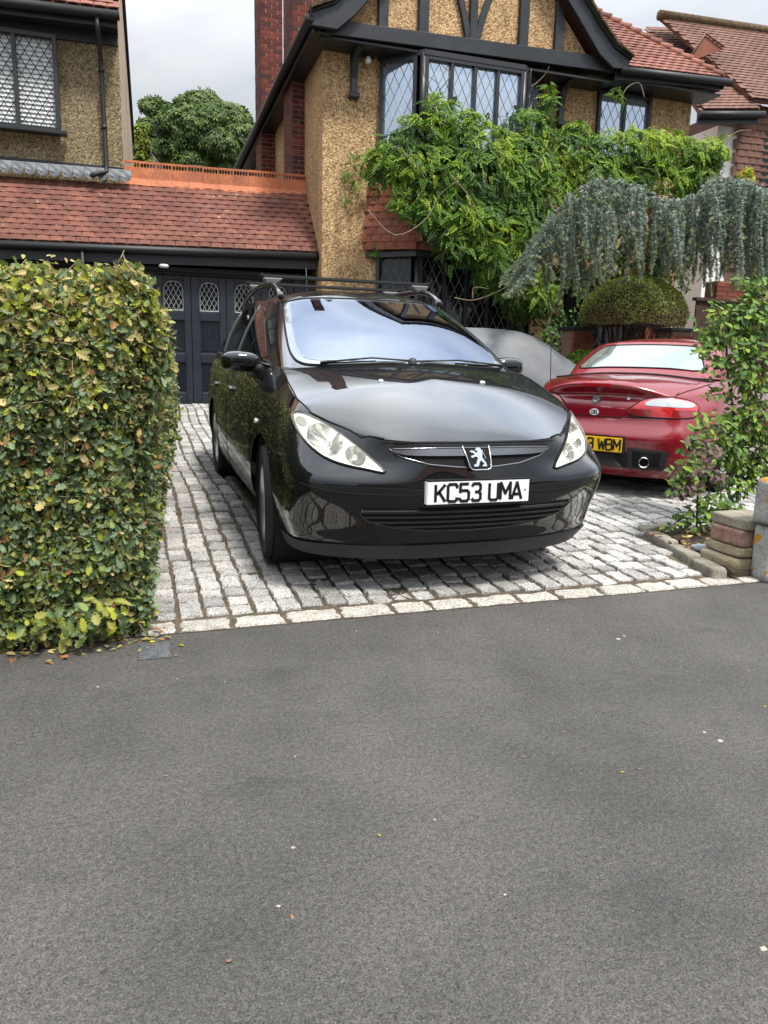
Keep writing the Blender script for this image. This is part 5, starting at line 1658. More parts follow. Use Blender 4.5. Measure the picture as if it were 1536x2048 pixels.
RH = Shell(bm)
me = bpy.data.meshes.new('body'); bm.to_mesh(me); bm.free(); me.materials.append(m_red)
child_local('body', me, rc)
ub = MB()
for cy in (1.0, 3.33):
    for sx in (-1, 1):
        ub.lathe([(.332, 0), (.332, .26), (0, .26)], 32, Matrix.Translation((sx * .81, cy, .33)) @ Matrix.Rotation(-sx * math.pi / 2, 4, 'Y'))
ub.box((-.5, .22, .20), (.5, 3.8, .36)); ub.box((-.76, 1.4, .20), (.76, 2.95, .32))
child_local('underbody', ub.mesh('underbody', m_well), rc)
for sx in (-1, 1):
    wheel(rc, sx * .735, 1.0, .335, sx, .30, .20, .205)
    wheel(rc, sx * .735, 3.33, .335, sx, .30, .19, .205)
# tail lamps
TL = [(.262, .748), (.262, .715), (.30, .700), (.42, .692), (.58, .690), (.705, .698), (.722, .745), (.700, .800), (.60, .842), (.47, .852), (.36, .825)]
for sx in (1, -1):
    f = (lambda p: p) if sx > 0 else bpl
    lamp = RH.drape('tail_light', f(smooth_poly(TL, 3)), 'front', .006, m_redlamp, rc, .03)
    CLR = [(.375, .795), (.40, .780), (.52, .776), (.66, .770), (.695, .785), (.66, .812), (.55, .836), (.45, .835), (.395, .815)]
    RH.drape('reversing_light', f(smooth_poly(CLR, 3)), 'front', .0085, m_clearlamp, lamp, .03, .004)
    RH.drape('lamp_segment', f([(.275, .712), (.43, .703), (.43, .752), (.275, .752)]), 'front', .0085, m_darkred, lamp, .03, .004)
    RH.drape('lamp_segment', f([(.575, .702), (.698, .705), (.708, .752), (.575, .752)]), 'front', .0085, m_darkred, lamp, .03, .004)
    ring = [RH.ray(a, b, 'front') for a, b in f(smooth_poly(TL, 3))]
    tube_part('lamp_seal', [h + n * .003 for h, n in ring + ring[:1]], .006, m_gap, lamp)
RH.drape('brake_light', [(-.13, .922), (.11, .922), (.11, .940), (-.13, .940)], 'front', .006, m_redlamp, rc, .03)
# boot lid shuts
sh = RH.line([(-.52, .69), (-.3, .683), (0, .680), (.3, .683), (.52, .69)], 'front', .001, .04)
tube_part('panel_gap', [p for p in sh], .0035, m_gap, rc)
for sx in (1, -1):
    g = RH.line([(sx * .57, .885), (sx * .565, .86), (sx * .565, .845)], 'front', .001, .02)
    tube_part('panel_gap', g, .004, m_gap, rc)
    g = RH.line(smooth_poly([(sx * .57, .235), (sx * .60, .32), (sx * .66, .50), (sx * .70, .72)], 4, False), 'top', .001, .03)
    tube_part('panel_gap', g, .004, m_gap, rc)
g = RH.line([(-.70, .80), (-.58, .795), (-.3, .775), (0, .765), (.3, .775), (.58, .795), (.70, .80)], 'top', .002, .04)
tube_part('hood_gap', g, .013, m_gap, rc)
# rear window
RW = [(-.545, 1.055), (-.3, 1.068), (0, 1.072), (.3, 1.068), (.545, 1.055), (.525, 1.13), (.47, 1.215), (.40, 1.262), (.2, 1.275), (0, 1.278), (-.2, 1.275), (-.40, 1.262), (-.47, 1.215), (-.525, 1.13)]
rw = RH.drape('rear_window', smooth_poly(RW, 3), 'front', .004, m_rglass, rc, .05)
ring = [RH.ray(a, b, 'front') for a, b in smooth_poly(RW, 3)]
tube_part('window_seal', [h + n * .003 for h, n in ring + ring[:1]], .007, m_gap, rc)
for ax in ('left', 'right'):
    RH.drape('side_window', [(1.62, 1.005), (2.45, 1.0), (2.32, 1.10), (2.14, 1.245), (1.75, 1.25), (1.62, 1.2)], ax, .004, m_glassdark, rc, .05)
    tube_part('panel_gap', RH.line([(1.52, .30), (1.52, .94)], ax, .0, .05), .004, m_gap, rc)
# number plate and lower valance
pl = MB().box((-.26, -.034, .405), (.26, -.012, .522)); plate = child_local('number_plate', pl.mesh('number_plate', m_yplate, bevel=.004, bseg=2), rc)
pb = MB().box((-.275, -.026, .392), (.275, .02, .535)); child_local('plate_backing', pb.mesh('plate_backing', m_gap), plate)
lt, wd = letters('3 WBM', .050, .084, .013, .0142, .0016, .030)
child_local('plate_lettering', lt.mesh('plate_lettering', m_ink), plate, Matrix.Translation((.243 - wd, -.0345, .4215)))
val = MB().prism([(-.29, -.012, .405), (.29, -.012, .405), (.29, -.004, .285), (-.29, -.004, .285)], (0, .05, 0), (0, -.004, 0))
vo = child_local('lower_mesh', val.mesh('lower_mesh', m_gap), rc)
gm = MB()
for i in range(-18, 30):
    x = i * .024
    for s in (1, -1):
        pts = [(x + s * t, -.019 + .006 * 0, .29 + t * .9) for t in (0, .115)]
        if all(-.28 < p[0] < .28 for p in pts): gm.tube(pts, .0026, 4)
child_local('mesh_wire', gm.mesh('mesh_wire', m_trim), vo)
for sx in (1, -1):
    po = [(.295, .448), (.585, .440), (.600, .425), (.565, .295), (.545, .285), (.295, .283)]
    rec = RH.drape('exhaust_recess', (lambda p: p if sx > 0 else bpl(p))(po), 'front', .012, m_trim, rc, .05)
    pi = [(.335, .425), (.545, .42), (.53, .31), (.335, .305)]
    RH.drape('recess_opening', (lambda p: p if sx > 0 else bpl(p))(pi), 'front', .015, m_gap, rec, .05)
ex = MB().lathe([(.040, -.12), (.040, .055), (.043, .060), (.040, .063), (.034, .058), (.034, -.10), (0, -.10)], 32, Matrix.Translation((.442, .03, .345)) @ Matrix.Rotation(math.pi / 2, 4, 'X'))
exo = child_local('exhaust_pipe', ex.mesh('exhaust_pipe', m_chrome, True), rc); auto_smooth(exo, 40)
# badges
h, n = RH.ray(-.018, .811, 'front'); mq = Matrix.Translation(h + n * .002) @ n.to_track_quat('Z', 'Y').to_matrix().to_4x4()
def badge_frame(h, n):
    z = n.normalized(); x = Vector((1, 0, 0)); y = z.cross(x).normalized(); x = y.cross(z).normalized()
    M = Matrix.Identity(4)
    for i in range(3): M[i][0], M[i][1], M[i][2], M[i][3] = x[i], -z[i], y[i], (h + n * .003)[i]
    return M
M = badge_frame(h, n)
oc = [(.040 * math.cos(R(22.5 + 45 * k)) * 1.0, .040 * math.sin(R(22.5 + 45 * k))) for k in range(8)]
mb = MB().prism([(x, 0, z) for x, z in oc], (0, .002, 0), (0, -.004, 0))
ob = child_local('badge', mb.mesh('badge', plain('badge_silver', (.60, .60, .58), .3, .5)), rc, M)
ri = MB().tube([(x * .93, -.005, z * .93) for x, z in oc + oc[:1]], .0035, 6)
child_local('badge_rim', ri.mesh('badge_rim', plain('badge_dark', (.10, .10, .10), .3, .4)), ob)
lt, wd = letters('MG', .022, .030, .006, .006, .0022)
child_local('badge_letters', lt.mesh('badge_letters', MATS['badge_dark']), ob, Matrix.Translation((-wd / 2, -.0045, -.015)))
h, n = RH.ray(-.018, .712, 'front'); M = badge_frame(h, n)
mb = MB().prism([(.038 * math.cos(a), 0, .027 * math.sin(a)) for a in np.linspace(0, 2 * math.pi, 25)[:-1]], (0, .002, 0), (0, -.002, 0))
ob = child_local('country_sticker', mb.mesh('country_sticker', m_plate), rc, M)
lt, wd = letters('GB', .020, .026, .005, .0062, .0008)
child_local('sticker_letters', lt.mesh('sticker_letters', m_ink), ob, Matrix.Translation((-wd / 2, -.0022, -.013)))
h, n = RH.ray(.235, .833, 'front')
lk = MB().lathe([(.018, 0), (.018, .004), (.012, .006), (0, .005)], 18, Matrix.Translation(h) @ n.to_track_quat('Z', 'Y').to_matrix().to_4x4())
child_local('boot_lock', lk.mesh('boot_lock', m_chrome, True), rc)
tube_part('aerial', [(-.635, .52, .93), (-.645, .50, 1.30)], .0035, m_gap, rc, 6)
for sx in (1, -1):
    mr = ellipsoid('mirror', (sx * .80, 2.45, 1.0), (.10, .06, .055), m_red, rc, -sx)
# ------------------------------------------------------------------ plants: helpers
def unit(v): return v / np.maximum(np.linalg.norm(v, axis=-1, keepdims=True), 1e-9)
def leaf_frames(P, Nn, size, spread, yref=None, yspread=1.0, r=rng):
    """(N,4,4): leaf lies with its normal near Nn (+ spread) and its length near yref (+ yspread)"""
    n = len(P)
    z = unit(Nn + r.normal(0, spread, (n, 3)))
    y = r.normal(0, yspread, (n, 3)) + (0 if yref is None else np.asarray(yref))
    y = unit(y - z * (y * z).sum(1, keepdims=True))
    x = np.cross(y, z)
    M = np.zeros((n, 4, 4)); s = np.broadcast_to(size, (n,))[:, None]
    M[:, :3, 0], M[:, :3, 1], M[:, :3, 2], M[:, :3, 3] = x * s, y * s, z * s, P
    M[:, 3, 3] = 1
    return M
def half_leaf(ol, fold=.25, droop=.12):
    """leaf of two folded halves from an outline of (x, y) pairs base to tip"""
    V = [(0, y, -droop * y * y) for y in (0, .35, .7, 1)]
    f = []
    for s in (1, -1):
        o = len(V)
        V += [(s * x, y, fold * x - droop * y * y) for x, y in ol]
        k = list(range(o, o + len(ol)))
        q = [0] + k + [3, 2, 1]
        f.append(tuple(q if s > 0 else reversed(q)))
    return V, f
OAK = half_leaf([(.05, .04), (.11, .15), (.19, .20), (.13, .30), (.28, .40), (.17, .50), (.33, .64), (.20, .73), (.22, .88), (.10, .93)])
OVAL = half_leaf([(.12, .08), (.27, .28), (.31, .48), (.22, .74), (.08, .93)], .22, .15)
DIAM = ([(0, 0, 0), (.24, .45, .05), (0, 1, -.1), (-.24, .45, .05)], [(0, 1, 2), (0, 2, 3)])
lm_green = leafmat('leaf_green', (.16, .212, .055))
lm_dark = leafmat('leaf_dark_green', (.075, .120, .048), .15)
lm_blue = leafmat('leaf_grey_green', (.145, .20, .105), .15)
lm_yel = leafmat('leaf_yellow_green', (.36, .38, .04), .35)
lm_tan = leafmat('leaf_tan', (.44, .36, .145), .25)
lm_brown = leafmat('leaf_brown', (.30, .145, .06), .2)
lm_olive = leafmat('leaf_olive', (.27, .27, .07), .25)
m_bark = plain('bark', (.055, .042, .032), .9, var=.4, vscale=20, bmp=.5, bscale=60)
m_twig = plain('twig', (.21, .155, .10), .9, var=.4, vscale=30)
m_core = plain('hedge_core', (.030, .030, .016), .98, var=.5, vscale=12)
def branch_mesh(name, lines, mat, seg=5):
    mb = MB()
    for pts, r0, r1 in lines:
        n = len(pts)
        mb.tube(pts, [r0 + (r1 - r0) * i / max(1, n - 1) for i in range(n)], seg)
    return mb.mesh(name, mat, True)
def sines(P, k, seed):
    r = np.random.default_rng(seed); out = 0
    for i in range(5):
        d = r.normal(0, 1, 3); d = d / np.linalg.norm(d) * k * (1 + .5 * i)
        out = out + np.sin(P @ d + r.uniform(0, 6.3)) / (1 + .4 * i)
    return out / 2.6

# ------------------------------------------------------------------ clipped oak hedge on the left
hedge = thing('hedge', 'tall clipped mixed hedge with green and yellowing oak leaves beside driveway', 'hedge', (-2.6, 2, -.08))
def hx(y, z): return -1.50 + .062 * np.minimum(y, 4) + .03 * np.maximum(y - 4, 0) + .10 * np.clip(z, 0, .8) - .06 * np.clip(z - 1.0, 0, 1) * 2
def hz(x, y): return 1.345 + .02 * np.sin(x * 3) + .0 * y
def hedge_pts(n, face, r, ylim=None):
    if face == 'front':
        x = r.uniform(-2.55, -1.42, n); z = r.uniform(-.06, 1.36, n); y = np.full(n, -.085) + .05 * np.clip(z - 1.1, 0, 1)
        N_ = np.tile([0., -1, 0], (n, 1))
        e = np.clip((x + 1.62) / .2, 0, 1); y = y + .14 * e ** 2; N_[:, 0] = e * 1.1
        t = np.clip((z - 1.2) / .16, 0, 1); y = y + .10 * t ** 2; N_[:, 2] = t
        m = x < hx(y, z) + .02; x, y, z, N_ = x[m], y[m], z[m], N_[m]
        N_[:, 2] += .25
    elif face == 'right':
        y = ylim[0] + (ylim[1] - ylim[0]) * r.uniform(0, 1, n) ; z = r.uniform(-.04, 1.36, n) + gz(0) * 0
        z = z + .0435 * y * (1 - z / 1.5) ; x = hx(y, z)
        N_ = np.tile([1., 0, .25], (n, 1))
        t = np.clip((z - 1.2) / .16, 0, 1); x = x - .10 * t ** 2; N_[:, 2] += t
    else:
        x = r.uniform(-2.9, -1.40, n); y = ylim[0] + (ylim[1] - ylim[0]) * r.uniform(0, 1, n); z = hz(x, y)
        N_ = np.tile([0., -.2, 1.], (n, 1))
        m = x < hx(y, z) - .02; x, y, z, N_ = x[m], y[m], z[m], N_[m]
    P = np.stack([x, y, z], 1)
    N_ = unit(N_)
    b = .040 * sines(P, 9, 4) + .028 * sines(P, 24, 5)
    depth = r.exponential(.035, len(P)); depth = np.minimum(depth, .16)
    P = P + N_ * (b - depth + .012)[:, None]
    return P, N_
def pick(P, r, wts_fn):
    w = wts_fn(P); w = w / w.sum(1, keepdims=True)
    return (r.uniform(0, 1, len(P))[:, None] > np.cumsum(w, 1)).sum(1)
HM = [lm_green, lm_dark, lm_blue, lm_yel, lm_tan, lm_brown, lm_olive]
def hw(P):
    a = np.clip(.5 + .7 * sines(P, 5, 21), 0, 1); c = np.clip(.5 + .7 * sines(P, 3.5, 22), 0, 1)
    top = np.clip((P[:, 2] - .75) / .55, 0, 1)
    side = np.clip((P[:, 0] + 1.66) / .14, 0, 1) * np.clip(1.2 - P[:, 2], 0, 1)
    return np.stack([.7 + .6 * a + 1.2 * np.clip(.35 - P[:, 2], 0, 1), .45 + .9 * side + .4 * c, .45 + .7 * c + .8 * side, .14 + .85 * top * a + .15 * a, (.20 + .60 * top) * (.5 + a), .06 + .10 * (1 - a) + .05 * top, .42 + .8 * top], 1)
r = np.random.default_rng(31)
PL, NL = [], []
for n, f, yl in ((34000, 'front', None), (32000, 'right', (-.05, 1.6)), (16000, 'right', (1.6, 4.0)), (7000, 'right', (4.0, 8.3)), (16000, 'top', (-.02, 1.5)), (4000, 'top', (1.5, 8.3))):
    P, N_ = hedge_pts(n, f, r, yl); PL.append(P); NL.append(N_)
P = np.concatenate(PL); N_ = np.concatenate(NL)
dist = np.linalg.norm(P - CAM, axis=1)
size = np.where(r.uniform(0, 1, len(P)) < .5, r.uniform(.012, .026, len(P)), r.uniform(.026, .048, len(P))) * np.where(r.uniform(0, 1, len(P)) < .12, 1.25, 1) * np.clip(.75 + dist / 14, .8, 1.1)
Ml = leaf_frames(P, N_, size, .85, (0, 0, -.35), .8, r)
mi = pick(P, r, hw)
# sprouts of larger fresh leaves at the foot, and loose shoots on top
SP_, SN, SS = [], [], []
for (u, v) in ((150, 1235), (165, 1265), (195, 1225), (225, 1215), (205, 1230), (120, 1260), (185, 1215), (215, 1245), (100, 1240), (60, 1250)):
    c = np.array(at(u, v, 1, -.16))
    k = 9
    SP_.append(c + r.normal(0, .03, (k, 3))); SN.append(np.tile([.1, -.9, .5], (k, 1))); SS.append(r.uniform(.042, .062, k))
for k in range(60):
    y = r.uniform(-.02, 1.6); x = r.uniform(-2.1, -1.44); c = np.array([x, y, 1.35 + r.uniform(0, .04)])
    SP_.append(c + r.normal(0, .014, (5, 3))); SN.append(np.tile([.1, -.7, .6], (5, 1))); SS.append(r.uniform(.018, .034, 5))
P2 = np.concatenate(SP_); N2 = np.concatenate(SN)
M2 = leaf_frames(P2, N2, np.concatenate(SS), .5, None, 1, r)
mi2 = np.where(np.arange(len(P2)) < 90, r.choice([0, 0, 6, 3, 1], len(P2)), r.choice([3, 6, 4], len(P2)))
Ml = np.concatenate([Ml, M2]); mi = np.concatenate([mi, mi2])
# the leaves that show largest are parts, the rest one mass
pp = project(Ml[:, :3, 3]); sc_big = np.linalg.norm(Ml[:, :3, 0], axis=1) / pp[:, 2]
sc_big[(pp[:, 0] < 5) | (pp[:, 0] > 400)] = 0
big = np.argsort(-sc_big)[:300]; rest = np.setdiff1d(np.arange(len(Ml)), big)
oak_me = []
for m in HM:
    oak_me.append(mesh_from('leaf', *OAK, m))
for i in big:
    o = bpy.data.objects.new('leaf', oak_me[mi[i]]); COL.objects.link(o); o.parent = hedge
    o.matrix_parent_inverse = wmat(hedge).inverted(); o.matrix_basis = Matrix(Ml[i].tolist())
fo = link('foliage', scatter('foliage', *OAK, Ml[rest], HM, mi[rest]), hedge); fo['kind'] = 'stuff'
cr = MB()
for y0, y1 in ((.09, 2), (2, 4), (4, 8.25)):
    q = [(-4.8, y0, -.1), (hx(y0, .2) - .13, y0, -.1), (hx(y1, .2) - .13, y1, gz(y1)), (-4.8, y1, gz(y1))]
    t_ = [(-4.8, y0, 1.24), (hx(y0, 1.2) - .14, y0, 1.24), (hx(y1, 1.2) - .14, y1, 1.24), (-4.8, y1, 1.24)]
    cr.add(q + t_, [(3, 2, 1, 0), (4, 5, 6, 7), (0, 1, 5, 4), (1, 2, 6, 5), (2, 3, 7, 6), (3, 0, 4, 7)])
cr.obj('dark_core', m_core, hedge)  # dark solid that stands in for the shade deep in the hedge
tw_ = []
for k in range(2600):
    P_, N_ = hedge_pts(1, ('front', 'right', 'top')[k % 3], r, (-.05, 2.5))
    if not len(P_): continue
    p = P_[0] + N_[0] * r.uniform(-.03, .012); d = unit(r.normal(0, 1, 3) + N_[0] * .3)
    tw_.append(([Vector(p - d * .06), Vector(p), Vector(p + d * .06 + r.normal(0, .012, 3))], .0022, .0012))
o = link('twigs', branch_mesh('twigs', tw_, m_twig, 4), hedge); o['kind'] = 'stuff'
# dead leaves lying along the foot of the hedge and in the joints
n = 210
x = r.uniform(-2.4, -1.35, n); y = np.where(r.uniform(0, 1, n) < .75, r.normal(-.10, .07, n), r.uniform(0, 2.0, n)); 
ok = (x < hx(y, 0) + .10 + np.where(y < 0, .25 * (r.uniform(0, 1, n) ** 3), 0)); x, y = x[ok], y[ok]
z = np.where(y > -.045, -.085 + .0435 * np.maximum(y, 0) + .010, -.090)
Mf = leaf_frames(np.stack([x, y, z], 1), np.tile([0, 0, 1.], (len(x), 1)), r.uniform(.018, .042, len(x)), .35, None, 1, r)
o = link('fallen_leaves', scatter('fallen_leaves', *OAK, Mf, [lm_brown, lm_tan, lm_yel], r.choice([0, 0, 1, 1, 2], len(x)))); o['kind'] = 'stuff'
# a few stray leaves and crumbs on the setts and the pavement
n = 260
x = np.concatenate([r.uniform(-1.5, 1.4, 200), r.uniform(-1.6, 1.2, 60)]); y = np.concatenate([r.uniform(.0, .9, 200), r.uniform(-1.9, -.05, 60)])
z = np.where(y > -.045, -.085 + .0435 * np.maximum(y, 0) + .004, -.092)
Mf = leaf_frames(np.stack([x, y, z], 1), np.tile([0, 0, 1.], (n, 1)), r.uniform(.006, .016, n), .3, None, 1, r)
o = link('leaf_litter', scatter('leaf_litter', *DIAM, Mf, [lm_brown, lm_tan, lm_yel], r.choice([0, 0, 1, 2], n))); o['kind'] = 'stuff'

# ------------------------------------------------------------------ climber on the bay
wis = thing('climber', 'large leafy green climber with feathery leaves covering the bay windows of the house', 'climbing plant', (4.2, 8.4, gz(8.4)))
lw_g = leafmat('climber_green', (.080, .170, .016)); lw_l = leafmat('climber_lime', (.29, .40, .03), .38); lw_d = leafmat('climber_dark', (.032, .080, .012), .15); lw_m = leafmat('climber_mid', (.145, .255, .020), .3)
V, F = [], []
for k in range(5):
    y = .18 + k * .17
    for s in (1, -1):
        o = len(V); a = .95; L = .30 * (1 - .1 * k); wd = .165
        d = np.array([s * math.sin(a), math.cos(a)]); nn = np.array([-d[1], d[0]])
        b0 = np.array([0, y]); zz = -.32 * y * y
        V += [(*b0, zz), (*(b0 + d * L * .5 + nn * wd * .6), zz + .01), (*(b0 + d * L), zz - .08), (*(b0 + d * L * .5 - nn * wd * .6), zz + .01)]
        F += [(o, o + 1, o + 2, o + 3) if s < 0 else (o + 3, o + 2, o + 1, o)]
o = len(V); V += [(0, .95, -.28), (.06, 1.1, -.36), (0, 1.26, -.48), (-.06, 1.1, -.36)]; F += [(o, o + 1, o + 2, o + 3)]
PINN = (V, F)
blobs = [  # u, v, half width, half height in photo pixels, distance back, share
 (870, 228, 30, 34, 7.95), (905, 255, 50, 45, 7.9), (840, 270, 60, 45, 7.9), (955, 300, 95, 55, 7.8), (800, 320, 62, 50, 7.9), (760, 330, 40, 32, 7.95),
 (870, 350, 95, 60, 7.7), (985, 370, 120, 70, 7.6), (1070, 330, 80, 65, 7.7), (1050, 270, 45, 50, 7.95), (1090, 225, 16, 40, 8.1),
 (835, 410, 60, 38, 7.75), (910, 440, 90, 55, 7.6), (1010, 460, 110, 70, 7.55), (1095, 420, 80, 75, 7.6), (940, 500, 70, 40, 7.6), (1020, 530, 80, 52, 7.6), (1060, 590, 60, 40, 7.7), (985, 545, 40, 30, 7.7),
 (1165, 322, 85, 52, 7.7), (1250, 308, 90, 46, 7.6), (1330, 308, 85, 46, 7.5), (1400, 315, 48, 40, 7.4), (1200, 372, 100, 50, 7.6), (1310, 365, 100, 42, 7.5), (1390, 355, 50, 32, 7.4), (1145, 268, 36, 26, 7.9), (1425, 310, 20, 24, 7.3),
]
PB, NB, CB = [], [], []
r = np.random.default_rng(77)
for (u, v, a, b, Y) in blobs:
    c = np.array(at(u, v, 1, Y)); D = (CR @ c + CT)[1]; ra, rb = a * D / FPX, b * D / FPX
    n = int(ra * rb * 2100) + 30
    d = unit(r.normal(0, 1, (n, 3))); d = d[(d[:, 1] < .25)]
    rad = 1 - r.exponential(.09, len(d))
    P = c + d * np.array([ra, .30, rb]) * rad[:, None]
    P = P + d * (.07 * sines(P, 7, 8))[:, None]
    PB.append(P); NB.append(unit(d * np.array([1 / ra, 1 / .3, 1 / rb]) * .3 + np.array([0, -.35, .55])))
P = np.concatenate(PB); N_ = np.concatenate(NB)
sz = r.uniform(.12, .21, len(P))
yr_ = unit(np.stack([r.normal(0, .6, len(P)), -np.abs(r.normal(.4, .3, len(P))), r.normal(-.35, .4, len(P))], 1))
Mw = leaf_frames(P, N_, sz, .38, yr_ * 1.2, .35, r)
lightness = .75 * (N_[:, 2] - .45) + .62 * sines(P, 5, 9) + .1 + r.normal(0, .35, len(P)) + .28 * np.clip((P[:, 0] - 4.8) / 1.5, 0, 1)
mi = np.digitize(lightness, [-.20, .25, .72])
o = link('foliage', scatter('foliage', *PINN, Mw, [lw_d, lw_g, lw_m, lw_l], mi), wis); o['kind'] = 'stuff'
# dark ivy below, by the porch
PB, NB = [], []
for (u, v, a, b, Y) in ((1200, 500, 80, 55, 8.15), (1290, 520, 70, 50, 8.15), (1345, 490, 60, 60, 8.2), (1330, 560, 60, 40, 8.25), (1080, 640, 60, 55, 7.9), (1110, 690, 50, 40, 7.6), (1160, 520, 70, 70, 8.1), (1250, 460, 120, 70, 8.1), (1040, 615, 40, 30, 7.9), (1380, 440, 90, 60, 8.0), (1130, 600, 60, 50, 8.0)):
    c = np.array(at(u, v, 1, Y)); D = (CR @ c + CT)[1]; ra, rb = a * D / FPX, b * D / FPX
    n = int(ra * rb * 1500) + 30
    d = unit(r.normal(0, 1, (n, 3))); d = d[d[:, 1] < .3]
    PB.append(c + d * np.array([ra, .22, rb]) * (1 - r.exponential(.1, len(d)))[:, None]); NB.append(unit(d * .5 + np.array([0, -.6, .3])))
P = np.concatenate(PB); N_ = np.concatenate(NB)
o = link('lower_foliage', scatter('lower_foliage', *OVAL, leaf_frames(P, N_, r.uniform(.06, .10, len(P)), .5, (0, 0, -.6), .6, r), [lw_d, lw_g], (r.uniform(0, 1, len(P)) > .72).astype(int)), wis); o['kind'] = 'stuff'
st = []
for pts, Y in (([(735, 420), (790, 470), (850, 440), (880, 390), (910, 365)], 7.35), ([(900, 350), (940, 400), (965, 450), (980, 470)], 7.25), ([(910, 595), (950, 600), (1000, 580), (1040, 555)], 7.4), ([(948, 598), (950, 575), (975, 578)], 7.4), ([(845, 130), (850, 160), (870, 190)], 7.95), ([(1060, 140), (1065, 170), (1090, 150), (1095, 135)], 8.1), ([(880, 180), (900, 150), (880, 130)], 7.95), ([(1290, 195), (1280, 165), (1255, 175), (1240, 200)], 8.0), ([(1440, 290), (1470, 265), (1500, 262)], 7.3), ([(900, 640), (1000, 560), (1040, 480), (1020, 380)], 8.2), ([(800, 300), (830, 330), (850, 360)], 7.4), ([(1100, 700), (1090, 600), (1080, 480)], 8.0)):
    st.append((smooth_poly([np.array(at(u, v, 1, Y)) + np.array([0, rng.uniform(-.05, .05), 0]) for u, v in pts], 4, False), .009, .005))
for q in st: link('stem', branch_mesh('stem', [q], m_twig, 5), wis)
r_ = np.random.default_rng(5)
# sprays that stray across the roughcast
PB = []
for (u, v, k) in ((700, 345, 10), (720, 370, 8), (690, 400, 5), (735, 300, 6), (745, 360, 9), (705, 325, 6), (740, 510, 6), (770, 455, 4), (1240, 190, 12), (1060, 225, 14), (1100, 175, 10), (1455, 275, 6)):
    c = np.array(at(u, v, 1, 8.45 if u < 1000 else 8.05)); PB.append(c + r_.normal(0, .05, (k, 3)) * [1, .5, 1])
P = np.concatenate(PB)
o = link('sprays', scatter('sprays', *PINN, leaf_frames(P, np.tile([0, -.8, .4], (len(P), 1)), r_.uniform(.11, .17, len(P)), .5, (0, -.2, -.5), .7, r_), [lw_m, lw_g], r_.integers(0, 2, len(P))), wis); o['kind'] = 'stuff'

# ------------------------------------------------------------------ weeping blue cedar
CY = 5.7
ced = thing('cedar_tree', 'weeping blue-grey cedar with hanging branches in front of the climber', 'tree', (7.9, CY + .2, gz(5.7)))
W = lambda u, v, y=CY: np.array(at(u, v, 1, y))
lines = []
mainb = [W(1640, 470), W(1560, 400), W(1490, 370), (W(1430, 362)), W(1385, 400), W(1345, 414), W(1300, 388), W(1250, 370), W(1195, 363), W(1150, 385), W(1110, 430), W(1080, 490)]
mainb = smooth_poly(mainb, 4, False)
link('trunk', branch_mesh('trunk', [(smooth_poly([np.array([7.95, CY + .2, .1]), np.array([7.9, CY + .1, 1.4]), W(1640, 470)], 6, False), .11, .07)], m_bark, 10), ced)
link('branch', branch_mesh('branch', [(mainb, .042, .012)], m_bark, 8), ced)
r = np.random.default_rng(99)
tops = []   # (u, top v, bottom v, depth offset, lean)
for k in range(195):
    u = r.uniform(1085, 1565) if k < 140 else r.uniform(1360, 1565)
    tv = np.interp(u, [1085, 1110, 1150, 1195, 1250, 1300, 1345, 1385, 1430, 1490, 1560], [470, 430, 385, 362, 368, 386, 412, 398, 362, 368, 400])
    bv = np.interp(u, [1085, 1120, 1165, 1200, 1290, 1330, 1400, 1460, 1500, 1560], [600, 612, 598, 556, 540, 552, 560, 555, 600, 600])
    if 1312 < u < 1352 and r.uniform() < .6: continue
    tv -= r.uniform(0, 9)
    L = r.uniform(.35, .85) if r.uniform() < .45 else r.uniform(.8, 1.08)
    s0 = r.uniform(0, .38) if r.uniform() < .5 else 0
    tops.append((u, tv + (bv - tv) * s0, tv + (bv - tv) * max(L, s0 + .25), r.normal(0, .30), r.normal(0, 6)))
for k in range(34):   # the leaning clump at the left end
    t = r.uniform(0, 1); u0, v0 = 1118 - 40 * t + r.normal(0, 8), 425 + 75 * t
    tops.append((u0, v0, v0 + r.uniform(70, 115) * (1.2 - .3 * t), r.normal(-.1, .2), -55 - 25 * r.uniform(0, 1)))
TP, TD, TS, TC, twg = [], [], [], [], []
for (u, v0, v1, dy, lean) in tops:
    n = int((v1 - v0) / 2.1) + 5
    t = np.linspace(0, 1, n)
    a = W(u, v0, CY + dy); b = W(u + lean, v1, CY + dy)
    C = a + (b - a) * t[:, None]
    C[:, 1] += -.10 * np.sin(t * 2.2) * np.sign(r.normal()) ; C[:, 0] += .035 * np.sin(t * r.uniform(3, 8) + r.uniform(0, 6))
    twg.append(([Vector(c) for c in C[::4]], .007, .003))
    for rep in range(3):
        TP.append(C + r.normal(0, 1, C.shape) * (.020 - .012 * t)[:, None]); TD.append(np.tile(unit(b - a), (n, 1)))
        TS.append(r.uniform(.75, 1.3, n) * (1.2 - .4 * t)); TC.append(np.where(t > .88, r.integers(1, 4, n), r.choice([0, 0, 0, 1, 2], n)))
    # side sprigs
    for q in range(r.integers(2, 6)):
        i = r.integers(2, n - 1); k2 = r.integers(6, 16)
        d = unit(np.array([r.normal(0, .8), r.normal(0, .6), -.9])); S_b = C[i] + d * (np.arange(k2)[:, None] * .013)
        TP.append(S_b); TD.append(np.tile(d, (k2, 1))); TS.append(r.uniform(.65, 1.05, k2)); TC.append(np.where(np.arange(k2) > k2 - 4, 3, r.choice([0, 0, 1, 2], k2)))
P = np.concatenate(TP); D_ = np.concatenate(TD); S_t = np.concatenate(TS); C_t = np.concatenate(TC).astype(int)
V, F = [], []
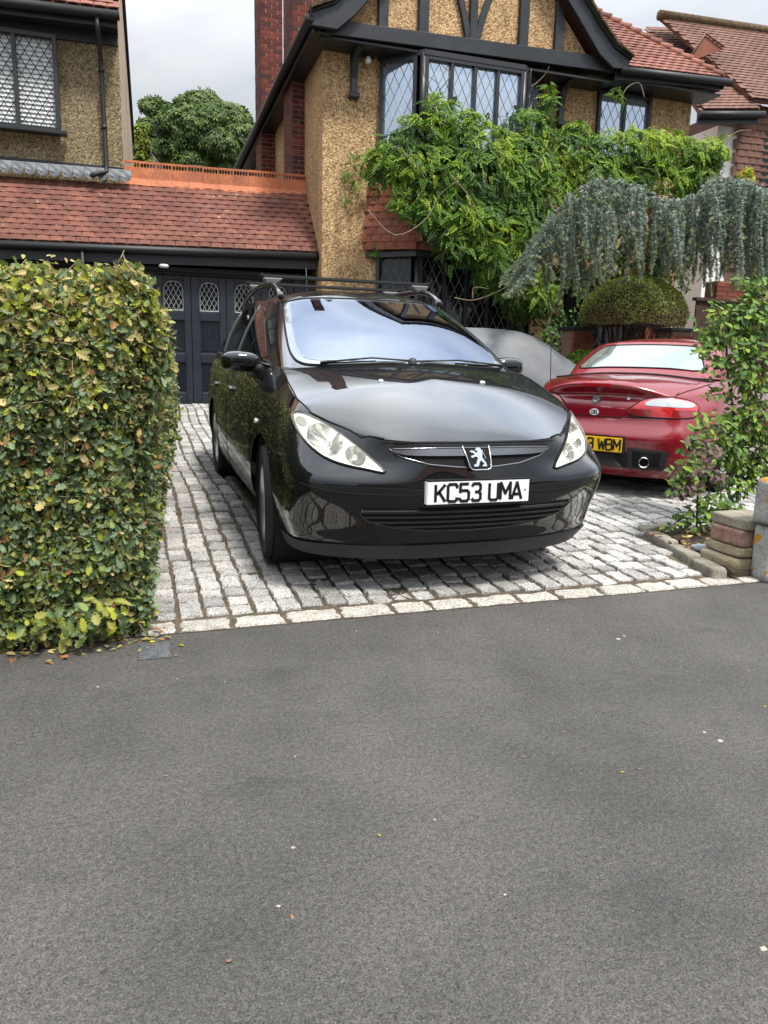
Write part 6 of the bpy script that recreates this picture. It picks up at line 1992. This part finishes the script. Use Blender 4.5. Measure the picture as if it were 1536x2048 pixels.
for k in range(9):
    a = 2 * math.pi * k / 9 + (k % 2) * .3; up_ = .25 + .35 * (k % 3)
    d = np.array([math.cos(a), math.sin(a), up_]); d /= np.linalg.norm(d); w_ = np.array([-math.sin(a), math.cos(a), 0]) * .11
    o = len(V); V += [tuple(-w_), tuple(w_), tuple(d + w_ * .3), tuple(d - w_ * .3)]; F.append((o, o + 1, o + 2, o + 3))
lc = [leafmat('cedar_blue', (.28, .36, .29), .1, .6, .25), leafmat('cedar_grey', (.34, .41, .31), .1, .6, .25), leafmat('cedar_deep', (.15, .21, .16), .1, .6, .25), leafmat('cedar_tip', (.44, .46, .18), .2, .6, .25)]
Mc = leaf_frames(P, D_, .029 * S_t, .35, None, 1, r)
o = link('foliage', scatter('foliage', V, F, Mc, lc, C_t), ced); o['kind'] = 'stuff'
o = link('hanging_twigs', branch_mesh('hanging_twigs', twg, m_bark, 4), ced); o['kind'] = 'stuff'

# ------------------------------------------------------------------ clipped dome
top_c = np.array(at(1265, 628, 1, 6.2))
dome = thing('topiary_shrub', 'clipped dome-shaped evergreen with bare brown underside behind the red car', 'shrub', (top_c[0], 6.2, gz(6.2)))
r = np.random.default_rng(17)
n = 26000
d = unit(r.normal(0, 1, (n, 3))); d = d[d[:, 2] > -.30]
rx, rz = .71, .54
P = top_c + d * np.array([rx, .75, rz]) + np.array([0, 0, -.03])
P[:, 2] = np.maximum(P[:, 2], top_c[2] - .16 + .03 * sines(P, 8, 3))
P = P - d * np.abs(r.normal(0, .02, len(d)))[:, None] + d * (.015 * sines(P, 14, 6))[:, None]
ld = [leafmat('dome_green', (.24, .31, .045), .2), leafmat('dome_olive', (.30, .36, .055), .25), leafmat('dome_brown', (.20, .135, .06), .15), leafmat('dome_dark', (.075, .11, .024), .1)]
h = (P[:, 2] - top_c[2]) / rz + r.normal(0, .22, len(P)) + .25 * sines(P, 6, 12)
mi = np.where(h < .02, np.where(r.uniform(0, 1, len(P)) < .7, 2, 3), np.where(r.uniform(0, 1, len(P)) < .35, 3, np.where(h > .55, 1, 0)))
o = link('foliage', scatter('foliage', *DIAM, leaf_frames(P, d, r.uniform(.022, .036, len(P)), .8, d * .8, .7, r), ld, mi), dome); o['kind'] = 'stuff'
bl_ = []
for k in range(70):
    a = r.uniform(0, 6.3); q = r.uniform(.25, .95)
    e = top_c + np.array([math.cos(a) * rx * q, math.sin(a) * .7 * q, -.14 + .10 * (1 - q)])
    s = top_c + np.array([r.normal(0, .04), r.normal(0, .04), -.75])
    m_ = (e + s) / 2 + np.array([math.cos(a) * .1, 0, -.12])
    bl_.append((smooth_poly([s, m_, e], 4, False), .012, .004))
link('branch', branch_mesh('branch', bl_, plain('bare_twig', (.045, .028, .018), 1.0, var=.4, vscale=20), 4), dome)
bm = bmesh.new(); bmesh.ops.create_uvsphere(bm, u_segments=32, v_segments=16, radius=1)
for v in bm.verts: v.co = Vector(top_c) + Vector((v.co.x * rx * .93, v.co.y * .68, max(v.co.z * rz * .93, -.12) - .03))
me = bpy.data.meshes.new('dark_core'); bm.to_mesh(me); bm.free(); me.materials.append(m_core); link('dark_core', me, dome)  # dark solid again, for the shade inside the dome
link('trunk', branch_mesh('trunk', [([Vector(top_c) + Vector((0, 0, -1.4)), Vector(top_c) + Vector((.02, 0, -.7)), Vector(top_c) + Vector((0, 0, -.2))], .06, .05)], m_bark, 8), dome)

# ------------------------------------------------------------------ trees beyond the garage
def far_tree(label, cu, cv, hu, hv, Y, mats_, n, leaf, seed, base, ls):
    c = np.array(at(cu, cv, 1, Y)); D = (CR @ c + CT)[1]; ra, rb = hu * D / FPX, hv * D / FPX
    t = thing('tree', label, 'tree', (c[0], Y, 0))
    r = np.random.default_rng(seed); PB, NB = [], []
    nb_ = 34
    bc_ = unit(r.normal(0, 1, (nb_, 3))); bc_[:, 1] = -np.abs(bc_[:, 1])
    for b in bc_:
        cc = c + b * np.array([ra, ra * .8, rb]) * r.uniform(.55, .80); k = int(n / nb_)
        d = unit(r.normal(0, 1, (k, 3))); rad = r.uniform(.22, .36) * min(ra, rb * 1.2)
        PB.append(cc + d * rad * np.array([1.2, 1, .8]) * (1 - r.exponential(.10, k))[:, None]); NB.append(unit(d + np.array([0, -.1, .5])))
    P, N_ = np.concatenate(PB), np.concatenate(NB)
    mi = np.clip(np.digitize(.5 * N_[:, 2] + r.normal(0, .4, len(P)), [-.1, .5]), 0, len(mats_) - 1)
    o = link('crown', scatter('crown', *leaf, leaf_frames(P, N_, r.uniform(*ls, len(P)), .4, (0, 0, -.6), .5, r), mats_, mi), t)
    tr_ = [([Vector((c[0], Y, 0)), Vector((c[0] + .2, Y, c[2] - rb * .5)), Vector(c)], .35, .12)]
    for b in bc_[:12]: tr_.append(([Vector(c) - Vector((0, 0, rb * .4)), Vector(c + b * np.array([ra, ra * .8, rb]) * .6)], .10, .03))
    link('trunk', branch_mesh('trunk', tr_, m_bark, 8), t)
V, F = [], []
for k in range(5):
    a = (k - 2) * .75; d = np.array([math.sin(a), math.cos(a)]); nn = np.array([-d[1], d[0]]); L = 1 - .12 * abs(k - 2); o = len(V)
    V += [(0, 0, 0), (*(d * L * .6 + nn * .15), -.08), (*(d * L), -.28), (*(d * L * .6 - nn * .15), -.08)]; F.append((o + 3, o + 2, o + 1, o))
PALM = (V, F)
lt_d = [leafmat('chestnut_dark', (.026, .056, .012), .1), leafmat('chestnut_mid', (.060, .108, .020), .15), leafmat('chestnut_light', (.115, .175, .03), .2)]
far_tree('dense dark green tree beyond garage ridge, its crown the widest', 415, 290, 112, 92, 22, lt_d, 22000, PALM, 3, 0, (.13, .22))
far_tree('darker tree crown standing left behind the dense tree', 318, 268, 62, 72, 26, lt_d, 10000, PALM, 4, 0, (.15, .24))
lt_w = [leafmat('willow_mid', (.15, .22, .04), .3), leafmat('willow_light', (.26, .33, .07), .35)]
far_tree('pale yellow-green feathery tree beside side wall of left house', 285, 300, 26, 62, 15, lt_w, 4200, DIAM, 5, 0, (.07, .14))
# the side of the driveway behind the red car: golden shrub tip at the far right, low bush by the pillar
def small_bush(name, label, cu, cv, hu, hv, Y, mats_, n, ls, seed, leaf=None):
    c = np.array(at(cu, cv, 1, Y)); D = (CR @ c + CT)[1]; ra, rb = hu * D / FPX, hv * D / FPX
    t = thing(name, label, 'shrub', (c[0], Y, gz(Y)))
    r = np.random.default_rng(seed)
    d = unit(r.normal(0, 1, (n, 3))); P = c + d * np.array([ra, ra, rb]) * (1 - r.exponential(.15, n))[:, None] * (1 + .2 * sines(d, 5, seed))[:, None]
    o = link('foliage', scatter('foliage', *(leaf or OVAL), leaf_frames(P, unit(d + np.array([0, 0, .4])), r.uniform(*ls, n), .5, None, 1, r), mats_, r.integers(0, len(mats_), n)), t); o['kind'] = 'stuff'
    link('stem', branch_mesh('stem', [([Vector((c[0], Y, gz(Y))), Vector((c[0] + .03, Y, (c[2] + gz(Y)) / 2)), Vector(c)], .03, .012)], m_bark, 6), t)
small_bush('low_shrub', 'low rounded green shrub at foot of brick pillar behind red car', 1165, 722, 32, 22, 6.4, [lw_m, lw_g], 900, (.035, .06), 6)
small_bush('golden_shrub', 'golden-yellow foliage tip above weeping cedar at right', 1492, 358, 16, 18, 8.6, [leafmat('golden_leaf', (.45, .30, .02), .3), lw_l], 260, (.06, .10), 7)
# ------------------------------------------------------------------ covered car
cov = thing('covered_car', 'small car under a grey fabric cover behind black estate car', 'car', (2.6, 6.2, gz(6.2)))
xs_ = np.linspace(.55, 5.15, 70); th = np.linspace(0, math.pi, 41)
zt_ = np.interp(xs_, [.55, .7, 1.0, 1.5, 2.0, 2.6, 3.25, 3.45, 3.72, 3.90, 4.10, 4.30, 4.7, 5.0, 5.15], [.75, 1.0, 1.2, 1.38, 1.455, 1.485, 1.475, 1.44, 1.31, 1.19, 1.07, .995, .95, .88, .62])
zt_ = np.convolve(np.pad(zt_, 2, mode='edge'), np.ones(5) / 5, 'valid')
hw_ = np.interp(xs_, [.55, .9, 1.5, 4.4, 4.9, 5.15], [.55, .72, .78, .78, .70, .5])
V = []
for i, x in enumerate(xs_):
    for t in th:
        c, s = math.cos(t), math.sin(t); q = 1 / (abs(c) ** 3.4 + abs(s) ** 3.4) ** (1 / 3.4)
        y = 6.15 + hw_[i] * c * q * (1 - .12 * max(0, s * q) ** 2); z = .20 + (zt_[i] - .20) * s * q
        p = np.array([x, y, z])
        w_ = .012 * math.sin(x * 9 + z * 14 + y * 3) * (.3 + abs(c)) + .010 * math.sin(z * 22 - x * 13) * max(0, 1.2 - z) + .006 * math.sin(x * 31 + y * 17)
        V.append((p[0], p[1] + w_ * -np.sign(-c) * .9, p[2] + w_ * .35))
nt_ = len(th)
F = [(i * nt_ + j, (i + 1) * nt_ + j, (i + 1) * nt_ + j + 1, i * nt_ + j + 1) for i in range(len(xs_) - 1) for j in range(nt_ - 1)] + [tuple(range(nt_)), tuple(reversed(range((len(xs_) - 1) * nt_, len(xs_) * nt_)))]
link('cover', mesh_from('cover', V, F, plain('grey_cover_cloth', (.135, .143, .153), .62, var=.10, vscale=3, bmp=.25, bscale=14), None, True), cov)
for k in (20, 52):
    MB().tube([Vector(V[k * nt_ + j]) + Vector((0, -.004, .004)) for j in range(nt_ - 1, 4, -1)], .006, 5).obj('seam', plain('cover_seam', (.13, .14, .15), .7) if 'cover_seam' not in MATS else MATS['cover_seam'], cov, True)
# hidden wheels carry it
for x in (1.3, 4.2):
    for y in (5.55, 6.75):
        MB().lathe([(.0, -.08), (.27, -.08), (.29, 0), (.27, .08), (0, .08)], 24, Matrix.Translation((x, y, gz(y) + .27)) @ Matrix.Rotation(math.pi / 2, 4, 'X')).obj('wheel', m_rubber, cov)

# ------------------------------------------------------------------ brick pillars, fence and wall behind the red car
m_joint = plain('brown_mortar', (.20, .13, .095), .95, var=.2, vscale=20)
def brick_block(parent, x0, x1, y0, y1, z0, z1, mat, body_name, seed):
    r = np.random.default_rng(seed)
    core = MB().box((x0 + .006, y0 + .006, z0), (x1 - .006, y1, z1)).obj(body_name, m_joint, parent)
    bmsh = MB().box((-.5, -.5, -.5), (.5, .5, .5)).mesh('brick', mat)
    z = z0; row = 0
    while z + .065 <= z1 + .01:
        x = x0; first = True
        while x < x1 - .02:
            L = .1025 if (first and row % 2) else .215
            b = min(x + L, x1)
            o = bpy.data.objects.new('brick', bmsh); COL.objects.link(o); o.parent = core
            o.matrix_parent_inverse = wmat(core).inverted()
            o.matrix_basis = Matrix.Translation(((x + b) / 2, y0 + .03 + r.uniform(-.003, .002), z + .0325)) @ Matrix.Diagonal((b - x, .07, .065, 1))
            x = b + .011; first = False
        z += .076; row += 1
    return core
for (u0, u1, v, lab) in ((1147, 1193, 652, 'low brick pillar left of the clipped dome shrub'), (1342, 1388, 655, 'low brick pillar right of the clipped dome shrub')):
    a, b = at(u0, v, 1, 6.8), at(u1, v, 1, 6.8)
    t = thing('brick_pillar', lab, 'pillar', ((a.x + b.x) / 2, 6.8, gz(6.8)), 'brick pillars behind the red car')
    brick_block(t, a.x + .02, b.x - .02, 6.80, 7.15, gz(6.8) - .05, a.z - .06, m_brick2, 'shaft', int(u0))
    MB().box((a.x - .02, 6.77, a.z - .055), (b.x + .02, 7.2, a.z)).obj('cap', m_frame, t, bevel=.008)
fa = at(1392, 596, 1, 7.5)
fen = thing('fence', 'dark brown boarded fence behind right hand leafy shrub', 'fence', (fa.x, 7.5, gz(7.5)))
bmsh = MB().box((0, -.012, 0), (.128, .012, 1.0)).mesh('board', plain('brown_board', (.050, .024, .014), .8, var=.4, vscale=9, bmp=.3, bscale=30))
for k in range(14):
    o = link('board', bmsh, fen); o.matrix_basis = Matrix.Translation((fa.x + .01 + k * .132, 7.5 + (k % 2) * .006, gz(7.5))) @ Matrix.Diagonal((1, 1, fa.z - gz(7.5) - .04, 1))
MB().box((fa.x - .03, 7.45, fa.z - .04), (fa.x + 1.9, 7.55, fa.z + .01)).obj('capping', MATS['brown_board'], fen)
wa = at(1445, 562, 1, 7.9)
gw_ = thing('garden_wall', 'red brick garden wall above brown fence at right', 'wall', (wa.x, 7.9, gz(7.9)))
brick_block(gw_, wa.x - .1, wa.x + 1.5, 7.9, 8.2, fa.z - .35, wa.z, m_brick2, 'brickwork', 44)
MB().box((wa.x - .08, 7.93, gz(7.9)), (wa.x + 1.48, 8.18, fa.z - .36)).obj('footing', m_mortar, gw_)
# bed of dark soil in front of the house
bd2 = mesh_from('flower_bed', [(4.3, 6.5, gz(6.5) + .02), (9, 6.5, gz(6.5) + .02), (9, 8.6, gz(8.6) + .05), (4.3, 8.6, gz(8.6) + .05)], [(0, 1, 2, 3)], m_earth)
o = link('flower_bed', bd2); o['kind'] = 'structure'

# ------------------------------------------------------------------ planting bed, stone pillar, post at the right edge
def stone_mesh(name, lo, hi, mat, seed, rough=.06, pw=7):
    bm = bmesh.new(); bmesh.ops.create_cube(bm, size=2); bmesh.ops.subdivide_edges(bm, edges=bm.edges[:], cuts=7, use_grid_fill=True)
    c = np.array([(a + b) / 2 for a, b in zip(lo, hi)]); h = np.array([(b - a) / 2 for a, b in zip(lo, hi)])
    for v in bm.verts:
        p = np.array(v.co); q = (np.abs(p) ** pw).sum() ** (1 / pw); p = p / q
        k = 1 + rough * float(sines(p * 1.0, 2.2, seed)) + rough * .45 * float(sines(p, 6.5, seed + 1))
        v.co = Vector(c + p * h * k)
    for f in bm.faces: f.smooth = True
    me = bpy.data.meshes.new(name); bm.to_mesh(me); bm.free(); me.materials.append(mat)
    return me
def stonemat(name, cols, sc=9, lich=None):
    m, nt, b = nodes_of(name)
    v = pos(nt)
    c = ramp(nt, noise(nt, v, sc, 5, .7), [(.28, cols[0]), (.5, cols[1]), (.72, cols[2])])
    c = mixc(nt, 1.0, c, ramp(nt, noise(nt, v, 110, 3, .8), [(.3, (.6, .6, .6)), (.7, (1.3, 1.3, 1.3))]), 'MULTIPLY')
    if lich:
        l = ramp(nt, noise(nt, v, 8, 3, .5), [(.585, (0, 0, 0)), (.62, (1, 1, 1))])
        c = mixc(nt, l, c, lich)
    nt.links.new(c, b.inputs['Base Color']); b.inputs['Roughness'].default_value = .92
    bump(nt, b, noise(nt, v, 55, 5, .75), .9, .02)
    return m
m_st_grey = stonemat('grey_stone', [(.16, .145, .11), (.30, .27, .20), (.40, .36, .27)])
m_st_pink = stonemat('pink_granite', [(.20, .105, .08), (.34, .195, .15), (.42, .30, .25)], 12)
m_st_tan = stonemat('tan_stone', [(.20, .155, .085), (.33, .27, .165), (.44, .385, .27)])
m_conc = stonemat('lichened_concrete', [(.26, .255, .24), (.40, .39, .365), (.52, .51, .48)], 14, (.58, .26, .015))
m_edge = stonemat('edging_granite', [(.16, .125, .075), (.28, .26, .21), (.40, .375, .32)], 10)
pil = thing('stone_pillar', 'stack of four rough stones, one of them pink, at corner of planting bed', 'pillar', (1.72, .16, -.09))
x0, y0 = 1.625, .07
for k, (nm, lo, hi, m) in enumerate((('stone', (x0 - .025, y0 - .02, -.10), (x0 + .30, y0 + .28, .015), m_st_tan), ('stone', (x0 + .0, y0 - .015, .015), (x0 + .31, y0 + .28, .070), m_st_tan),
                                     ('stone', (x0 + .015, y0 + .0, .070), (x0 + .25, y0 + .26, .165), m_st_pink), ('stone', (x0 + .03, y0 - .005, .166), (x0 + .30, y0 + .27, .228), m_st_grey))):
    link(nm, stone_mesh(nm, lo, hi, m, 3 + k * 5, (.045, .04, .05, .025)[k], (8, 9, 11, 16)[k]), pil)
post = thing('concrete_post', 'weathered concrete gate post stained with orange lichen at right edge', 'post', (1.80, -.03, -.09))
link('base', stone_mesh('base', (1.695, -.075, -.10), (1.98, .055, .22), m_conc, 31, .03, 10), post)
link('cap', stone_mesh('cap', (1.675, -.11, .22), (1.98, .058, .47), m_conc, 37, .03, 12), post)
bed = thing('planting_bed', 'small soil bed edged with rough granite blocks beside stone pillar', 'flower bed', (1.9, .5, -.08))
sl = []
for i in range(9):
    for j in range(13):
        x, y = 1.46 + .22 * (j / 12 * .9) + .1 + i * .14, .02 + j * .075
        sl.append((x, y, gz(y) + .035 + .012 * math.sin(i * 2.1 + j * 1.7)))
link('soil', mesh_from('soil', sl, [(i * 13 + j, (i + 1) * 13 + j, (i + 1) * 13 + j + 1, i * 13 + j + 1) for i in range(8) for j in range(12)], plain('dark_soil', (.035, .024, .016), .98, var=.6, vscale=40, bmp=.9, bscale=90), None, True), bed)
for k, (a, b) in enumerate((((1.44, .05), (1.49, .30)), ((1.495, .31), (1.555, .58)), ((1.56, .59), (1.625, .87)))):
    d = Vector((b[0] - a[0], b[1] - a[1], 0)); L = d.length
    me = stone_mesh('edging_block', (-.045, .004, -.06), (.045, L - .004, .052), m_edge, 50 + k * 7, .045, 11)
    o = link('edging_block', me, bed); o.matrix_basis = Matrix.Translation((a[0] + .06, a[1], gz(a[1]))) @ Matrix.Rotation(math.atan2(-d.x, d.y), 4, 'Z')
me = stone_mesh('edging_block', (-.045, 0, -.06), (.045, .28, .045), m_edge, 80, .045, 11); o = link('edging_block', me, bed); o.matrix_basis = Matrix.Translation((1.66, .95, gz(.95))) @ Matrix.Rotation(-1.45, 4, 'Z')
sla = thing('slate_piece', 'flat grey-blue stone chip lying on dark soil of planting bed', 'stone', (1.73, .45, -.03))
link('chip', stone_mesh('chip', (1.66, .36, -.045), (1.80, .50, -.008), stonemat('blue_slate', [(.16, .18, .20), (.26, .29, .31), (.34, .37, .39)]), 91, .08, 4), sla)
r = np.random.default_rng(41)
n = 170
x = r.uniform(1.58, 2.1, n); y = r.uniform(.06, .85, n)
Mf = leaf_frames(np.stack([x, y, -.085 + .0435 * y + .048], 1), np.tile([0, 0, 1.], (n, 1)), r.uniform(.02, .045, n), .5, None, 1, r)
o = link('bed_litter', scatter('bed_litter', *OVAL, Mf, [lm_brown, lm_tan], r.integers(0, 2, n))); o['kind'] = 'stuff'
o['label'] = 'dry brown leaves lying on the soil'

# ------------------------------------------------------------------ young tree and copper shrub in the bed
ls_g = leafmat('sapling_green', (.115, .21, .035), .32); ls_y = leafmat('sapling_lime', (.22, .32, .04), .38); ls_d = leafmat('sapling_dark', (.06, .125, .03), .2); ls_p = leafmat('copper_leaf', (.12, .072, .068), .2)
sap = thing('young_tree', 'young leafy tree with slender stems growing behind the stone pillar', 'tree', (2.2, .95, -.03))
cop = thing('copper_shrub', 'small shrub with green and dull purple leaves in planting bed', 'shrub', (1.92, .80, -.03))
def grow(parent, stems, twigs, blobs_, mats_, w, n_leaf, seed, ls=(.036, .058)):
    r = np.random.default_rng(seed); L = []; P, N_, Yv = [], [], []
    for pts, Y, r0 in stems:
        L.append((smooth_poly([np.array(at(u, v, 1, Y)) for u, v in pts], 5, False), r0, r0 * .45))
    for (u0, v0, u1, v1, Y) in twigs:
        a, b = np.array(at(u0, v0, 1, Y)), np.array(at(u1, v1, 1, Y + r.uniform(-.12, .08)))
        m_ = (a + b) / 2 + np.array([0, 0, .03])
        pl_ = smooth_poly([a, m_, b], 6, False); L.append((pl_, .005, .002))
        for p in pl_[2:]:
            for q in range(3):
                d = unit(r.normal(0, 1, 3) + np.array([0, -.4, .2])); P.append(p + d * .022 + r.normal(0, .012, 3)); N_.append(unit(np.array([r.normal(0, .4), -.55, .75]))); Yv.append(d + np.array([0, 0, -.25]))
    for (u, v, a, b, Y, k) in blobs_:
        c = np.array(at(u, v, 1, Y)); D = (CR @ c + CT)[1]; ra, rb = a * D / FPX, b * D / FPX
        for q in range(k):
            d = unit(r.normal(0, 1, 3)); p = c + d * np.array([ra, .16, rb]) * r.uniform(.25, 1) ** .5
            P.append(p); N_.append(unit(np.array([r.normal(0, .4), -.5, .75]) + d * .3)); Yv.append(d * .8 + np.array([r.normal(0, .5), -.2, -.3]))
            if q % 9 == 0: L.append(([Vector(c), Vector((c + p) / 2 + np.array([0, 0, .02])), Vector(p)], .0035, .0018))
    P = np.array(P); N_ = np.array(N_); Yv = np.array(Yv)
    M = leaf_frames(P, N_, r.uniform(*ls, len(P)), .32, Yv, .2, r)
    mi = r.choice(len(mats_), len(P), p=w)
    lm_ = [mesh_from('leaf', *OVAL, m) for m in mats_]
    sc = np.linalg.norm(M[:, :3, 0], axis=1) / project(P)[:, 2]; pr_ = project(P); sc[(pr_[:, 0] > 1550) | (pr_[:, 0] < 0)] = 0
    order = np.argsort(-sc)
    for i in order[:n_leaf]:
        o = bpy.data.objects.new('leaf', lm_[mi[i]]); COL.objects.link(o); o.parent = parent
        o.matrix_parent_inverse = wmat(parent).inverted(); o.matrix_basis = Matrix(M[i].tolist())
    rs = order[n_leaf:]
    if len(rs):
        o = link('foliage', scatter('foliage', *OVAL, M[rs], mats_, mi[rs]), parent); o['kind'] = 'stuff'
    for s in L[:len(stems)]: link('stem', branch_mesh('stem', [s], m_bark, 7), parent)
    o = link('twigs', branch_mesh('twigs', L[len(stems):], m_bark, 5), parent); o['kind'] = 'stuff'
    return P
grow(sap, [([(1474, 1005), (1478, 900), (1468, 830), (1455, 740), (1452, 660), (1440, 600)], 1.0, .011), ([(1530, 1010), (1520, 850), (1500, 720), (1480, 640), (1500, 570)], 1.1, .010)],
     [(1452, 700, 1395, 655, .95), (1455, 740, 1402, 720, .95), (1453, 680, 1400, 690, .95), (1460, 780, 1500, 740, .9), (1455, 720, 1520, 690, .9), (1440, 640, 1408, 690, .95), (1450, 650, 1420, 625, .95), (1470, 850, 1395, 835, .95), (1470, 850, 1380, 870, .9), (1475, 900, 1440, 905, .9), (1462, 800, 1415, 795, .9), (1480, 640, 1440, 610, 1.0), (1490, 600, 1480, 565, 1.0), (1500, 600, 1530, 560, 1.0), (1452, 730, 1405, 745, .95), (1440, 690, 1390, 708, .95)],
     [(1505, 640, 48, 52, 1.0, 420), (1455, 665, 40, 45, 1.0, 90), (1510, 735, 50, 55, 1.0, 400), (1500, 840, 52, 50, 1.0, 430), (1515, 925, 48, 50, 1.0, 360), (1440, 890, 55, 45, 1.0, 260), (1478, 960, 50, 40, 1.0, 150), (1475, 770, 40, 40, 1.0, 36), (1525, 570, 24, 26, 1.0, 26), (1470, 940, 40, 30, 1.0, 50), (1440, 690, 30, 50, 1.0, 30)],
     [ls_g, ls_y, ls_d], [.46, .30, .24], 280, 8)
grow(cop, [([(1393, 1066), (1395, 1000), (1398, 930), (1410, 880)], .74, .008), ([(1440, 1060), (1442, 990), (1430, 930)], .8, .006)],
     [(1395, 1040, 1340, 1052, .74), (1396, 1030, 1440, 1035, .74), (1395, 1010, 1470, 1020, .74), (1396, 985, 1360, 985, .74), (1397, 960, 1340, 980, .74), (1400, 930, 1350, 945, .74), (1404, 900, 1365, 890, .74), (1398, 1050, 1480, 1015, .74)],
     [(1390, 1035, 34, 22, .74, 34), (1440, 1020, 40, 25, .76, 40), (1390, 945, 30, 22, .74, 26), (1420, 985, 40, 22, .76, 30)],
     [ls_g, ls_y, ls_d], [.5, .25, .25], 150, 9)
def purple(parent, blobs_, seed):
    r = np.random.default_rng(seed); P = []
    for (u, v, a, b, k) in blobs_:
        c = np.array(at(u, v, 1, .70)); D = (CR @ c + CT)[1]; P.append(c + r.normal(0, .5, (k, 3)) * [a * D / FPX, .05, b * D / FPX])
    P = np.concatenate(P); me = mesh_from('copper_leaf', *OVAL, ls_p)
    M = leaf_frames(P, np.tile([0, -.5, .8], (len(P), 1)), r.uniform(.036, .058, len(P)), .35, (-.6, -.3, -.35), .4, r)
    for m in M:
        o = bpy.data.objects.new('copper_leaf', me); COL.objects.link(o); o.parent = parent
        o.matrix_parent_inverse = wmat(parent).inverted(); o.matrix_basis = Matrix(m.tolist())
purple(cop, [(1385, 965, 34, 18, 34), (1365, 985, 30, 16, 22), (1390, 890, 26, 16, 24), (1425, 910, 34, 20, 30), (1430, 950, 26, 14, 18), (1380, 935, 24, 14, 14)], 12)

# ------------------------------------------------------------------ utility cover in the pavement
uc_ = thing('utility_cover', 'small ribbed grey metal cover set in asphalt pavement near hedge', 'access cover', (-1.46, -.25, -.095))
c4 = [(277, 1318), (340, 1313), (335, 1285), (277, 1291)]
g4 = [at(u, v, 2, -.090) for u, v in c4]
m_iron = plain('worn_iron', (.20, .21, .22), .45, .6, var=.3, vscale=30)
ux, uy = (g4[1] - g4[0]), (g4[3] - g4[0])
ang = math.atan2(ux.y, ux.x); Lx, Ly = ux.length, uy.length
mb = MB().box((0, 0, -.004), (Lx, Ly, .001))
for i in range(9):
    for j in range(7):
        if not (2 < i < 6 and 2 < j < 4): mb.box((Lx * (i + .2) / 9, Ly * (j + .22) / 7, .001), (Lx * (i + .8) / 9, Ly * (j + .78) / 7, .004))
mb.box((-.006, -.006, -.004), (Lx + .006, -.001, .002)); mb.box((-.006, Ly + .001, -.004), (Lx + .006, Ly + .006, .002))
o = link('lid', mb.mesh('lid', m_iron), uc_); o.matrix_basis = Matrix.Translation(g4[0]) @ Matrix.Rotation(ang, 4, 'Z')
bar = MB().box((Lx * .36, Ly * .45, .001), (Lx * .64, Ly * .55, .0045)); o = link('marking', bar.mesh('marking', m_iron), uc_); o.matrix_basis = Matrix.Translation(g4[0]) @ Matrix.Rotation(ang, 4, 'Z')

# ------------------------------------------------------------------ the other side of the street, seen only as reflections
oh = thing('house', 'pale rendered house across the street, mirrored in the black bumper', 'house', (2, -22, -.1))
MB().box((-5, -26, -.2), (9, -20, 5.2)).obj('wall', plain('far_render', (.38, .34, .28), .9, var=.15), oh)
MB().prism([(-5.5, -19.4, 5.0), (-5.5, -26.6, 5.0), (-5.5, -23, 8.4)], (0, 0, 0), (15, 0, 0)).obj('roof', m_tile2, oh)
for x in (-3.6, -.2, 3.2, 6.6):
    for z in (.9, 3.3): MB().box((x, -20.06, z), (x + 1.5, -20.003, z + 1.3)).obj('window', m_windark, oh)
oh2 = thing('hedge', 'dark hedge along the far pavement, mirrored in the black bumper', 'hedge', (0, -14, -.1))
MB().box((-14, -14.6, -.2), (1.5, -13.6, 1.4)).obj('foliage', plain('far_hedge', (.035, .055, .018), .95, var=.6, vscale=6, bmp=1, bscale=8), oh2)
MB().box((4.0, -14.6, -.2), (16, -13.6, 1.5)).obj('foliage', MATS['far_hedge'], oh2)

# pale specks trodden into the pavement
sp = MB(); r = np.random.default_rng(3)
for (u, v, q) in ((1409, 1465, .008), (1441, 1482, .011), (1236, 1278, .012), (1248, 1272, .007), (196, 1374, .006), (586, 1696, .006), (556, 1813, .005), (1526, 1898, .008), (590, 1513, .004), (870, 1640, .004), (1010, 1790, .004)):
    c = at(u, v, 2, -.095); k = 9
    a = [q * r.uniform(.5, 1.2) for _ in range(k)]
    sp.prism([(c.x + a[i] * math.cos(2 * math.pi * i / k), c.y + a[i] * .8 * math.sin(2 * math.pi * i / k), -.095) for i in range(k)], (0, 0, -.001), (0, 0, .0015))
o = sp.obj('pale_specks', plain('pale_grit', (.36, .32, .26), .9, var=.3, vscale=90)); o['kind'] = 'stuff'
